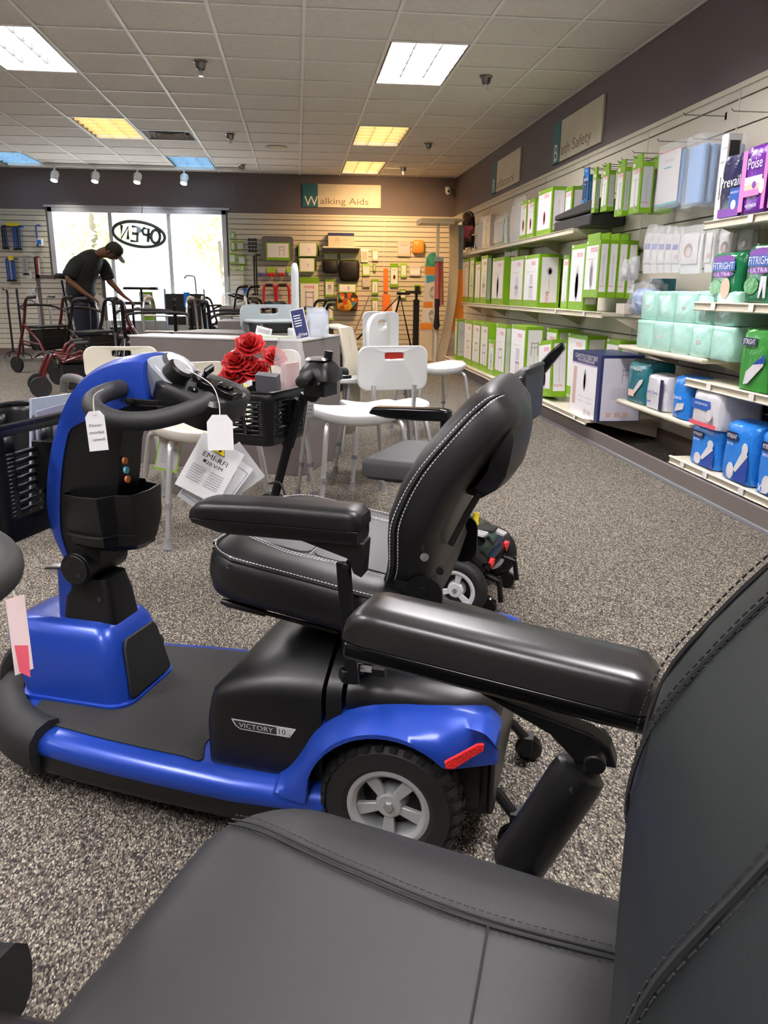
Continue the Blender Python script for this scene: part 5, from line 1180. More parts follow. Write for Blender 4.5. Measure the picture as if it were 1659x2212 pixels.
for sy in (1, -1):
    G().cyl((-.012, sy*.1, .165), (-.026, sy*.1, .162), .018, n=16).obj('reflector', LED, sh)
    wheel(o, 'rear_wheel', .065, sy*.205, .1, .055, .064, mat('silver_wheel_plastic', (.5, .51, .52), .35), sy, False, 3)
    aw = G().tube([(.02, sy*.1, .13), (-.05, sy*.11, .11), (-.06, sy*.115, .04)], .009).tube([(-.045, sy*.11, .1), (-.05, sy*.11, .125)], .005).obj('anti_tip_arm', DARKM, o)
    G().lathe([(.001, -.012), (.026, -.012), (.03, -.007), (.03, .007), (.026, .012), (.001, .012)], T=TR(-.02, sy*.13, .03, 90), n=20).obj('anti_tip_wheel', BLACKG, aw)
    wheel(o, 'front_wheel', .9, sy*.1, .09, .05, .055, MATS['silver_wheel_plastic'], sy, False, 3)
# tiller
t = empty('tiller'); t.parent = o
G().tube([(.86, 0, .12), (.845, 0, .24), (.74, 0, .575), (.7, 0, .66)], .017, n=8).tube([(.775, 0, .47), (.72, 0, .64)], .024, n=8).obj('tiller_pole', DARKM, t)
G().cyl((.845, -.035, .255), (.845, .035, .255), .03, n=28).cyl((.845, .028, .255), (.845, .033, .255), .036, n=28).obj('pivot_gear', BLACKP, t)
G().tube(crs([(.84, .03, .33), (.78, .05, .34), (.76, .055, .27), (.81, .045, .22)], 6), .0045, n=6).obj('cable', INK, t)
g = G(); g.loft([[(x, y, z) for x, y in rrect(.575+i_, .70-i_, -.075+i_, .075-i_, .03)] for z, i_ in ((.70, .02), (.715, 0), (.745, .005), (.77, .02), (.785, .035))]); hd = g.obj('control_head', BLACKP, t, smooth=40)
G().loft([[(x, y, z) for x, y in rrect(.60+i_, .68-i_, -.05+i_, .05-i_, .02)] for z, i_ in ((.782, 0), (.79, .006))]).obj('silver_dash', CHROME, hd, smooth=40)
G().cyl((.61, .0, .785), (.605, .0, .812), .015, n=16).obj('speed_knob', BLACKP, hd)
G().ball((.66, .02, .67), (.03, .03, .035)).box(.6, .68, -.05, .05, .66, .71).obj('lower_housing', BLACKP, hd, smooth=50)
for sy in (1, -1):
    G().tube([(.65, sy*.06, .735), (.64, sy*.11, .73), (.625, sy*.17, .722), (.623, sy*.175, .721)], [.018, .02, .02, .012], n=16).obj('hand_grip', RUBBER, t, smooth=60)
    G().tube(crs([(.63, sy*.05, .72), (.6, sy*.09, .715), (.59, sy*.14, .712)], 4), .007).obj('control_wing', BLACKG, t)
# basket with real slots
bk = empty('basket'); bk.parent = t
def slotbasket(parent, cx, hx, hy, z0, z1, taper=.82):
    def ring(z): s_ = taper+(1-taper)*(z-z0)/(z1-z0); return [(cx+x*s_, y*s_, z) for x, y in rrect(-hx, hx, -hy, hy, .035, 5)]
    zs = [z0, z0+.01, z0+.03] + [z0+.03+(z1-z0-.06)*k/15 for k in range(1, 16)] + [z1]
    secs = [ring(z) for z in zs]; n = len(secs[0]); V = [p for c in secs for p in c]; F = []
    for i in range(len(zs)-1):
        for k in range(n):
            a_, b_ = Vector(secs[i][k]), Vector(secs[i][(k+1) % n]); d_, c_ = Vector(secs[i+1][k]), Vector(secs[i+1][(k+1) % n])
            if (b_-a_).length > .05 and 2 <= i < 17:
                cuts = [0, .1, .45, .55, .9, 1]
                for q in range(5):
                    if i % 2 == 1 and q in (1, 3): continue
                    o_ = len(V); V += [tuple(a_.lerp(b_, cuts[q])), tuple(a_.lerp(b_, cuts[q+1])), tuple(d_.lerp(c_, cuts[q+1])), tuple(d_.lerp(c_, cuts[q]))]; F.append((o_, o_+1, o_+2, o_+3))
            else: F.append((i*n+k, i*n+(k+1) % n, (i+1)*n+(k+1) % n, (i+1)*n+k))
    F.append(tuple(range(n)))
    G().add(V, F).obj('basket_tub', BLACKP, parent, smooth=40, solid=.004)
    G().tube(secs[-1], .005, n=6, closed=True).obj('basket_rim', BLACKP, parent)
slotbasket(bk, .865, .115, .16, .49, .675)
G().box(.74, .78, -.03, .03, .56, .64).obj('basket_mount', DARKM, bk)
def TRW(x, y, z): return Vector((.64, 2.48, 0))+Vector((cos(TA)*x-sin(TA)*y, sin(TA)*x+cos(TA)*y, z))
# ------------------------------------------------------------------ red silk roses in the basket
ROSE = mat('red_silk_petal', (.5, .006, .008), .55, noise=(30, .25)); STEM = mat('green_wire_stem', (.03, .12, .03), .6)
def petal(g, c, ax, r0, r1, a, hgt, w_, curl, seed):
    rd = random.Random(seed); up = ax; e1 = up.orthogonal().normalized(); e2 = up.cross(e1)
    V = []; nu, nv = 8, 7; ph = rd.uniform(0, 6)
    for i in range(nv+1):
        v = i/nv; rad = r0+(r1-r0)*v**.75+curl*max(0, v-.6)**1.5*2.2; h_ = hgt*(v-.9*curl/.02*max(0, v-.72)**1.6 if curl else v)
        ww = w_*(sin(pi*(.1+.62*v))**.7)
        for j in range(nu+1):
            u = j/nu*2-1; aa = a+u*ww/max(r1, .012)*.5; wav = .0035*v*sin(u*5+ph)
            V.append(c+(e1*cos(aa)+e2*sin(aa))*(rad+wav)+up*(h_-.006*v*abs(u)**2+.002*sin(u*7+ph)*v))
    F = [(i*(nu+1)+j, i*(nu+1)+j+1, (i+1)*(nu+1)+j+1, (i+1)*(nu+1)+j) for i in range(nv) for j in range(nu)]
    g.add(V, F)
for k, (px, py, tx, R_, lb) in enumerate(((540, 748, .86, .058, 'red silk rose standing highest above the basket'), (512, 784, .87, .056, 'red silk rose at the upper left of the bunch'),
     (508, 815, .92, .064, 'red silk rose lowest on the left over the basket rim'), (552, 802, .84, .056, 'red silk rose in the middle right, low over the basket'), (592, 773, .80, .045, 'smaller red silk rose at the upper right of the bunch'), (535, 790, .90, .046, 'red silk rose squeezed in the centre between the others'))):
    d = at(px, py, 'y', 3.05 if k != 4 else 2.98); c = d
    ax = Vector(((px-545)/160, -.75, .75)).normalized()
    r = empty('artificial_rose', c, 0, lb, 'artificial flower', 'red silk roses'); del r['group']
    g = G(); Z = Vector((0, 0, 0))
    for ring_, (n, r0, r1, sp_, w_, cu_) in enumerate(((3, .02, .16, .62, .5, 0), (3, .08, .30, .62, .75, .002), (5, .12, .5, .6, .85, .007), (5, .15, .72, .48, 1.0, .012), (6, .15, .92, .3, 1.05, .016))):
        for q in range(n): petal(g, Z-ax*(.12*R_), ax, r0*R_, r1*R_*.9, 2*pi*q/n+ring_*.7, sp_*R_*1.25, w_*R_*1.15, cu_, k*50+ring_*10+q)
    g.obj('petals', ROSE, r, smooth=70, solid=.0008)
    base = TRW(tx, .0+.03*(k % 3-1), .55)-c
    G().tube(crs([Z-ax*.01, -ax*.06, base], 5), .0025, n=6).obj('stem', STEM, r)
    g = G()
    for q in range(3):
        b = -ax*.03; dirv = Vector((cos(q*2.1+k), sin(q*2.1+k), -.1)); s_ = dirv.cross(Vector((0, 0, 1))).normalized()
        g.add([b, b+dirv*.025+s_*.012, b+dirv*.05, b+dirv*.025-s_*.012], [(0, 1, 2, 3)])
    g.obj('leaves', mat('silk_leaf', (.01, .05, .02), .6), r, smooth=0, solid=.001)
# grey boxes and plastic bag in the basket
c = TRW(.815, .05, .60); o = tag(G().box(-.02, .015, -.04, .04, 0, .135).box(-.0215, -.02, -.03, .03, .03, .12).obj('charger_box', mat('grey_carton', (.11, .11, .12), .6), bevel=.002, loc=c), 'grey flat carton standing in the travel scooter basket', 'carton'); o.rotation_euler = (radians(-4), radians(14), TA+radians(95))
c = TRW(.79, -.06, .60); o = empty('plastic_bag', c, TA, 'clear plastic bag with paper sticking up beside the roses', 'plastic bag')
bag(.15, .08, .25, 77, amp=.006).obj('clear_wrap', CLEAR, o, smooth=20); G().box(-.01, .01, -.05, .05, .04, .16).obj('folded_paper', mat('pinkish_paper', (.6, .35, .35), .6), o)
# charger plug hanging over the basket front
o = empty('power_cord', TRW(.86, .135, .69), TA, 'black plug with yellow warning tag draped over the basket', 'power cord')
G().tube(crs([(.0, -.03, .0), (0, .0, .012), (.01, .02, -.01), (.035, .022, -.06), (.05, .024, -.09)], 5), .004, n=8).obj('cord', INK, o)
G().tube([(.05, .024, -.085), (.058, .026, -.112)], [.008, .012], n=10).obj('plug', BLACKP, o)
G().cyl((.055, .02, -.115), (.062, .022, -.14), .0025, n=6).obj('prong', CHROME, o); G().cyl((.063, .03, -.112), (.07, .032, -.137), .0025, n=6).obj('prong', CHROME, o)
g = G().box(-.028, .028, -.0006, .0006, -.01, .01, 0, TR(-.01, .012, .008, 20, 25)); T_ = TR(-.01, .013, .008, 20, 25) @ Matrix(((-1, 0, 0, 0), (0, 0, 1, .001), (0, 1, 0, 0), (0, 0, 0, 1))); g.add([(-.009, -.007, 0), (.009, -.007, 0), (0, .008, 0)], [(0, 1, 2)], 1, T_, True); g.obj('warning_tag', [WHITE, YEL], o, smooth=0)
# ------------------------------------------------------------------ hanging paper tags
def tagcard(loc, w_, h_, rot, label, name='price_tag', lines=(), cord=None, m_=None, notch=True, extra=None, cat='tag'):
    """card hung from a string, lying in its local xz plane, top at the origin"""
    o = empty(name, loc, 0, label, cat); o.rotation_euler = rot
    out = [(-w_/2, -h_), (w_/2, -h_), (w_/2, -w_*.28), (w_/2-w_*.22, 0), (-w_/2+w_*.22, 0), (-w_/2, -w_*.28)] if notch else [(-w_/2, -h_), (w_/2, -h_), (w_/2, 0), (-w_/2, 0)]
    Tm = Matrix(((1, 0, 0, 0), (0, 0, -1, 0), (0, 1, 0, 0), (0, 0, 0, 1)))
    g = G().prism(out, -.0004, .0004, 0, Tm)
    for (s_, x, z, ww, hh) in lines: g.text(s_, hh, Tm @ TR(x, z, .0007), 1, w=ww); 
    if extra: extra(g, Tm)
    g.obj('card', [m_ or WHITE, INK, YEL, MATS['dealer_blue'], LOGO, GREYINK], o, smooth=0)
    if cord: G().tube(crs(cord, 6), .0009, n=5).obj('string', mat('white_string', (.7, .68, .62), .8), o)
    return o
def BLW(x, y, z): return Vector((BLX, BLY, 0))+Vector((cos(BLA)*x-sin(BLA)*y, sin(BLA)*x+cos(BLA)*y, z))
def dep(px, py, D): return Vector((0, 0, CAM_Z))+((px-PW/2)/FPX*CR_-(py-PH/2)/FPX*CU_+CF_)*D
hand = [('Floor', 0, -.02, .018, .004), ('model', 0, -.030, .02, .004), ('used', .002, -.040, .016, .004)]
tagcard(dep(203, 888, 1.12), .027, .056, (radians(-10), radians(-6), radians(-5)), 'white handwritten price tag on the left of the blue scooter handle', 'price_tag', [(a, b, c_, d_, e_) for a, b, c_, d_, e_ in hand][:3], [(0, -.001, -.006), (.004, -.004, .02), (.02, -.01, .028)])
o = tagcard(dep(474, 896, 1.30), .042, .058, (radians(-12), radians(2), radians(14)), 'blank white tag with clipped corners hanging below the blue scooter dash', 'price_tag', [], [(0, -.001, -.006), (.0, .0, .02), (-.012, .0, .05), (-.05, .005, .075)])
def emi(g, Tm):
    T2 = Tm @ TR(0, 0, .0008)
    g.add([(-.012, -.018, 0), (.012, -.018, 0), (0, .003, 0)], [(0, 1, 2)], 1, T2 @ TR(0, -.002, 0), True); g.add([(-.0105, -.0172, 0), (.0105, -.0172, 0), (0, .0012, 0)], [(0, 1, 2)], 2, T2 @ TR(0, -.002, .0003), True); g.add([(-.002, -.014, 0), (.002, -.014, 0), (.003, -.006, 0), (-.003, -.006, 0)], [(0, 1, 2, 3)], 1, T2 @ TR(0, -.002, .0006), True)
    g.text('EMI-RFI', .0085, T2 @ TR(0, -.03, 0), 1, w=.045); g.text('20 V/M', .006, T2 @ TR(.004, -.041, 0), 1, w=.03); g.box(-.017, -.012, -.043, -.038, 0, .0002, 1, T2)
    for k in range(7): g.add([(-.03, -.052-.0042*k, 0), (-.005, -.052-.0042*k, 0), (-.005, -.0536-.0042*k, 0), (-.03, -.0536-.0042*k, 0)], [(0, 1, 2, 3)], 5, T2, True); g.add([(.003, -.052-.0042*k, 0), (.028, -.052-.0042*k, 0), (.028, -.0536-.0042*k, 0), (.003, -.0536-.0042*k, 0)], [(0, 1, 2, 3)], 5, T2, True)
tagcard(dep(484, 958, 1.33), .078, .098, (radians(-8), radians(32), radians(10)), 'white warning card with yellow triangle reading EMI-RFI', 'warning_card', notch=False, extra=emi)
def ins(g, Tm):
    T2 = Tm @ TR(0, 0, .0006)
    for a, b, c_, d_ in ((-.036, .036, -.012, -.011), (-.036, .036, -.104, -.103), (-.036, -.035, -.104, -.011), (.035, .036, -.104, -.011)): g.add([(a, c_, 0), (b, c_, 0), (b, d_, 0), (a, d_, 0)], [(0, 1, 2, 3)], 3, T2, True)
    for k in range(4): g.add([(-.01, -.06-.009*k, 0), (.002, -.06-.009*k, 0), (.002, -.064-.009*k, 0), (-.01, -.064-.009*k, 0)], [(0, 1, 2, 3)], 4, T2, True); g.add([(.006, -.06-.009*k, 0), (.02, -.06-.009*k, 0), (.02, -.064-.009*k, 0), (.006, -.064-.009*k, 0)], [(0, 1, 2, 3)], 1, T2, True)
    n = 24; g.add([(.005+.014*cos(2*pi*q/n), -.032+.014*sin(2*pi*q/n), 0) for q in range(n)], [tuple(range(n))], 5, T2, True); g.add([(.005+.012*cos(2*pi*q/n), -.032+.012*sin(2*pi*q/n), 0) for q in range(n)], [tuple(range(n))], 0, T2 @ TR(0, 0, .0003), True)
tagcard(dep(508, 985, 1.36), .078, .112, (radians(-8), radians(40), radians(10)), 'white instruction card with red and black marks behind the EMI card', 'instruction_card', notch=False, extra=ins)
tagcard(dep(474, 985, 1.375), .085, .075, (radians(-8), radians(-34), radians(10)), 'grey-backed card corner behind the EMI warning card', 'instruction_card', notch=False, m_=mat('grey_card', (.4, .4, .4), .6))
tagcard(dep(665, 860, 3.05), .045, .078, (0, 0, radians(5)), 'white price tag hanging from the travel scooter hand grip', 'price_tag', [('Travel', 0, -.03, .03, .008), ('899', 0, -.045, .03, .008), ('NEW', 0, -.06, .03, .007)], [(0, 0, -.004), (0, 0, .035), (-.004, 0, .06)])
def pinkt(g, Tm): g.add([(-.008, -.05, 0), (.008, -.055, 0), (.006, -.09, 0), (-.006, -.08, 0)], [(0, 1, 2, 3)], 4, Tm @ TR(0, 0, .0006), True)
tagcard(dep(32, 1290, .83), .022, .082, (radians(-6), radians(4), radians(55)), 'folded pinkish-white tag hanging from the dark handle at the left edge', 'price_tag', notch=False, extra=pinkt, m_=mat('pale_pink_paper', (.7, .55, .55), .6), cord=[(0, 0, 0), (-.004, 0, .02), (-.01, 0, .045)])
# folders in the front basket of the blue scooter
FOLD = mat('translucent_sleeve', (.36, .41, .48), .25)
for k, (dx, dz, a_, lb) in enumerate(((.0, 0, 2, 'tall pale plastic sleeve leaning in the front basket of the blue scooter'), (.012, -.02, -3, 'second pale sleeve in front of the tall one in the blue scooter basket'))):
    o = G().box(-.003, .003, -.075, .075, 0, .25, 0).obj('document_sleeve', FOLD if k == 0 else mat('lavender_sleeve', (.3, .3, .38), .35)); o.location = BLW(.90-dx, -.08-.02*k, .53+dz); o.rotation_euler = (radians(a_), radians(-6), BLA); tag(o, lb, 'plastic sleeve')
# ------------------------------------------------------------------ shower chairs
PLW = mat('white_moulded_plastic', (.56, .575, .565), .35); PLC = mat('cream_moulded_plastic', (.60, .57, .48), .38); PLG = mat('grey_moulded_plastic', (.36, .41, .42), .4); TIPM = mat('grey_rubber_tip', (.2, .2, .2), .7); FOAMG = mat('grey_foam_grip', (.075, .075, .078), .6)
def ringplate(W_, H_, sw, sh, sz, th, curve=.0, r=.05):
    """upright slab in yz with a hand slot; front towards +x"""
    n = 8; O = rrect(-W_/2, W_/2, 0, H_, r, n); N = len(O)
    I = []
    for (y, z) in O:
        a = math.atan2((z-sz), y); I.append((max(-sw/2, min(sw/2, y*sw/W_)), sz+max(-sh/2, min(sh/2, (z-H_/2)*sh/H_))))
    g = G(); V = []
    for x in (-th/2, th/2):
        for L in (O, I): V += [(x-curve*(y*2/W_)**2*-1, y, z) for y, z in L]
    F = []
    for k in range(N):
        j = (k+1) % N
        F += [(k, j, N+j, N+k), (2*N+k, 3*N+k, 3*N+j, 2*N+j), (k, 2*N+k, 2*N+j, j), (N+k, N+j, 3*N+j, 3*N+k)]
    return g.add(V, F)
def shower_chair(x, y, ang, label, m_, back=False, arms=False, sh=.45, slotm=None, bx=-.17, bh=.24, bz=.08, name='shower_chair', cat='shower chair', seat=True, bw=.40):
    o = empty(name, (x, y, 0), radians(ang), label, cat)
    if seat:
        secs = []
        for z, s_ in ((-.045, .88), (-.035, .96), (-.008, 1), (.002, .985), (.006, .93)):
            secs.append([(px_*s_, py_*s_, sh+z+.035*(abs(py_)/.235)**2.2) for px_, py_ in sell(.19, .235, .6, 40)])
        secs.append([(px_*.5, py_*.5, sh+.001) for px_, py_ in sell(.19, .235, .6, 40)])
        st = G().loft(secs).obj('seat', m_, o, smooth=50)
    for sx in (1, -1):
        for sy in (1, -1):
            top = [(0, sy*.13, sh-.03), (sx*.1, sy*.155, sh-.032), (sx*.145, sy*.178, sh-.04), (sx*.165, sy*.19, sh-.08), (sx*.19, sy*.215, .17)]
            lg = G().tube(crs(top, 4), .0125, n=12).obj('leg', STEEL, o, smooth=60)
            G().tube([(sx*.186, sy*.211, .2), (sx*.204, sy*.229, .03)], .0105, n=10).obj('leg_extension', STEEL, lg)
            G().tube([(sx*.188, sy*.213, .185), (sx*.190, sy*.2145, .165)], .0165, n=12).obj('collar', TIPM, lg)
            G().tube([(sx*.2025, sy*.2275, .045), (sx*.2035, sy*.2285, .02), (sx*.2055, sy*.2305, .0)], [.014, .016, .024], n=14).obj('rubber_tip', TIPM, lg)
    if back:
        bp = ringplate(bw, bh, .1, .035, bh*.78, .022, .02)
        b = bp.obj('backrest', m_, o, bevel=.006, seg=3); b.location = (bx, 0, sh+bz)
        if slotm: G().box(.0, .006, -.05, .05, bh*.78-.014, bh*.78+.018).obj('handle_insert', slotm, b)
        for sy in (1, -1): G().tube([(bx+.03, sy*.11, sh-.03), (bx-.0, sy*.11, sh), (bx-.014, sy*.11, sh+bz+.03)], .0115, n=10).obj('back_tube', STEEL, o)
    if arms:
        for sy in (1, -1):
            a = crs([(-.13, sy*.235, sh-.05), (-.145, sy*.245, sh+.1), (-.14, sy*.25, sh+.17), (-.11, sy*.25, sh+.205), (0, sy*.25, sh+.215), (.1, sy*.25, sh+.205), (.135, sy*.25, sh+.17), (.14, sy*.245, sh+.1), (.13, sy*.235, sh-.05)], 4)
            ta = G().tube(a, .012, n=10).obj('arm_tube', STEEL, o, smooth=60); G().tube(a[6:-7], .0185, n=12).obj('arm_grip', FOAMG, ta, smooth=60)
    return o
REDI = mat('red_handle_insert', (.5, .03, .02), .4)
shower_chair(.26, 3.78, -75, 'white contoured shower stool in front, right of the travel scooter handle', PLW, sh=.455)
shower_chair(.46, 4.28, 100, 'white shower chair whose square backrest has a red hand slot', PLW, True, sh=.40, slotm=REDI, bh=.225, bz=.115, bw=.375)
shower_chair(-.41, 3.40, -66, 'cream shower stool with a green-edged tag, below the blue scooter dash', PLC, True, bh=.17, bz=.085, bw=.38, bx=-.2)
shower_chair(-.92, 4.2, -88, 'cream shower chair with slotted back left of the blue scooter head', PLC, True, bh=.175, bz=.095, bw=.38, bx=-.18)
shower_chair(-1.17, 3.45, -55, 'cream shower chair with grey foam armrests at the left edge', PLC, False, True, sh=.42)
shower_chair(.99, 5.9, -70, 'white shower stool farthest right, near the corner display', PLW, sh=.47)
shower_chair(.68, 6.5, -90, 'white chair with plain rounded back behind the transfer bench', PLW, True, bh=.34, bz=.06, bw=.3)
# tub transfer bench seen side-on with tall looped back
o = empty('transfer_bench', (.52, 5.25, 0), radians(180), 'white transfer bench with tall looped back beside the counter', 'transfer bench')
G().loft([[(x, y, z) for x, y in rrect(-.3, .3, -.2, .2, .05)] for z in (.44, .475)]).obj('seat', PLW, o, bevel=.01)
secs = []
bp = ringplate(.36, .40, .14, .05, .33, .03, .02, r=.12).obj('backrest', PLW, o, bevel=.01, seg=3); bp.location = (0, .17, .48); bp.rotation_euler = (0, 0, radians(-28))
for sx in (1, -1):
    for sy in (1, -1): G().tube([(sx*.2, sy*.12, .44), (sx*.25, sy*.17, .0)], .013, n=10).obj('leg', STEEL, o)
# nova hang tag on the cream stool
g_ = dep(372, 940, 3.35)
def nov(g, Tm):
    T2 = Tm @ TR(0, 0, .0006); g.add([(-.042, -.145, 0), (.042, -.145, 0), (.042, -.005, 0), (-.042, -.005, 0)], [(0, 1, 2, 3)], 0, T2, True)
    g.text('nova', .022, T2 @ TR(0, -.03, .0005), 4, w=.065)
    for k in range(8): g.add([(-.03, -.055-.009*k, 0), (.03, -.055-.009*k, 0), (.03, -.058-.009*k, 0), (-.03, -.058-.009*k, 0)], [(0, 1, 2, 3)], 5, T2 @ TR(0, 0, .0004), True)
o = tagcard(g_, .095, .155, (radians(-6), radians(14), radians(6)), 'green-edged card reading nova hanging under the cream stool', 'product_tag', notch=False, extra=nov, m_=GRN2, cord=[(0, 0, -.005), (.01, 0, .02), (.02, -.02, .05)])
for c_ in o.children:
    if c_.name.startswith('card'): c_.data.materials[0] = GRN2
g2 = G(); Tm = Matrix(((1, 0, 0, 0), (0, 0, -1, 0), (0, 1, 0, 0), (0, 0, 0, 1))); g2.add([(-.042, -.145, .001), (.042, -.145, .001), (.042, -.005, .001), (-.042, -.005, .001)], [(0, 1, 2, 3)], 0, Tm, True); g2.text('nova', .022, Tm @ TR(0, -.03, .0016), 1, w=.065)
for k in range(8): g2.add([(-.03, -.055-.009*k, .0016), (.03, -.055-.009*k, .0016), (.03, -.0575-.009*k, .0016), (-.03, -.0575-.009*k, .0016)], [(0, 1, 2, 3)], 2, Tm, True)
g2.obj('printed_face', [WHITE, LOGO, GREYINK], o, smooth=0)
# commode frame under the white chairs
# ------------------------------------------------------------------ counter
DESK = mat('grey_brown_laminate', (.155, .132, .125), .45, noise=(6, .06)); DESKT = mat('counter_top', (.42, .41, .40), .3)
o = empty('counter', (-.4, 4.9, 0), 0, 'low grey-brown laminate counter in the middle of the shop', 'counter')
pl = [(-.97+.4, 4.83-4.9), (-.03+.4, 4.40-4.9), (.0+.4, 4.385-4.9), (.03+.4, 4.42-4.9), (.26+.4, 5.0-4.9), (.13+.4, 5.06-4.9), (-.06+.4, 4.72-4.9), (-.88+.4, 5.07-4.9)]
G().prism(pl, 0, .742).obj('counter_body', DESK, o, bevel=.004)
G().prism([(x*1.006, y*1.01) for x, y in pl], .742, .752).obj('counter_top', DESKT, o, bevel=.002)
p = at(505, 712, 'z', .74)
tag(G().box(-.3, .3, -.25, .25, 0, .79).obj('side_counter', DESK, bevel=.004, loc=(-.28, 6.3, 0)), 'second grey-brown counter block behind the first', 'counter')
tag(G().box(-.4, .4, -.2, .2, .70, .752).box(-.38, -.34, -.2, .2, 0, .7).box(.34, .38, -.2, .2, 0, .7).obj('side_table', DESK, bevel=.003, loc=(-.34, 5.32, 0), rz=radians(-20)), 'low table behind the counter carrying the grey bath chair', 'table')
# things on the counter
o = empty('bath_chair', (-.17, 5.28, .753), radians(-65), 'grey bath chair with slotted back standing on the counter', 'bath chair')
G().loft([[(x, y, .06+z) for x, y in rrect(-.02, .22, -.19, .19, .05)] for z in (0, .02)]).obj('seat', PLG, o, bevel=.008)
b = ringplate(.4, .17, .12, .035, .13, .02, .015).obj('backrest', PLG, o, bevel=.006); b.location = (-.03, 0, .0)
for sx in (.0, .2):
    for sy in (-.15, .15): G().cyl((sx, sy, 0), (sx, sy, .065), .012, n=10).obj('leg', TIPM, o)
p = dep(640, 735, 4.75); o = empty('tub_rail', (p.x, 4.66, .753), radians(100), 'tall white looped tub grab rail on the counter', 'grab rail')
G().tube(crs([(-.028, 0, 0), (-.028, 0, .2), (-.028, 0, .34), (-.018, 0, .375), (0, 0, .39), (.018, 0, .375), (.028, 0, .34), (.028, 0, .2), (.028, 0, 0)], 4), .016, n=14).tube([(-.028, 0, .1), (.028, 0, .1)], .013, n=10).obj('rail', mat('pale_grey_plastic', (.55, .58, .6), .3), o, smooth=60)
G().box(-.06, .06, -.04, .04, 0, .05).obj('clamp', MATS['pale_grey_plastic'], o, bevel=.01)
p = at(655, 745, 'y', 4.48)
o = empty('table_sign', (p.x, 4.50, .753), 0, 'tilted navy and white card reading drive on the counter', 'sign'); o.rotation_euler = (radians(-8), radians(-12), 0)
g = G().box(-.04, .04, -.001, .001, .0, .165, 0); Tm = FR_B(0, -.0016, 0); pane(g, Tm, -.034, .034, .006, .159, 1); g.text('drive', .022, Tm @ TR(.004, .025, .001), 2, w=.05); 
for k in range(5): pane(g, Tm @ TR(0, 0, .0006), -.026, .01+.003*(k % 3), .07+.014*k, .075+.014*k, 2)
g.obj('card', [WHITE, NAVY, WHITEP], o, smooth=0)
p = at(686, 724, 'y', 4.72); o = empty('brochure_holder', (p.x, 4.72, .753), radians(12), 'clear acrylic brochure holder on the counter beside the drive card', 'brochure holder')
ACR = mixed_clear('clear_acrylic', (.8, .86, .9), .25, .05)
g = G()
for k in range(4): g.box(-.055, .055, -.05+k*.03, -.048+k*.03, 0, .13+.012*k)
g.box(-.055, -.053, -.05, .05, 0, .15).box(.053, .055, -.05, .05, 0, .15).box(-.055, .055, -.05, .05, 0, .003); g.obj('acrylic_body', ACR, o)
G().box(-.045, .045, -.012, -.009, .006, .14).obj('leaflet', mat('blue_grey_leaflet', (.35, .42, .55), .5), o); G().box(-.02, .045, .018, .021, .01, .16).obj('leaflet', WHITE, o)
p = at(568, 726, 'z', .753); o = tag(G().box(-.045, .045, -.001, .001, 0, .06).box(-.035, .035, -.0016, -.001, .02, .045, 1).obj('info_card', [WHITE, GREYINK], loc=(p.x, 4.72, .753)), 'small white card propped against the grey bath chair', 'card'); o.rotation_euler = (radians(-30), radians(14), 0)
p = at(600, 735, 'z', .753); tag(G().box(-.12, .12, -.03, .03, 0, .01).obj('price_strip', mat('pale_green_strip', (.6, .68, .5), .5), loc=(-.12, 4.62, .753), rz=radians(-25)), 'pale strip of paper lying along the counter edge', 'paper strip')
# cream throw draped over the counter end
secs = []
for k, (y_, z_) in enumerate(((.22, .5), (.16, .74), (.08, .785), (.0, .79), (-.07, .775), (-.11, .6), (-.12, .35), (-.125, .1))):
    secs.append([(x, y_+.012*sin(x*60+k), z_+.004*sin(x*40)) for x in [-.1+.2*q/16 for q in range(17)]])
o = G().loft(secs, cap=False, closed=False).obj('draped_cushion', mat('beige_padded_cloth', (.5, .46, .36), .8), smooth=60, solid=.02); o.location = (.24, 5.30, 0); o.rotation_euler = (0, 0, radians(60)); tag(o, 'beige padded cloth draped over the right end of the counter', 'cloth')
# chair whose back shows behind the roses
shower_chair(-.17, 4.06, -88, 'cream shower chair behind the red roses, facing the camera', PLC, True, bh=.17, bz=.095, bw=.38, bx=-.17)
# ------------------------------------------------------------------ back wall goods
WY = BY-.024
def wcard(x0, x1, y0, y1, label, frame=GREEN, panel=PANELW, th=.03, kind=None, cat='hanging pack', name='hanging_pack', group=None, txt=None, pic=GREYINK):
    a = at(x0, y0, 'y', WY-th); b = at(x1, y1, 'y', WY-th); w_, h_ = b.x-a.x, a.z-b.z
    g = G(); g.box(-w_/2, w_/2, 0, th, 0, h_, 0); Tm = FR_B(0, -.002, 0); pane(g, Tm, -w_/2+.012, w_/2-.012, h_*.12, h_*.82, 1)
    if kind: art(g, kind, Tm @ TR(0, h_*.42, .002), w_*.7, h_*.6)
    if txt: g.text(txt, h_*.1, Tm @ TR(0, h_*.72, .002), 2, w=w_*.5)
    g.box(-.004, .004, th, th+.003, h_*.9, h_*.95, 3)
    o = g.obj(name, [frame, panel, LOGO, pic, pic, GRN2], smooth=0); o.location = ((a.x+b.x)/2, WY-th, b.z); return tag(o, label, cat, group)
WARMC = mat('kraft_panel', (.6, .5, .38), .5); BLKC = mat('black_nylon', (.006, .0055, .0055), .6)
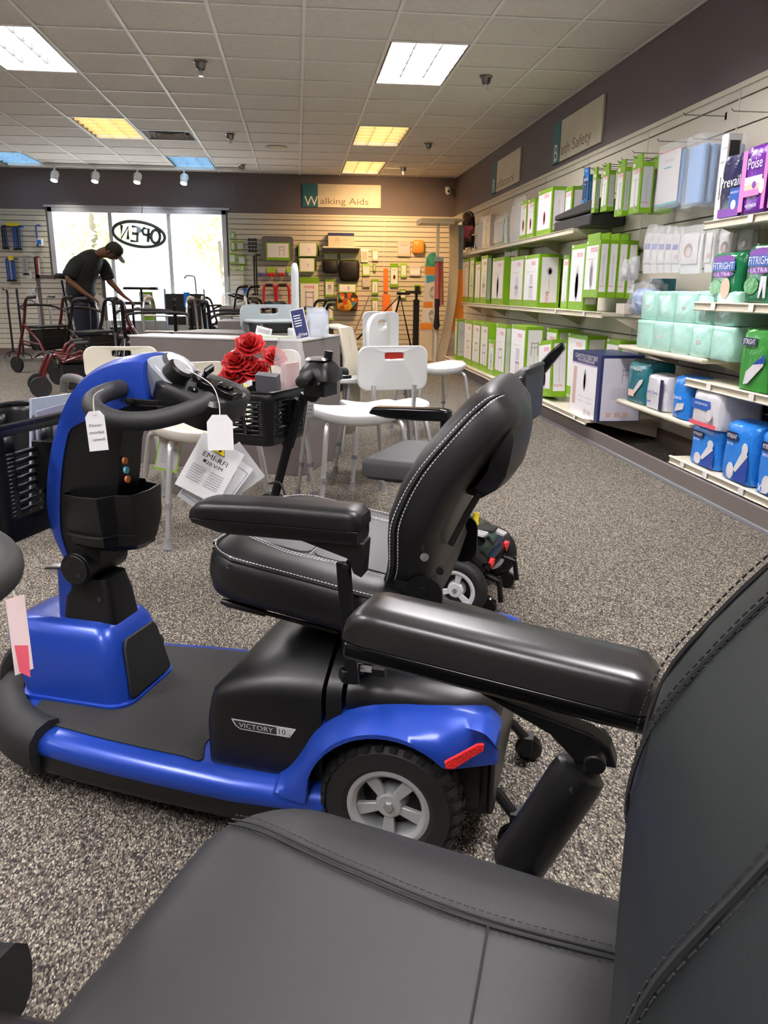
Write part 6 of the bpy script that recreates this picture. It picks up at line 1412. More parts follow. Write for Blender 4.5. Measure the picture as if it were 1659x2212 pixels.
GOODS = [
 (497, 508, 500, 516, 'topmost small green pack beside the window frame', GREEN, PANELG), (498, 508, 521, 541, 'second small green pack down beside the window frame', GREEN, PANELG), (511, 527, 521, 540, 'green-headed pack right of the second one near the window', GREEN, PANELG),
 (494, 509, 547, 569, 'third small green pack down beside the window frame', GREEN, PANELG), (514, 530, 551, 572, 'green-headed pack level with the third one near the window', GREEN, PANELG), (500, 510, 576, 584, 'tiny green pack low beside the window', GRN2, PANELG), (519, 527, 574, 586, 'tiny green pack right of its lower twin near the window', GRN2, PANELG), (520, 527, 600, 607, 'tiniest green pack above the blue one', GRN2, PANELG),
 (524, 533, 617, 634, 'small deep blue pack low on the back wall', BLUF, BLUD),
 (647, 690, 598, 676, 'big lime-edged hanging pack with a tub bench picture', GREEN, PANELW), (702, 722, 602, 641, 'green pack with white card under the small black purse', GREEN, PANELW), (700, 720, 652, 692, 'pale green pack below the other green one, left of the floral bag', GRN2, PANELW),
 (780, 795, 538, 566, 'white and green pack with two black ferrules', PANELW, WARMC), (804, 817, 538, 564, 'pack of round white feet near the top of the wall', WARMC, PANELW), (783, 799, 570, 596, 'green-edged pack under the ferrules', GRN2, PANELW), (806, 812, 570, 586, 'tiny green pack under the white feet', GREEN, PANELG), (783, 799, 600, 620, 'tan card pack below the green-edged one', WARMC, PANELG),
 (803, 817, 603, 636, 'green pack with a black boot picture', GREEN, PANELW), (803, 817, 644, 677, 'green pack with a blue item, lowest in its column', GREEN, PANELW),
 (843, 860, 569, 620, 'tall green pack with grey rings right of the slat joint', GREEN, PANELW), (866, 878, 568, 599, 'pale green slim pack right of the tall ring pack', GRN2, PANELW), (859, 886, 520, 554, 'green-bottomed pack with orange top high by the display', WARMC, PANELG), (906, 918, 526, 546, 'small grey card behind the orange bag', GREEN, PANELG),
 (885, 908, 576, 596, 'white pack with two dark puffs near the display', PANELG, PANELW), (864, 877, 625, 645, 'small green pack low near the display', GREEN, PANELW), (895, 908, 615, 632, 'small green and black pack low beside the display', GREEN, BLKC), (846, 860, 645, 680, 'tan and green bottle-like pack right of the orange cartons', WARMC, PANELW)]
for k, (x0, x1, y0, y1, lb, f_, p_) in enumerate(GOODS):
    wcard(x0, x1, y0, y1, lb, f_, p_, kind={9: 'walker', 10: 'chair', 17: 'bar', 18: 'bar', 19: 'oval'}.get(k), txt='nova' if (x1-x0) > 15 else None, pic=GREYINK)
ORG = mat('orange_print', (.85, .2, .03), .5)
wcard(829, 838, 580, 630, 'slim orange pack hanging by the slat joint', ORG, ORG, th=.03); wcard(827, 842, 636, 680, 'orange carton with a white streak below the slim orange pack', ORG, ORG, th=.05)
# grey tray bag in clear plastic with a green card
def wroot(x0, x1, y0, y1, label, cat, name, th):
    a = at(x0, y0, 'y', WY-th); b = at(x1, y1, 'y', WY-th); return empty(name, ((a.x+b.x)/2, WY-th, b.z), 0, label, cat), b.x-a.x, a.z-b.z
o, w_, h_ = wroot(562, 637, 507, 566, 'large grey walker tray in clear plastic with a green-edged card', 'walker tray', 'walker_tray', .05)
G().prism(rrect(-w_/2+.02, w_/2-.02, .01, h_-.02, .05), -.04, -.02, T=Matrix(((1, 0, 0, 0), (0, -1, 0, 0), (0, 0, 1, 0), (0, 0, 0, 1))) @ Matrix(((1, 0, 0, 0), (0, 0, -1, 0), (0, 1, 0, 0), (0, 0, 0, 1)))).obj('tray', mat('dark_grey_tray', (.13, .13, .14), .5), o)
g = G(); Tm = FR_B(0, -.046, 0); pane(g, Tm, -w_*.34, w_*.36, h_*.05, h_*.72, 0); pane(g, Tm @ TR(0, 0, .001), -w_*.3, w_*.32, h_*.16, h_*.68, 1); art(g, 'walker', Tm @ TR(w_*.12, h_*.42, .002), w_*.4, h_*.5); g.obj('printed_card', BOXM, o, smooth=0)
G().loft([crumple([(x, y, z) for x, z in rrect(-w_/2, w_/2, 0, h_, .04)], .006, 3+int(y*1000)) for y in (-.012, .045)]).obj('clear_wrap', CLEAR2, o, smooth=20)
# folded cane bunches
def canes(x0, x1, y0, y1, label, n, cols, name='folded_canes'):
    o, w_, h_ = wroot(x0, x1, y0, y1, label, 'cane', name, .08)
    for k in range(n):
        x = -w_/2+w_*(k+.5)/n; G().tube([(x, 0, 0), (x, 0, h_*.8)], .012, n=8).tube([(x, .0, h_*.8), (x, 0, h_*.9), (x+.03, 0, h_*.95), (x+.07, 0, h_*.93)], .012, n=8).tube([(x, 0, 0), (x, 0, -.03)], [.016, .022], n=8, mi=1).obj('cane', [cols[k % len(cols)], RUBBER], o)
    return o
CBLU = mat('cane_blue', (.02, .08, .35), .35); CBLK = mat('cane_black', (.015, .015, .015), .35); CRED = mat('cane_red', (.4, .02, .02), .35); CSIL = mat('cane_silver', (.55, .56, .58), .3, metal=.7)
canes(541, 558, 545, 634, 'silver and black canes hanging below the checkered cuffs', 3, [CSIL, CBLK, CBLK])
o, w_, h_ = wroot(535, 556, 514, 546, 'black and white checkered bundle of folded canes on the back wall', 'folded cane', 'folded_cane_bundle', .1)
for k in range(4):
    for q in range(3): G().box(-w_/2+q*w_/3+.004, -w_/2+(q+1)*w_/3-.004, .0, .05, h_*k/4+.008, h_*(k+1)/4-.006).box(-w_/2+q*w_/3, -w_/2+(q+1)*w_/3, .01, .05, h_*(k+1)/4-.006, h_*(k+1)/4+.004, 1).obj('cane_end', [CBLK, WHITE], o)
canes(0, 19, 486, 534, 'black cane bundle with yellow cap at the left edge', 3, [CBLK, CBLK, CBLU]); canes(24, 47, 486, 536, 'blue cane bundle in the top row left of the window', 4, [CBLU, CBLU, CBLK]); canes(68, 90, 484, 528, 'single blue cane hung aslant beside the window', 1, [CBLU])
canes(10, 36, 556, 604, 'blue and white cane bundle in the second row', 5, [CBLU, CBLU, CSIL]); canes(46, 62, 550, 590, 'silvery cane pair in the second row', 3, [CSIL]); canes(72, 88, 552, 602, 'red, white and black cane bundle beside the window', 3, [CBLK, CRED, CSIL])
for x0, x1, y0, y1, lb in ((12, 30, 481, 488, 'yellow cap tag on the black canes'), (28, 36, 481, 488, 'yellow cap tag on the upper blue canes'), (17, 28, 553, 562, 'yellow cap tag on the lower blue canes')):
    wcard(x0, x1, y0, y1, lb, YEL, YEL, th=.12, cat='tag', name='yellow_tag')
wcard(54, 68, 584, 602, 'white and red card below the silvery canes', PANELW, PANELW, th=.03); wcard(78, 92, 596, 614, 'white and green card below the red cane bundle', PANELW, GRN2, th=.03); wcard(78, 91, 515, 530, 'white and blue card on the single aslant cane', PANELW, BLUF, th=.09)
o, w_, h_ = wroot(56, 82, 625, 659, 'white wire literature rack leaning on the slatwall', 'wire rack', 'wire_rack', .15)
g = G().tube([(w_*.1, 0, h_), (w_*.1, .152, h_)], .006, n=6).tube([(w_*.1, 0, h_), (-w_/2, .0, 0)], .006, n=6).tube([(w_/2, 0, h_), (-w_*.05, 0, 0)], .006, n=6)
for k in range(3):
    t_ = k/3; x = -w_/2+(w_*.6)*t_; z = h_*t_; g.tube([(x, 0, z), (x-.0, -.06, z+.02), (x+.01, -.06, z+.12), (x+w_*.44, -.06, z+.12), (x+w_*.45, -.06, z+.02), (x+w_*.45, 0, z)], .004, n=6)
g.obj('rack_wire', WHITE, o)
# pouches and bags
def pouch(x0, x1, y0, y1, label, m_, th=.12, cap=None, name='bag', cat='bag', e=.45):
    o, w_, h_ = wroot(x0, x1, y0, y1, label, cat, name, th)
    G().loft([[(x*s_, y, h_/2+z*s_) for x, z in sell(w_/2, h_/2, e, 32)] for y, s_ in ((0, .82), (.015, .95), (.04, 1), (th-.01, 1))]).obj('bag_body', m_, o, smooth=50)
    if cap: g = G(); Tm = FR_B(0, -.004, 0); pane(g, Tm, -w_*.42, w_*.42, h_*cap[0], h_*cap[1], 0); pane(g, Tm @ TR(0, 0, .002), -w_*.36, w_*.36, h_*(cap[0]+.05), h_*(cap[1]-.03), 1); art(g, 'chair', Tm @ TR(w_*.05, h_*(cap[0]+cap[1])/2, .004), w_*.4, h_*.3); g.obj('header_card', BOXM, o, smooth=0)
    return o
pouch(640, 690, 528, 556, 'black pouch with a green-bordered card, the upper of two', BLKC, .1, (.05, 1.15)); pouch(642, 684, 560, 588, 'black pouch with a green-bordered card, the lower of two', BLKC, .1, (.0, 1.1))
pouch(697, 731, 560, 591, 'small round black purse under the little wall shelf', BLKC, .14); wcard(699, 729, 547, 560, 'clear card above the small black purse', GRN2, PANELG, th=.05); wcard(735, 773, 547, 562, 'clear card above the larger black bag', GRN2, PANELG, th=.05)
pouch(733, 777, 561, 607, 'larger square black bag hanging on the back wall', BLKC, .16, e=.35)
def floral():
    m = mat('floral_fabric', (.5, .2, .05), .8); nt = m.node_tree; tc = nt.nodes.new('ShaderNodeTexCoord'); v = nt.nodes.new('ShaderNodeTexVoronoi'); v.inputs['Scale'].default_value = 16
    nt.links.new(tc.outputs['Object'], v.inputs['Vector']); sp = nt.nodes.new('ShaderNodeSeparateColor'); nt.links.new(v.outputs['Color'], sp.inputs[0]); cr = nt.nodes.new('ShaderNodeValToRGB'); cr.color_ramp.interpolation = 'CONSTANT'
    e = cr.color_ramp.elements; e[0].color = (.02, .02, .02, 1); e[1].position = .22; e[1].color = (.7, .35, .03, 1)
    for p, c in ((.42, (.55, .08, .02)), (.6, (.75, .45, .05)), (.74, (.05, .25, .3)), (.85, (.05, .03, .02))): q = e.new(p); q.color = (*c, 1)
    nt.links.new(sp.outputs[0], cr.inputs[0]); nt.links.new(cr.outputs[0], nt.nodes['Principled BSDF'].inputs['Base Color']); return m
pouch(727, 774, 627, 673, 'flowery orange and black bag hanging on the back wall', floral(), .14, (.88, 1.3), e=.5)
pouch(892, 917, 518, 549, 'orange item in crinkled plastic near the top by the display', mat('orange_plastic', (.7, .3, .05), .4), .08)
for k, (x0, x1, lb, c_) in enumerate(((556, 576, 'first small clear pack with violet tips in the row under the tray', 'violet_print'), (576, 598, 'second small clear pack with red tips in the row under the tray', 'red_reflector'), (598, 619, 'third small clear pack with bright red tips in the row under the tray', 'red_handle_insert'), (619, 641, 'fourth small clear pack in the row under the tray', 'grey_moulded_plastic'))):
    o, w_, h_ = wroot(x0, x1-2, 577, 599, lb, 'small pack', 'small_pack', .05); G().box(-w_/2, w_/2, 0, .01, h_*.45, h_).obj('header_card', GRN2 if k % 2 else PANELG, o); G().ball((-w_*.2, -.01, h_*.25), (w_*.22, .03, h_*.22)).obj('ferrule', MATS[c_], o, smooth=60); G().ball((w_*.2, -.01, h_*.25), (w_*.22, .03, h_*.22)).obj('ferrule', MATS[c_], o, smooth=60)
# little shelf with a carton
a = at(697, 533, 'y', WY-.25); b = at(780, 540, 'y', WY-.25)
o = empty('wall_shelf', ((a.x+b.x)/2, WY, b.z), 0, 'little cream shelf on the back wall carrying one carton', 'shelf'); hw_ = (b.x-a.x)/2
G().box(-hw_, hw_, -.25, 0, .02, .05).obj('board', CREAM, o, bevel=.01); G().box(-hw_, hw_, -.02, 0, -.28, .02).obj('shelf_shadow', mat('painted_shelf_shadow', (.3, .26, .2), .6), o)  # dark sheet below the board paints in the shelf's shadow on the wall
a2 = at(709, 501, 'y', WY-.2); b2 = at(765, 531, 'y', WY-.2); w_, h_ = b2.x-a2.x, a2.z-b2.z
g = G().box(-w_/2, w_/2, 0, .18, 0, h_, 1).box(-w_/2-.001, w_/2+.001, -.001, .181, h_*.78, h_+.001, 0); Tm = FR_B(0, -.003, 0); art(g, 'walker', Tm @ TR(-w_*.15, h_*.42, 0), w_*.4, h_*.7); g.text('drive', h_*.16, Tm @ TR(w_*.3, h_*.12, 0), 3); g.text('bed rail', h_*.1, Tm @ TR(w_*.15, h_*.5, 0), 3)
o2 = g.obj('product_carton', [NAVY, WARMC, LOGO, GREYINK, GREYINK], smooth=0); o2.location = ((a2.x+b2.x)/2, WY-.2, b.z+.0505); tag(o2, 'navy-topped carton on the little shelf of the back wall', 'carton')
# red folding walkers hung on the wall
WALR = mat('red_walker_tube', (.6, .02, .03), .35)
def walker(x, y, z, rz, label, m_, w_=.5, h_=.85, d_=.4, wheels=False, grp=None):
    o = empty('folding_walker', (x, y, z), rz, label, 'walker', grp)
    for sx in (1, -1):
        for sy in (0,):
            G().tube(crs([(sx*w_/2, -d_/2, 0), (sx*w_/2*.96, -d_/2*.9, h_*.6), (sx*w_/2*.93, -d_/2*.8, h_*.9), (sx*w_/2*.93, -d_/2*.4, h_), (sx*w_/2*.93, d_/2*.4, h_), (sx*w_/2*.95, d_/2*.85, h_*.88), (sx*w_/2*.97, d_/2*.95, h_*.5), (sx*w_/2, d_/2, 0)], 4), .013, n=8).tube([(sx*w_/2*.95, -d_/2*.9, h_*.45), (sx*w_/2*.95, d_/2*.9, h_*.45)], .01, n=8).obj('side_frame', m_, o, smooth=60)
            G().tube([(sx*w_/2*.93, -d_/2*.5, h_), (sx*w_/2*.93, d_/2*.4, h_)], .018, n=8).obj('hand_grip', mat('pale_grip', (.5, .45, .38), .6) if m_ is not WALR else INK, o)
            for sy in (1, -1): G().cyl((sx*w_/2, sy*d_/2, 0), (sx*w_/2, sy*d_/2, .04), .02, n=10).obj('rubber_tip', TIPM, o)
    G().tube([(-w_/2*.95, d_/2*.9, h_*.62), (w_/2*.95, d_/2*.9, h_*.62)], .011, n=8).tube([(-w_/2*.95, d_/2*.88, h_*.8), (w_/2*.95, d_/2*.88, h_*.8)], .011, n=8).obj('front_crossbar', m_, o)
    return o
def wallwalker(x0, x1, label):
    a = at(x0, 616, 'y', WY-.15); b = at(x1, 690, 'y', WY-.15)
    o, w_, h_ = wroot(x0, x1, 616, 690, label, 'walker', 'folding_walker', .12)
    G().tube(crs([(-w_/2, 0, 0), (-w_/2, 0, h_*.7), (-w_/2*.9, 0, h_*.93), (-w_/2*.6, 0, h_), (w_/2*.6, 0, h_), (w_/2*.9, 0, h_*.93), (w_/2, 0, h_*.7), (w_/2, 0, 0)], 4), .02, n=8).obj('side_frame', WALR, o, smooth=60)
    G().tube([(-w_/2, 0, h_*.55), (w_/2, 0, h_*.55)], .014, n=8).tube([(-w_/2, 0, h_*.25), (w_/2, 0, h_*.25)], .014, n=8).obj('crossbar', mat('pale_tube', (.6, .55, .45), .4), o)
    G().tube([(-w_/2*.6, 0, h_), (w_/2*.6, 0, h_)], .026, n=8).obj('hand_grip', INK, o)
    G().tube([(0, -.02, h_-.03), (0, .0, h_-.035), (0, .125, h_-.035)], .006, n=6).obj('wall_hook', CHROME, o)
wallwalker(569, 596, 'red folded walker hanging on the back wall, left one'); wallwalker(597, 626, 'red folded walker hanging on the back wall, right one')
# security camera in the corner
p = at(968, 412, 'y', 13.1); o = empty('security_camera', p, 0, 'small white security camera in the ceiling corner', 'camera'); G().ball((0, 0, 0), (.045, .045, .06)).cyl((0, 0, .04), (0, .2, .06), .02).obj('camera_body', PANELW, o, smooth=60); G().ball((0, -.035, -.01), .02).obj('camera_lens', INK, o)
# ------------------------------------------------------------------ corner display for insoles
DX, DY = 1.91, 10.85
BIRCH = mat('pale_birch_panel', (.66, .52, .34), .5, noise=(3, .08)); ORP = mat('orange_panel', (.8, .26, .02), .45); 
o = empty('insole_display', (DX, DY, 0), 0, 'tall beige display stand with curved panel in the far right corner', 'display stand')
G().box(-.34, .33, -.12, .35, 0, .06).obj('base', BIRCH, o, bevel=.004); G().box(.02, .33, -.125, -.12, 0, .055).obj('base_front', mat('rust_base', (.4, .15, .06), .5), o)
G().box(-.3, .27, -.1, .35, 1.90, 1.925).box(-.3, .15, -.1, .3, 1.86, 1.9).obj('canopy', CREAM, o, bevel=.004)
G().box(-.085, -.045, -.07, -.03, .06, 1.9).obj('post', CREAM, o, bevel=.004)
a = crs([(.02, .04, .06), (.1, .04, .5), (.16, .04, .95), (.17, .04, 1.4), (.15, .04, 1.9)], 6); 
G().loft([[(p.x-.06, .0, p.z), (p.x+.06, .0, p.z), (p.x+.06, .04, p.z), (p.x-.06, .04, p.z)] for p in a]).obj('curved_panel', BIRCH, o, smooth=50)
G().prism([(.10, .5), (.14, 1.3), (.3, 1.3), (.34, .5)], .05, .07, T=Matrix(((1, 0, 0, 0), (0, 0, 1, 0), (0, 1, 0, 0), (0, 0, 0, 1)))).obj('orange_board', ORP, o); G().box(.1, .32, .05, .07, .06, .5).obj('photo_board', mat('beige_photo_print', (.45, .36, .27), .5, noise=(6, .4)), o); G().box(.17, .30, .06, .09, 1.3, 1.86).obj('blue_grey_board', mat('blue_grey_print', (.3, .36, .38), .5), o)
# foot-shaped board
Tf = Matrix(((1, 0, 0, 0), (0, 0, 1, 0), (0, 1, 0, 0), (0, 0, 0, 1)))
ft = crs([(-.24, .1), (-.25, .6), (-.255, .95), (-.24, 1.15), (-.245, 1.3), (-.235, 1.42), (-.18, 1.53), (-.12, 1.555), (-.06, 1.53), (-.01, 1.42), (0, 1.3), (-.01, 1.1), (-.02, .7), (-.03, .1)], 3) if False else [Vector((x, y, 0)) for x, y in ((-.27, .08), (-.245, .6), (-.225, .95), (-.21, 1.12), (-.225, 1.27), (-.22, 1.38), (-.19, 1.47), (-.14, 1.52), (-.09, 1.52), (-.04, 1.47), (-.01, 1.38), (0, 1.27), (-.01, 1.1), (-.01, .8), (-.0, .08))]
fb = G().prism([(p.x, p.y) for p in ft], .02, .035, T=Tf).obj('foot_board', mat('cream_foot_board', (.72, .66, .55), .5), o)
def fp(pts, m_, nm, y_=.0185): G().prism(pts, y_, y_+.001, T=Tf).obj(nm, m_, fb, smooth=0)
fp([(-.205, 1.33), (-.2, 1.42), (-.17, 1.48), (-.13, 1.505), (-.09, 1.505), (-.05, 1.48), (-.03, 1.42), (-.02, 1.33)], mat('green_blue_toe_print', (.08, .42, .25), .5, noise=(9, .6)), 'toe_print'); fp([(-.215, 1.23), (-.215, 1.33), (-.005, 1.33), (-.003, 1.23)], ORP, 'orange_band'); fp([(-.19, 1.12), (-.2, 1.22), (-.02, 1.22), (-.02, 1.16)], mat('aqua_print', (.05, .4, .5), .5), 'aqua_print')
fp([(-.23, .80), (-.225, .88), (-.1, .88), (-.1, .80)], ORP, 'orange_stripe'); 
for z_ in (1.02, .72): G().tube([(-.1+.05*cos(q*pi/8), .01, z_+.06*sin(q*pi/8)) for q in range(4, 13)], .012, n=6).obj('hook_shape', CREAM, fb)
G().box(-.27, -.1, -.02, .0, .1, .62).obj('lower_board', BIRCH, o); G().box(-.27, -.1, -.025, -.02, .62-.1, .6).obj('orange_label', ORP, o)
# straps hanging on the display
p = at(945, 600, 'y', DY-.1)
o2 = empty('gait_belts', (p.x, DY-.12, 1.42), 0, 'pink and dark red straps with black buckles hanging on the display', 'strap')
for k, (dx, m__, L_) in enumerate(((-.02, mat('pink_strap', (.45, .12, .13), .7), .62), (.02, mat('dark_red_strap', (.3, .03, .04), .7), .6), (.05, mat('brown_strap', (.25, .1, .06), .7), .58))):
    G().loft([[(dx+.012*k*t-.017, 0, -t*L_), (dx+.012*k*t+.017, 0, -t*L_), (dx+.012*k*t+.017, .008, -t*L_), (dx+.012*k*t-.017, .008, -t*L_)] for t in (0, .3, .6, 1)]).obj('strap', m__, o2)
G().box(-.05, .07, -.01, .01, -.03, .03).obj('buckle', CHROME, o2); G().loft([[(x, y, z) for x, y in sell(a_, .02, .8, 12)] for z, a_ in ((-.9, .02), (-.85, .045), (-.7, .03), (-.5, .03))]).obj('black_webbing', BLKC, o2)
# slim black stand, cane and photo tripod against the wall
o = empty('cane_stand', at(897, 775, 'y', 11.6), 0, 'slim black column stand left of the corner display', 'stand'); o.location.z = 0
G().box(-.04, .04, -.04, .04, 0, .9).box(-.1, .1, -.1, .1, 0, .03).obj('column', BLKC, o, bevel=.005); G().loft([[(x, y, .98+.0*x) for x, y in sell(.13, .05, .8, 16)], [(x, y, 1.02) for x, y in sell(.1, .04, .8, 16)]], T=TR(-.05, 0, 0, 0, 0, 0)).cyl((0, 0, .9), (0, 0, 1.0), .02).obj('pad', BLKC, o)
# ------------------------------------------------------------------ quad canes on the floor at left
def quadcane(x, y, h_, rz, label, m_, base_r=.11, cup=True):
    o = empty('quad_cane', (x, y, 0), rz, label, 'quad cane')
    G().tube(crs([(0, 0, .1), (0, 0, h_*.55), (0, 0, h_*.8), (.03, 0, h_*.88), (.02, 0, h_*.97), (-.04, 0, h_), (-.11, 0, h_*.99)], 4), .0155, n=8).obj('shaft', m_, o, smooth=60)
    G().tube([(-.02, 0, h_), (-.12, 0, h_*.99)], .016, n=8).obj('hand_grip', FOAMG, o)
    bs = G()
    for s_ in (1, -1): bs.tube(crs([(s_*base_r, -base_r, .02), (s_*base_r*.7, -base_r*.6, .1), (0, 0, .12), (s_*-base_r*.7*-1*-1, base_r*.6, .1), (s_*-base_r, base_r, .02)], 4), .009, n=6)
    bs.obj('base_frame', m_ if m_ is not CSIL else CSIL, o)
    for sx in (1, -1):
        for sy in (1, -1): G().cyl((sx*base_r, sy*base_r, 0), (sx*base_r, sy*base_r, .03), .014, n=8).obj('rubber_tip', TIPM, o)
    return o
for k, (px, py, h_, m_, lb) in enumerate(((22, 768, 1.0, CBLK, 'bronze quad cane standing nearest the left edge'), (32, 760, 1.0, CBLK, 'bronze quad cane just behind the nearest one'), (40, 764, 1.02, CSIL, 'quad cane with price tag, rightmost of the left cluster'), (90, 768, .9, CSIL, 'silver quad cane alone in front of the framed panel'), (112, 762, .98, CSIL, 'silver quad cane leaning by the framed panel'), (137, 770, .86, CSIL, 'silver quad cane right of the framed panel, behind the red rollator'), (8, 755, .35, CSIL, 'very short silver cane base at the left edge'))):
    p = at(px, py, 'z', 0.0); s_ = 12.3/p.y; quadcane(p.x*s_+(.05, .22, .38, .18, .36, .55, -.2)[k], 12.3-(.0, .3, .1, 0, .35, .0, .1)[k], h_, radians(90+20*k), lb, m_)
o = empty('framed_slat_panel', (-3.62, 12.75, 0), 0, 'low slatted panel with a brown frame in front of the window', 'display panel')
FB_ = mat('brown_frame', (.13, .10, .09), .5)
g = G().box(-.22, -.17, -.02, .02, 0, 1.2).box(.72, .77, -.02, .02, 0, 1.2).box(-.22, .77, -.02, .02, 1.15, 1.2).obj('frame', FB_, o)
g = G().box(-.17, .72, .0, .005, .1, 1.15, 1)
for k in range(14): g.box(-.17, .72, -.01, .004, .1+k*.0762, .1+k*.0762+.066, 0)
g.obj('slats', [SLAT, GROOVE], o)
# ------------------------------------------------------------------ rollators and walkers
RB = mat('rollator_black_tube', (.004, .004, .0045), .35, metal=.2); RR = mat('rollator_red_tube', (.075, .003, .005), .28, coat=.5); RSEAT = mat('rollator_seat_vinyl', (.007, .007, .008), .5)
def rollator(x, y, rz, label, m_=RB, h_=.9, s_=1.0, seatz=.54, basket=True, back=True):
    o = empty('rollator', (x, y, 0), rz, label, 'rollator'); W_ = .29*s_
    for sy in (1, -1):
        G().tube(crs([(-.02, sy*W_, h_), (.04, sy*W_, h_-.04), (.1, sy*W_, h_*.7), (.2, sy*W_*.95, .4), (.3, sy*W_*.9, .2), (.32, sy*W_*.9, .12)], 4), .0175, n=8).tube([(.12, sy*W_, h_*.66), (-.1, sy*W_, .4), (-.26, sy*W_, .12)], .0165, n=8).tube([(.2, sy*W_*.95, .4), (-.13, sy*W_, .35)], .012, n=8).obj('side_frame', m_, o, smooth=60)
        G().tube([(.0, sy*W_, h_+.002), (-.12, sy*W_, h_+.01), (-.13, sy*W_, h_+.01)], [.019, .019, .012], n=10).obj('hand_grip', INK, o)
        G().tube([(-.03, sy*W_, h_-.025), (-.11, sy*W_, h_-.05)], .006, n=6).obj('brake_lever', INK, o)
        G().tube(crs([(-.03, sy*W_, h_-.03), (.06, sy*(W_+.03), h_-.1), (0, sy*(W_+.01), .4), (-.22, sy*W_, .2)], 4), .003, n=5).obj('brake_cable', INK, o)
        for xx in (.33, -.26):
            wl = G().lathe([(.07, -.015), (.095, -.017), (.1, -.008), (.1, .008), (.095, .017), (.07, .015)], T=TR(xx, sy*W_*(.9 if xx > 0 else 1), .1, 90), n=24).obj('wheel', RUBBER, o)
            G().lathe([(.001, -.01), (.02, -.012), (.02, .012), (.001, .01)], T=TR(xx, sy*W_*(.9 if xx > 0 else 1), .1, 90), n=12).lathe([(.062, -.008), (.072, -.008), (.072, .008), (.062, .008)], T=TR(xx, sy*W_*(.9 if xx > 0 else 1), .1, 90), n=24, cap=False).box(-.065, .065, -.004, .004, -.006, .006, T=TR(xx, sy*W_*(.9 if xx > 0 else 1), .1, 90)).box(-.004, .004, -.065, .065, -.006, .006, T=TR(xx, sy*W_*(.9 if xx > 0 else 1), .1, 90)).obj('rim', STEEL, wl)
    G().loft([[(x_, y_, z_) for x_, y_ in rrect(-.12, .14, -W_+.03, W_-.03, .03)] for z_ in (seatz, seatz+.03)]).obj('seat', RSEAT, o, bevel=.006)
    G().loft([[(x_*s__, y_, z_) for x_, y_ in rrect(-.1, .12, -W_+.05, W_-.05, .03)] for z_, s__ in ((seatz-.26, .6), (seatz-.2, .95), (seatz-.02, 1))]).obj('storage_pouch', BLKC, o)
    if back: G().tube(crs([(.08, -W_, h_-.14), (.2, -W_*.8, h_-.1), (.24, 0, h_-.09), (.2, W_*.8, h_-.1), (.08, W_, h_-.14)], 4), .014, n=8).obj('back_strap', RSEAT, o)
    G().tube([(.14, -W_, .35), (-.02, W_, .2)], .01, n=6).tube([(.14, W_, .35), (-.02, -W_, .2)], .01, n=6).obj('cross_brace', m_, o)
    if basket:
        g = G(); 
        for q in range(7):
            yy = -W_*.75+W_*1.5*q/6; g.tube([(-.1, yy, seatz-.03), (-.08, yy, .3), (.14, yy, .3), (.16, yy, seatz-.03)], .0025, n=4)
        for z_ in (.32, .38, .44): g.tube([(-.1, -W_*.75, z_), (.15, -W_*.75, z_), (.15, W_*.75, z_), (-.1, W_*.75, z_)], .0025, n=4, closed=True)
        g.obj('wire_basket', INK, o)
    return o
rollator(-2.2, 8.2, radians(200), 'small red rollator parked lowest, near the left shower chairs', RR, h_=.5, seatz=.32, s_=.75, basket=False)
rollator(-3.05, 10.45, radians(150), 'red rollator with a tall black seat post in front of the man', RR, h_=.9)
rollator(-2.15, 10.25, radians(10), 'dark red rollator the man is reaching over, price tag on it', RR, h_=.88)
rollator(-1.3, 11.3, radians(-15), 'black rollator right of the red ones, by the counter', RB)
rollator(-2.2, 9.15, radians(160), 'black rollator with a tag, left end of the cluster behind the counter', RB)
rollator(-1.5, 8.3, radians(100), 'black rollator turned sideways above the left end of the counter', RB)
rollator(-.68, 8.3, radians(75), 'black rollator turned sideways above the middle of the counter', RB)
rollator(-1.22, 7.3, radians(95), 'black rollator closest behind the counter, near its left end', RB)
rollator(-.5, 7.25, radians(80), 'black rollator closest behind the counter, near its middle', RB)
rollator(.05, 8.4, radians(110), 'black rollator turned sideways near the grab rail', RB, h_=.87)
rollator(-.6, 11.0, radians(20), 'black rollator standing right of the window mullion', RB)
rollator(-.2, 9.7, radians(-10), 'black rollator nearest the counter corner', RB, h_=.86)
rollator(.35, 11.2, radians(165), 'black rollator in front of the red wall walkers', RB, h_=.88)
rollator(-.75, 12.2, radians(200), 'tall black rollator with blue-grey backrest near the window', RB, h_=1.05, seatz=.6)
SILW = mat('silver_walker_tube', (.6, .58, .55), .28, metal=.85)
walker(-1.38, 9.15, 0, radians(170), 'silver folding walker with beige grips, left one behind the counter', SILW, h_=.92)
walker(-.80, 9.2, 0, radians(185), 'silver folding walker with beige grips, right one behind the counter', SILW, h_=.92)
# knee scooter with forearm pad
p = at(133, 620, 'y', 11.9); o = empty('forearm_post', (p.x, 11.95, 0), 0, 'tall black post with a curved forearm pad left of the man', 'walker')
G().tube([(.12, 0, .1), (.03, 0, .8), (0, 0, 1.12)], .018, n=8).tube([(.12, 0, .1), (-.1, .1, .02)], .014, n=8).tube([(.12, 0, .1), (.3, -.1, .02)], .014, n=8).obj('post', RB, o); G().loft([[(x, y, 1.12+.06*abs(y)/.06) for x, y in sell(.1, .06, .7, 20)], [(x, y, 1.16+.06*abs(y)/.06) for x, y in sell(.09, .055, .7, 20)]]).obj('forearm_pad', RSEAT, o)
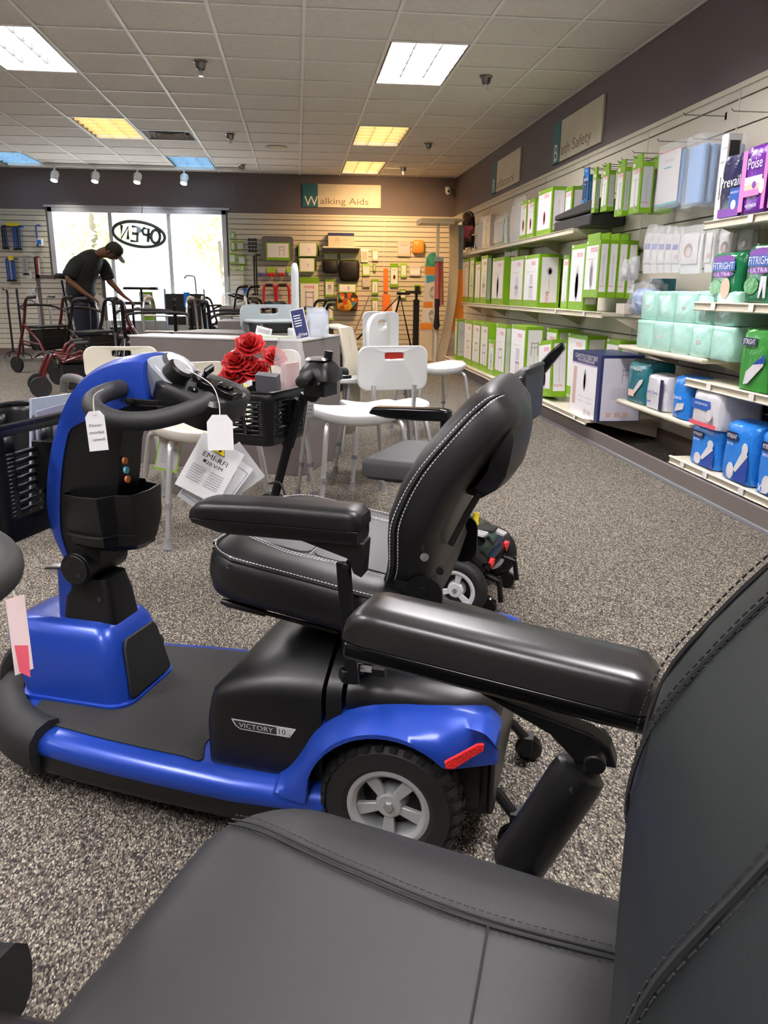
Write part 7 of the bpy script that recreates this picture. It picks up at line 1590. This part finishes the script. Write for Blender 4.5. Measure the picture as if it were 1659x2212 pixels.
# transport chair with dark back by the window
p = at(385, 640, 'y', 10.1); o = empty('transport_chair', (p.x+.06, 10.3, 0), radians(-80), 'folding transport chair with black back by the right window pane', 'wheelchair')
for sy in (1, -1):
    G().tube(crs([(-.3, sy*.24, 1.0), (-.22, sy*.24, .96), (-.18, sy*.24, .5), (-.2, sy*.24, .2)], 4), .013, n=8).tube([(-.18, sy*.24, .72), (.18, sy*.24, .72), (.2, sy*.24, .3)], .013, n=8).tube([(-.2, sy*.24, .5), (.22, sy*.24, .5), (.32, sy*.22, .1)], .012, n=8).obj('side_frame', mat('blue_grey_tube', (.2, .28, .38), .35, metal=.4), o, smooth=60)
    for xx, r_ in ((-.2, .15), (.25, .08)): G().lathe([(r_*.8, -.012), (r_, -.014), (r_, .014), (r_*.8, .012)], T=TR(xx, sy*.27, r_, 90), n=24).obj('wheel', RUBBER, o)
G().loft([[(-.2+.0*y, y, z) for y, z in rrect(-.24, .24, .58, .96, .03)], [(-.18, y, z) for y, z in rrect(-.24, .24, .58, .96, .03)]]).obj('backrest', RSEAT, o); G().box(-.18, .22, -.23, .23, .48, .51).obj('seat', RSEAT, o); G().cyl((-.16, .02, .8), (-.15, .02, .98), .04, n=14).obj('water_bottle', BLUF, o)
# silver cane and crutches by the window right
p = at(422, 590, 'y', 12.2); o = empty('crutch', (p.x, 12.2, 0), 0, 'silver cane with a hooked handle against the window', 'cane'); G().tube(crs([(.02, 0, 0), (0, 0, .8), (-.01, 0, 1.15), (-.05, 0, 1.2), (-.13, 0, 1.2), (-.16, 0, 1.16)], 4), .013, n=8).obj('shaft', SILW, o, smooth=60)
# round stool and small table tops before the window
for px, lb, z_ in ((285, 'dark round stool seat before the window', .8), (300, 'flat walker tray raised before the window', 1.0)):
    p = at(px, 640, 'y', 11.8); o = empty('utility_stool', (p.x, 11.8+.2*(z_ > .9), 0), 0, lb, 'stool'); G().tube([(0, 0, .02), (0, 0, z_)], .018, n=8).box(-.18, .18, -.015, .015, .0, .03).box(-.015, .015, -.18, .18, 0, .03).obj('pedestal', RB, o); G().loft([[(x, y, z_) for x, y in sell(.25, .16, .7, 24)], [(x, y, z_+.04) for x, y in sell(.24, .15, .7, 24)]]).obj('seat', RSEAT, o, bevel=.006)
# green-edged carton on the floor display behind the man
o = carton_mesh(.2, .1, .42, 'chair').obj('product_carton', BOXM, smooth=0); o.location = (-2.28, 12.85, .551); o.rotation_euler = (0, 0, radians(90)); tag(o, 'green-edged carton standing behind the stooping man', 'carton')
tag(G().box(-.7, .8, -.2, .2, 0, .55).obj('low_plinth', PANELG, bevel=.005, loc=(-2.2, 12.9, 0)), 'low pale plinth under the window', 'plinth')
# clear boxes and small bottle-like thing by the right window edge
tag(G().box(-.12, .12, -.12, .12, 0, .42).obj('clear_bin', CLEAR, bevel=.01, loc=(at(508, 640, 'y', 12.8).x, 12.9, .78)), 'clear plastic bin standing right of the window', 'bin')
tag(G().box(-.25, .25, -.15, .2, 0, .78).obj('bin_stand', PANELG, loc=(at(508, 640, 'y', 12.8).x, 12.9, 0)), 'pale stand under the clear bin right of the window', 'stand')
# rollators hanging bike-like frame near the display: folded easel-like walker
p = at(815, 730, 'y', 12.2); o = empty('hemi_walker', (p.x, 12.2, 0), 0, 'bronze folding hemi walker standing under the orange cartons', 'walker')
G().tube([(-.5, 0, .05), (-.12, 0, .95), (.1, 0, .12)], .015, n=8, mi=0).obj('front_leg', mat('bronze_tube', (.5, .36, .28), .35, metal=.6), o); G().tube([(-.3, .1, .3), (.35, .1, .95), (.55, .1, .1)], .014, n=8).tube([(.35, .1, .95), (.15, .1, .1)], .014, n=8).tube([(.3, .1, .98), (.5, .1, .98)], .02, n=8).obj('rear_frame', RB, o)
# ------------------------------------------------------------------ the stooping man
SKIN = mat('skin', (.17, .075, .045), .55); SHIRT = mat('dark_grey_polo', (.016, .021, .024), .85, bump=('noise', 25, .5, .02)); JEAN = mat('dark_navy_trousers', (.012, .016, .035), .85, bump=('noise', 25, .4, .02)); CAP = mat('black_cap', (.015, .016, .018), .7); SHOE = mat('dark_shoe', (.01, .01, .01), .5)
def skin_obj(name, V, E, R_, m_, parent=None, root=0, sub=2):
    me = bpy.data.meshes.new(name); me.from_pydata([tuple(v) for v in V], E, []); o = bpy.data.objects.new(name, me); COL.objects.link(o)
    me.materials.append(m_); md = o.modifiers.new('skin', 'SKIN'); md.use_smooth_shade = True
    sv = me.skin_vertices[0].data if me.skin_vertices else None
    if sv is None:
        bm = bmesh.new(); bm.from_mesh(me); bm.verts.layers.skin.verify(); bm.to_mesh(me); bm.free(); sv = me.skin_vertices[0].data
    for i, r_ in enumerate(R_): sv[i].radius = r_ if isinstance(r_, tuple) else (r_, r_); sv[i].use_root = (i == root)
    md.branch_smoothing = .6
    s2 = o.modifiers.new('sub', 'SUBSURF'); s2.levels = sub; s2.render_levels = sub
    if parent: o.parent = parent
    return o
MX, MY = -2.86, 11.35
man = empty('person', (MX, MY, 0), 0, 'man in a black cap, dark polo and navy trousers stooping over rollators with a paper', 'person')
J = dict(pel=(0, .02, .93), sp1=(-.01, 0, 1.05), sp2=(.03, -.02, 1.2), ch=(.10, -.04, 1.33), nk=(.25, -.06, 1.44), hd=(.36, -.08, 1.47), hd2=(.42, -.09, 1.45),
         ls=(.02, .16, 1.38), le=(.02, .2, 1.12), lw=(.32, .1, .98), rs=(.16, -.2, 1.36), re=(-.03, -.27, 1.14), rw=(.12, -.26, .93),
         lh=(.02, .1, .88), lk=(.05, .12, .48), la=(.0, .13, .09), lt=(.14, .12, .04), rh=(-.01, -.09, .88), rk=(.02, -.1, .48), ra=(-.04, -.1, .09), rt=(.1, -.11, .04))
# near (right) arm hangs back, hand holding the paper; far (left) arm reaches forward to the rollator
J['ls'] = (.24, .16, 1.33); J['le'] = (.30, .17, 1.10); J['lw'] = (.47, .12, .90); J['rs'] = (.04, -.19, 1.34); J['re'] = (-.08, -.27, 1.12); J['rw'] = (.12, -.27, .93)
names = list(J); idx = {n: i for i, n in enumerate(names)}
Ed = [('pel', 'sp1'), ('sp1', 'sp2'), ('sp2', 'ch'), ('ch', 'nk'), ('nk', 'hd'), ('hd', 'hd2'), ('ch', 'ls'), ('ls', 'le'), ('le', 'lw'), ('ch', 'rs'), ('rs', 're'), ('re', 'rw'), ('pel', 'lh'), ('lh', 'lk'), ('lk', 'la'), ('la', 'lt'), ('pel', 'rh'), ('rh', 'rk'), ('rk', 'ra'), ('ra', 'rt')]
Rd = dict(pel=.10, sp1=.09, sp2=.10, ch=.09, nk=.06, hd=.088, hd2=.08, ls=.055, le=.043, lw=.027, rs=.055, re=.043, rw=.027, lh=.075, lk=.055, la=.042, lt=.035, rh=.075, rk=.06, ra=.042, rt=.035)
V = [Vector(J[n]) for n in names]; E_ = [(idx[a], idx[b]) for a, b in Ed]; RR_ = [Rd[n] for n in names]
def addhand(w, d, side):
    """palm, four fingers of different length and a thumb, slightly curled"""
    d = Vector(d).normalized(); up = Vector((0, 0, -1)); s_ = d.cross(up).normalized(); nrm = s_.cross(d)
    i0 = idx[w]; b = Vector(J[w]); pk = len(V); V.append(b+d*.05); RR_.append((.02, .032)); E_.append((i0, pk))
    for q, (off, L_) in enumerate(((-.030, .07), (-.010, .08), (.010, .075), (.030, .058))):
        a = len(V); V.append(b+d*.09+s_*off); V.append(b+d*(.09+L_*.5)+s_*off*1.1+Vector((0, 0, -.012))); V.append(b+d*(.09+L_*.8)+s_*off*1.1+Vector((0, 0, -.035))); RR_.extend([.0095, .009, .0075]); E_.extend([(pk, a), (a, a+1), (a+1, a+2)])
    a = len(V); V.append(b+d*.05+s_*side*.035+nrm*0); V.append(b+d*.085+s_*side*.055+Vector((0, 0, -.015))); RR_.extend([.012, .009]); E_.extend([(pk, a), (a, a+1)])
addhand('lw', (.7, -.1, -.5), 1); addhand('rw', (.75, .1, -.45), -1)
skin_obj('body', V, E_, RR_, SKIN, man)
def lp(a, b, t): return Vector(J[a]).lerp(Vector(J[b]), t)
def cloth(name, chains, m_):
    g = G(); rd = random.Random(5)
    for ch in chains:
        secs = []
        P = [Vector(c[0]) for c in ch]
        for i, (c, a_, b_) in enumerate(ch):
            t = (P[min(i+1, len(P)-1)]-P[max(i-1, 0)]).normalized(); u_ = (Vector((0, 1, 0))-t*t.y).normalized(); v_ = t.cross(u_)
            secs.append([P[i]+u_*b_*y+v_*a_*x+Vector((rd.uniform(-1, 1), rd.uniform(-1, 1), rd.uniform(-1, 1)))*.003 for x, y in sell(1, 1, .9, 24)])
        g.loft(secs)
    return g.obj(name, m_, man, smooth=70, sub=1)
cloth('polo_shirt', [[((.0, 0, .86), .15, .20), ((-.0, 0, .94), .165, .215), ((.0, 0, 1.06), .16, .215), ((.03, -.01, 1.18), .165, .22), ((.09, -.02, 1.29), .17, .225), ((.16, -.03, 1.375), .14, .20), ((.215, -.04, 1.425), .10, .14), ((.245, -.045, 1.45), .065, .075)],
    [((.14, -.06, 1.37), .07, .07), (J['rs'], .092, .085), (lp('rs', 're', .4), .088, .082), (lp('rs', 're', .85), .082, .078), (lp('rs', 're', .9), .07, .066)],
    [((.16, .02, 1.36), .07, .07), (J['ls'], .088, .085), (lp('ls', 'le', .4), .082, .08), (lp('ls', 'le', .88), .078, .075), (lp('ls', 'le', .93), .066, .062)]], SHIRT)
cloth('trousers', [[((.0, 0, .98), .12, .17), ((.0, 0, .93), .15, .195), ((.0, 0, .85), .15, .195), ((.01, 0, .80), .13, .18)],
    [((.01, .09, .86), .11, .1), (lp('lh', 'lk', .3), .115, .105), (J['lk'], .088, .085), (lp('lk', 'la', .5), .08, .078), (lp('lk', 'la', .97), .075, .07)],
    [((.0, -.09, .86), .11, .1), (lp('rh', 'rk', .3), .115, .105), (J['rk'], .088, .085), (lp('rk', 'ra', .5), .08, .078), (lp('rk', 'ra', .97), .075, .07)]], JEAN)
for a, b in (('la', 'lt'), ('ra', 'rt')):
    p = Vector(J[a]); G().loft([[(p.x+x, p.y+y, z) for x, y in sell(a_, b_, .7, 20, .06)] for z, a_, b_ in ((0, .14, .05), (.03, .142, .052), (.06, .12, .045), (.1, .06, .045))]).obj('shoe', SHOE, man, smooth=50)
# face details and cap
Hc = Vector(J['hd2']); Rh = TR(Hc.x, Hc.y, Hc.z+.015, 0, 52, -14)
G().ball((0, 0, 0), (.092, .078, .105), T=Rh).ball((.088, 0, -.02), (.02, .014, .022), T=Rh).tube([(.083, -.022, -.058), (.088, 0, -.06), (.083, .022, -.058)], .006, n=6, T=Rh).ball((-.01, .08, -.01), (.018, .01, .028), T=Rh).ball((-.01, -.08, -.01), (.018, .01, .028), T=Rh).obj('head', SKIN, man, smooth=60)
for sy in (1, -1): G().ball((.083, sy*.03, .01), (.009, .012, .006), T=Rh).obj('eye', INK, man)
G().loft([[(x, y, z) for x, y in sell(a_, b_, 1, 28, -.004)] for z, a_, b_ in ((.02, .103, .09), (.05, .104, .091), (.085, .094, .082), (.11, .07, .06), (.122, .03, .03), (.124, .005, .005))], T=Rh).loft([[(x, y*.9, z-.3*max(0, x-.09)**1.0*.5) for x, y in sell(.085, .075, .8, 24, .105)] for z in (.024, .03)], T=Rh).obj('cap', CAP, man, smooth=60)
G().loft([[(x, y, z) for x, y in sell(a_, b_, 1, 24, -.02)] for z, a_, b_ in ((-.05, .07, .075), (-.01, .084, .086), (.03, .09, .09))], T=Rh).obj('hair', mat('short_black_hair', (.01, .009, .009), .8), man, smooth=60)
G().tube([(.15, .13, 1.14), (.2, .1, 1.13)], .008, n=5).obj('chest_logo', PANELG, man)
p = Vector((MX, MY, 0))+Vector(J['rw'])+Vector((.16, .0, -.05)); o = G().box(-.06, .1, -.001, .001, -.05, .05).obj('paper_sheet', WHITE); o.location = p; o.rotation_euler = (radians(10), radians(40), 0); tag(o, "white sheet of paper in the stooping man's hand", 'paper')
man.scale = (1.12, 1.1, 1.01)
# OPEN sign hanging in the window, read from outside
p = at(300, 506, 'y', BY-.05); o = empty('open_sign', p, 0, 'oval unlit OPEN sign in the window, seen from behind', 'sign'); o.rotation_euler = (0, radians(7), 0)
OS = mat('dark_sign_tube', (.03, .035, .03), .5); ow, oh = .39, .18
G().tube([(ow*cos(2*pi*k/40), 0, oh*sin(2*pi*k/40)) for k in range(40)], .026, n=8, closed=True).obj('oval_rim', OS, o, smooth=60)
def let(nm, strokes, cx):
    g = G()
    for st in strokes: g.tube([(-(cx+x), 0, z) for x, z in st], .025, n=6)
    g.obj(nm, OS, o)
let('letter_o', [[(.065*cos(2*pi*k/20), .095*sin(2*pi*k/20)) for k in range(21)]], -.25)
let('letter_p', [[(-.04, -.1), (-.04, .1), (.03, .1), (.05, .06), (.03, .01), (-.04, .0)]], -.1)
let('letter_e', [[(.05, .1), (-.04, .1), (-.04, -.11), (.06, -.11)], [(-.04, 0), (.04, 0)]], .06)
let('letter_n', [[(-.05, -.1), (-.05, .1), (.05, -.1), (.05, .1)]], .21)
G().tube([(0, 0, oh-.01), (.04, 0, .45)], .003, n=4).obj('hanging_wire', OS, o); G().box(-.03, .03, -.03, .03, .02, .1).obj('transformer', mat('blue_grey_box', (.3, .36, .42), .5), o)
# ------------------------------------------------------------------ repeats share a group
GR = {'product_carton': 'product cartons on the shelves', 'rollator': 'rollators in front of the window', 'shower_chair': 'shower chairs around the counter', 'quad_cane': 'quad canes by the left slatwall',
      'pad_pack': 'mint green pad packs', 'hanging_pack': 'packs hanging on the back wall', 'absorbent_pack': 'incontinence packs on the near shelves', 'artificial_rose': 'red silk roses', 'hanging_sachet': 'clear sachets hanging on the right wall',
      'sprinkler': 'ceiling sprinklers', 'underpad_pack': 'bagged underpads', 'wall_shelf': 'cream wall shelves', 'wedge_cushion': 'black wedge cushions', 'folded_canes': 'folded canes on the slatwall', 'mobility_scooter': 'full-size mobility scooters',
      'folding_walker': 'folding walkers', 'small_pack': 'small packs under the tray', 'wall_sign': 'department signs', 'instruction_card': 'cards hanging from the scooter dash', 'document_sleeve': 'sleeves in the scooter basket', 'ceiling_light': 'recessed ceiling lights'}
for o in S.objects:
    if o.parent is None and 'label' in o and 'group' not in o:
        k = o.name.split('.')[0]
        if k in GR: o['group'] = GR[k]
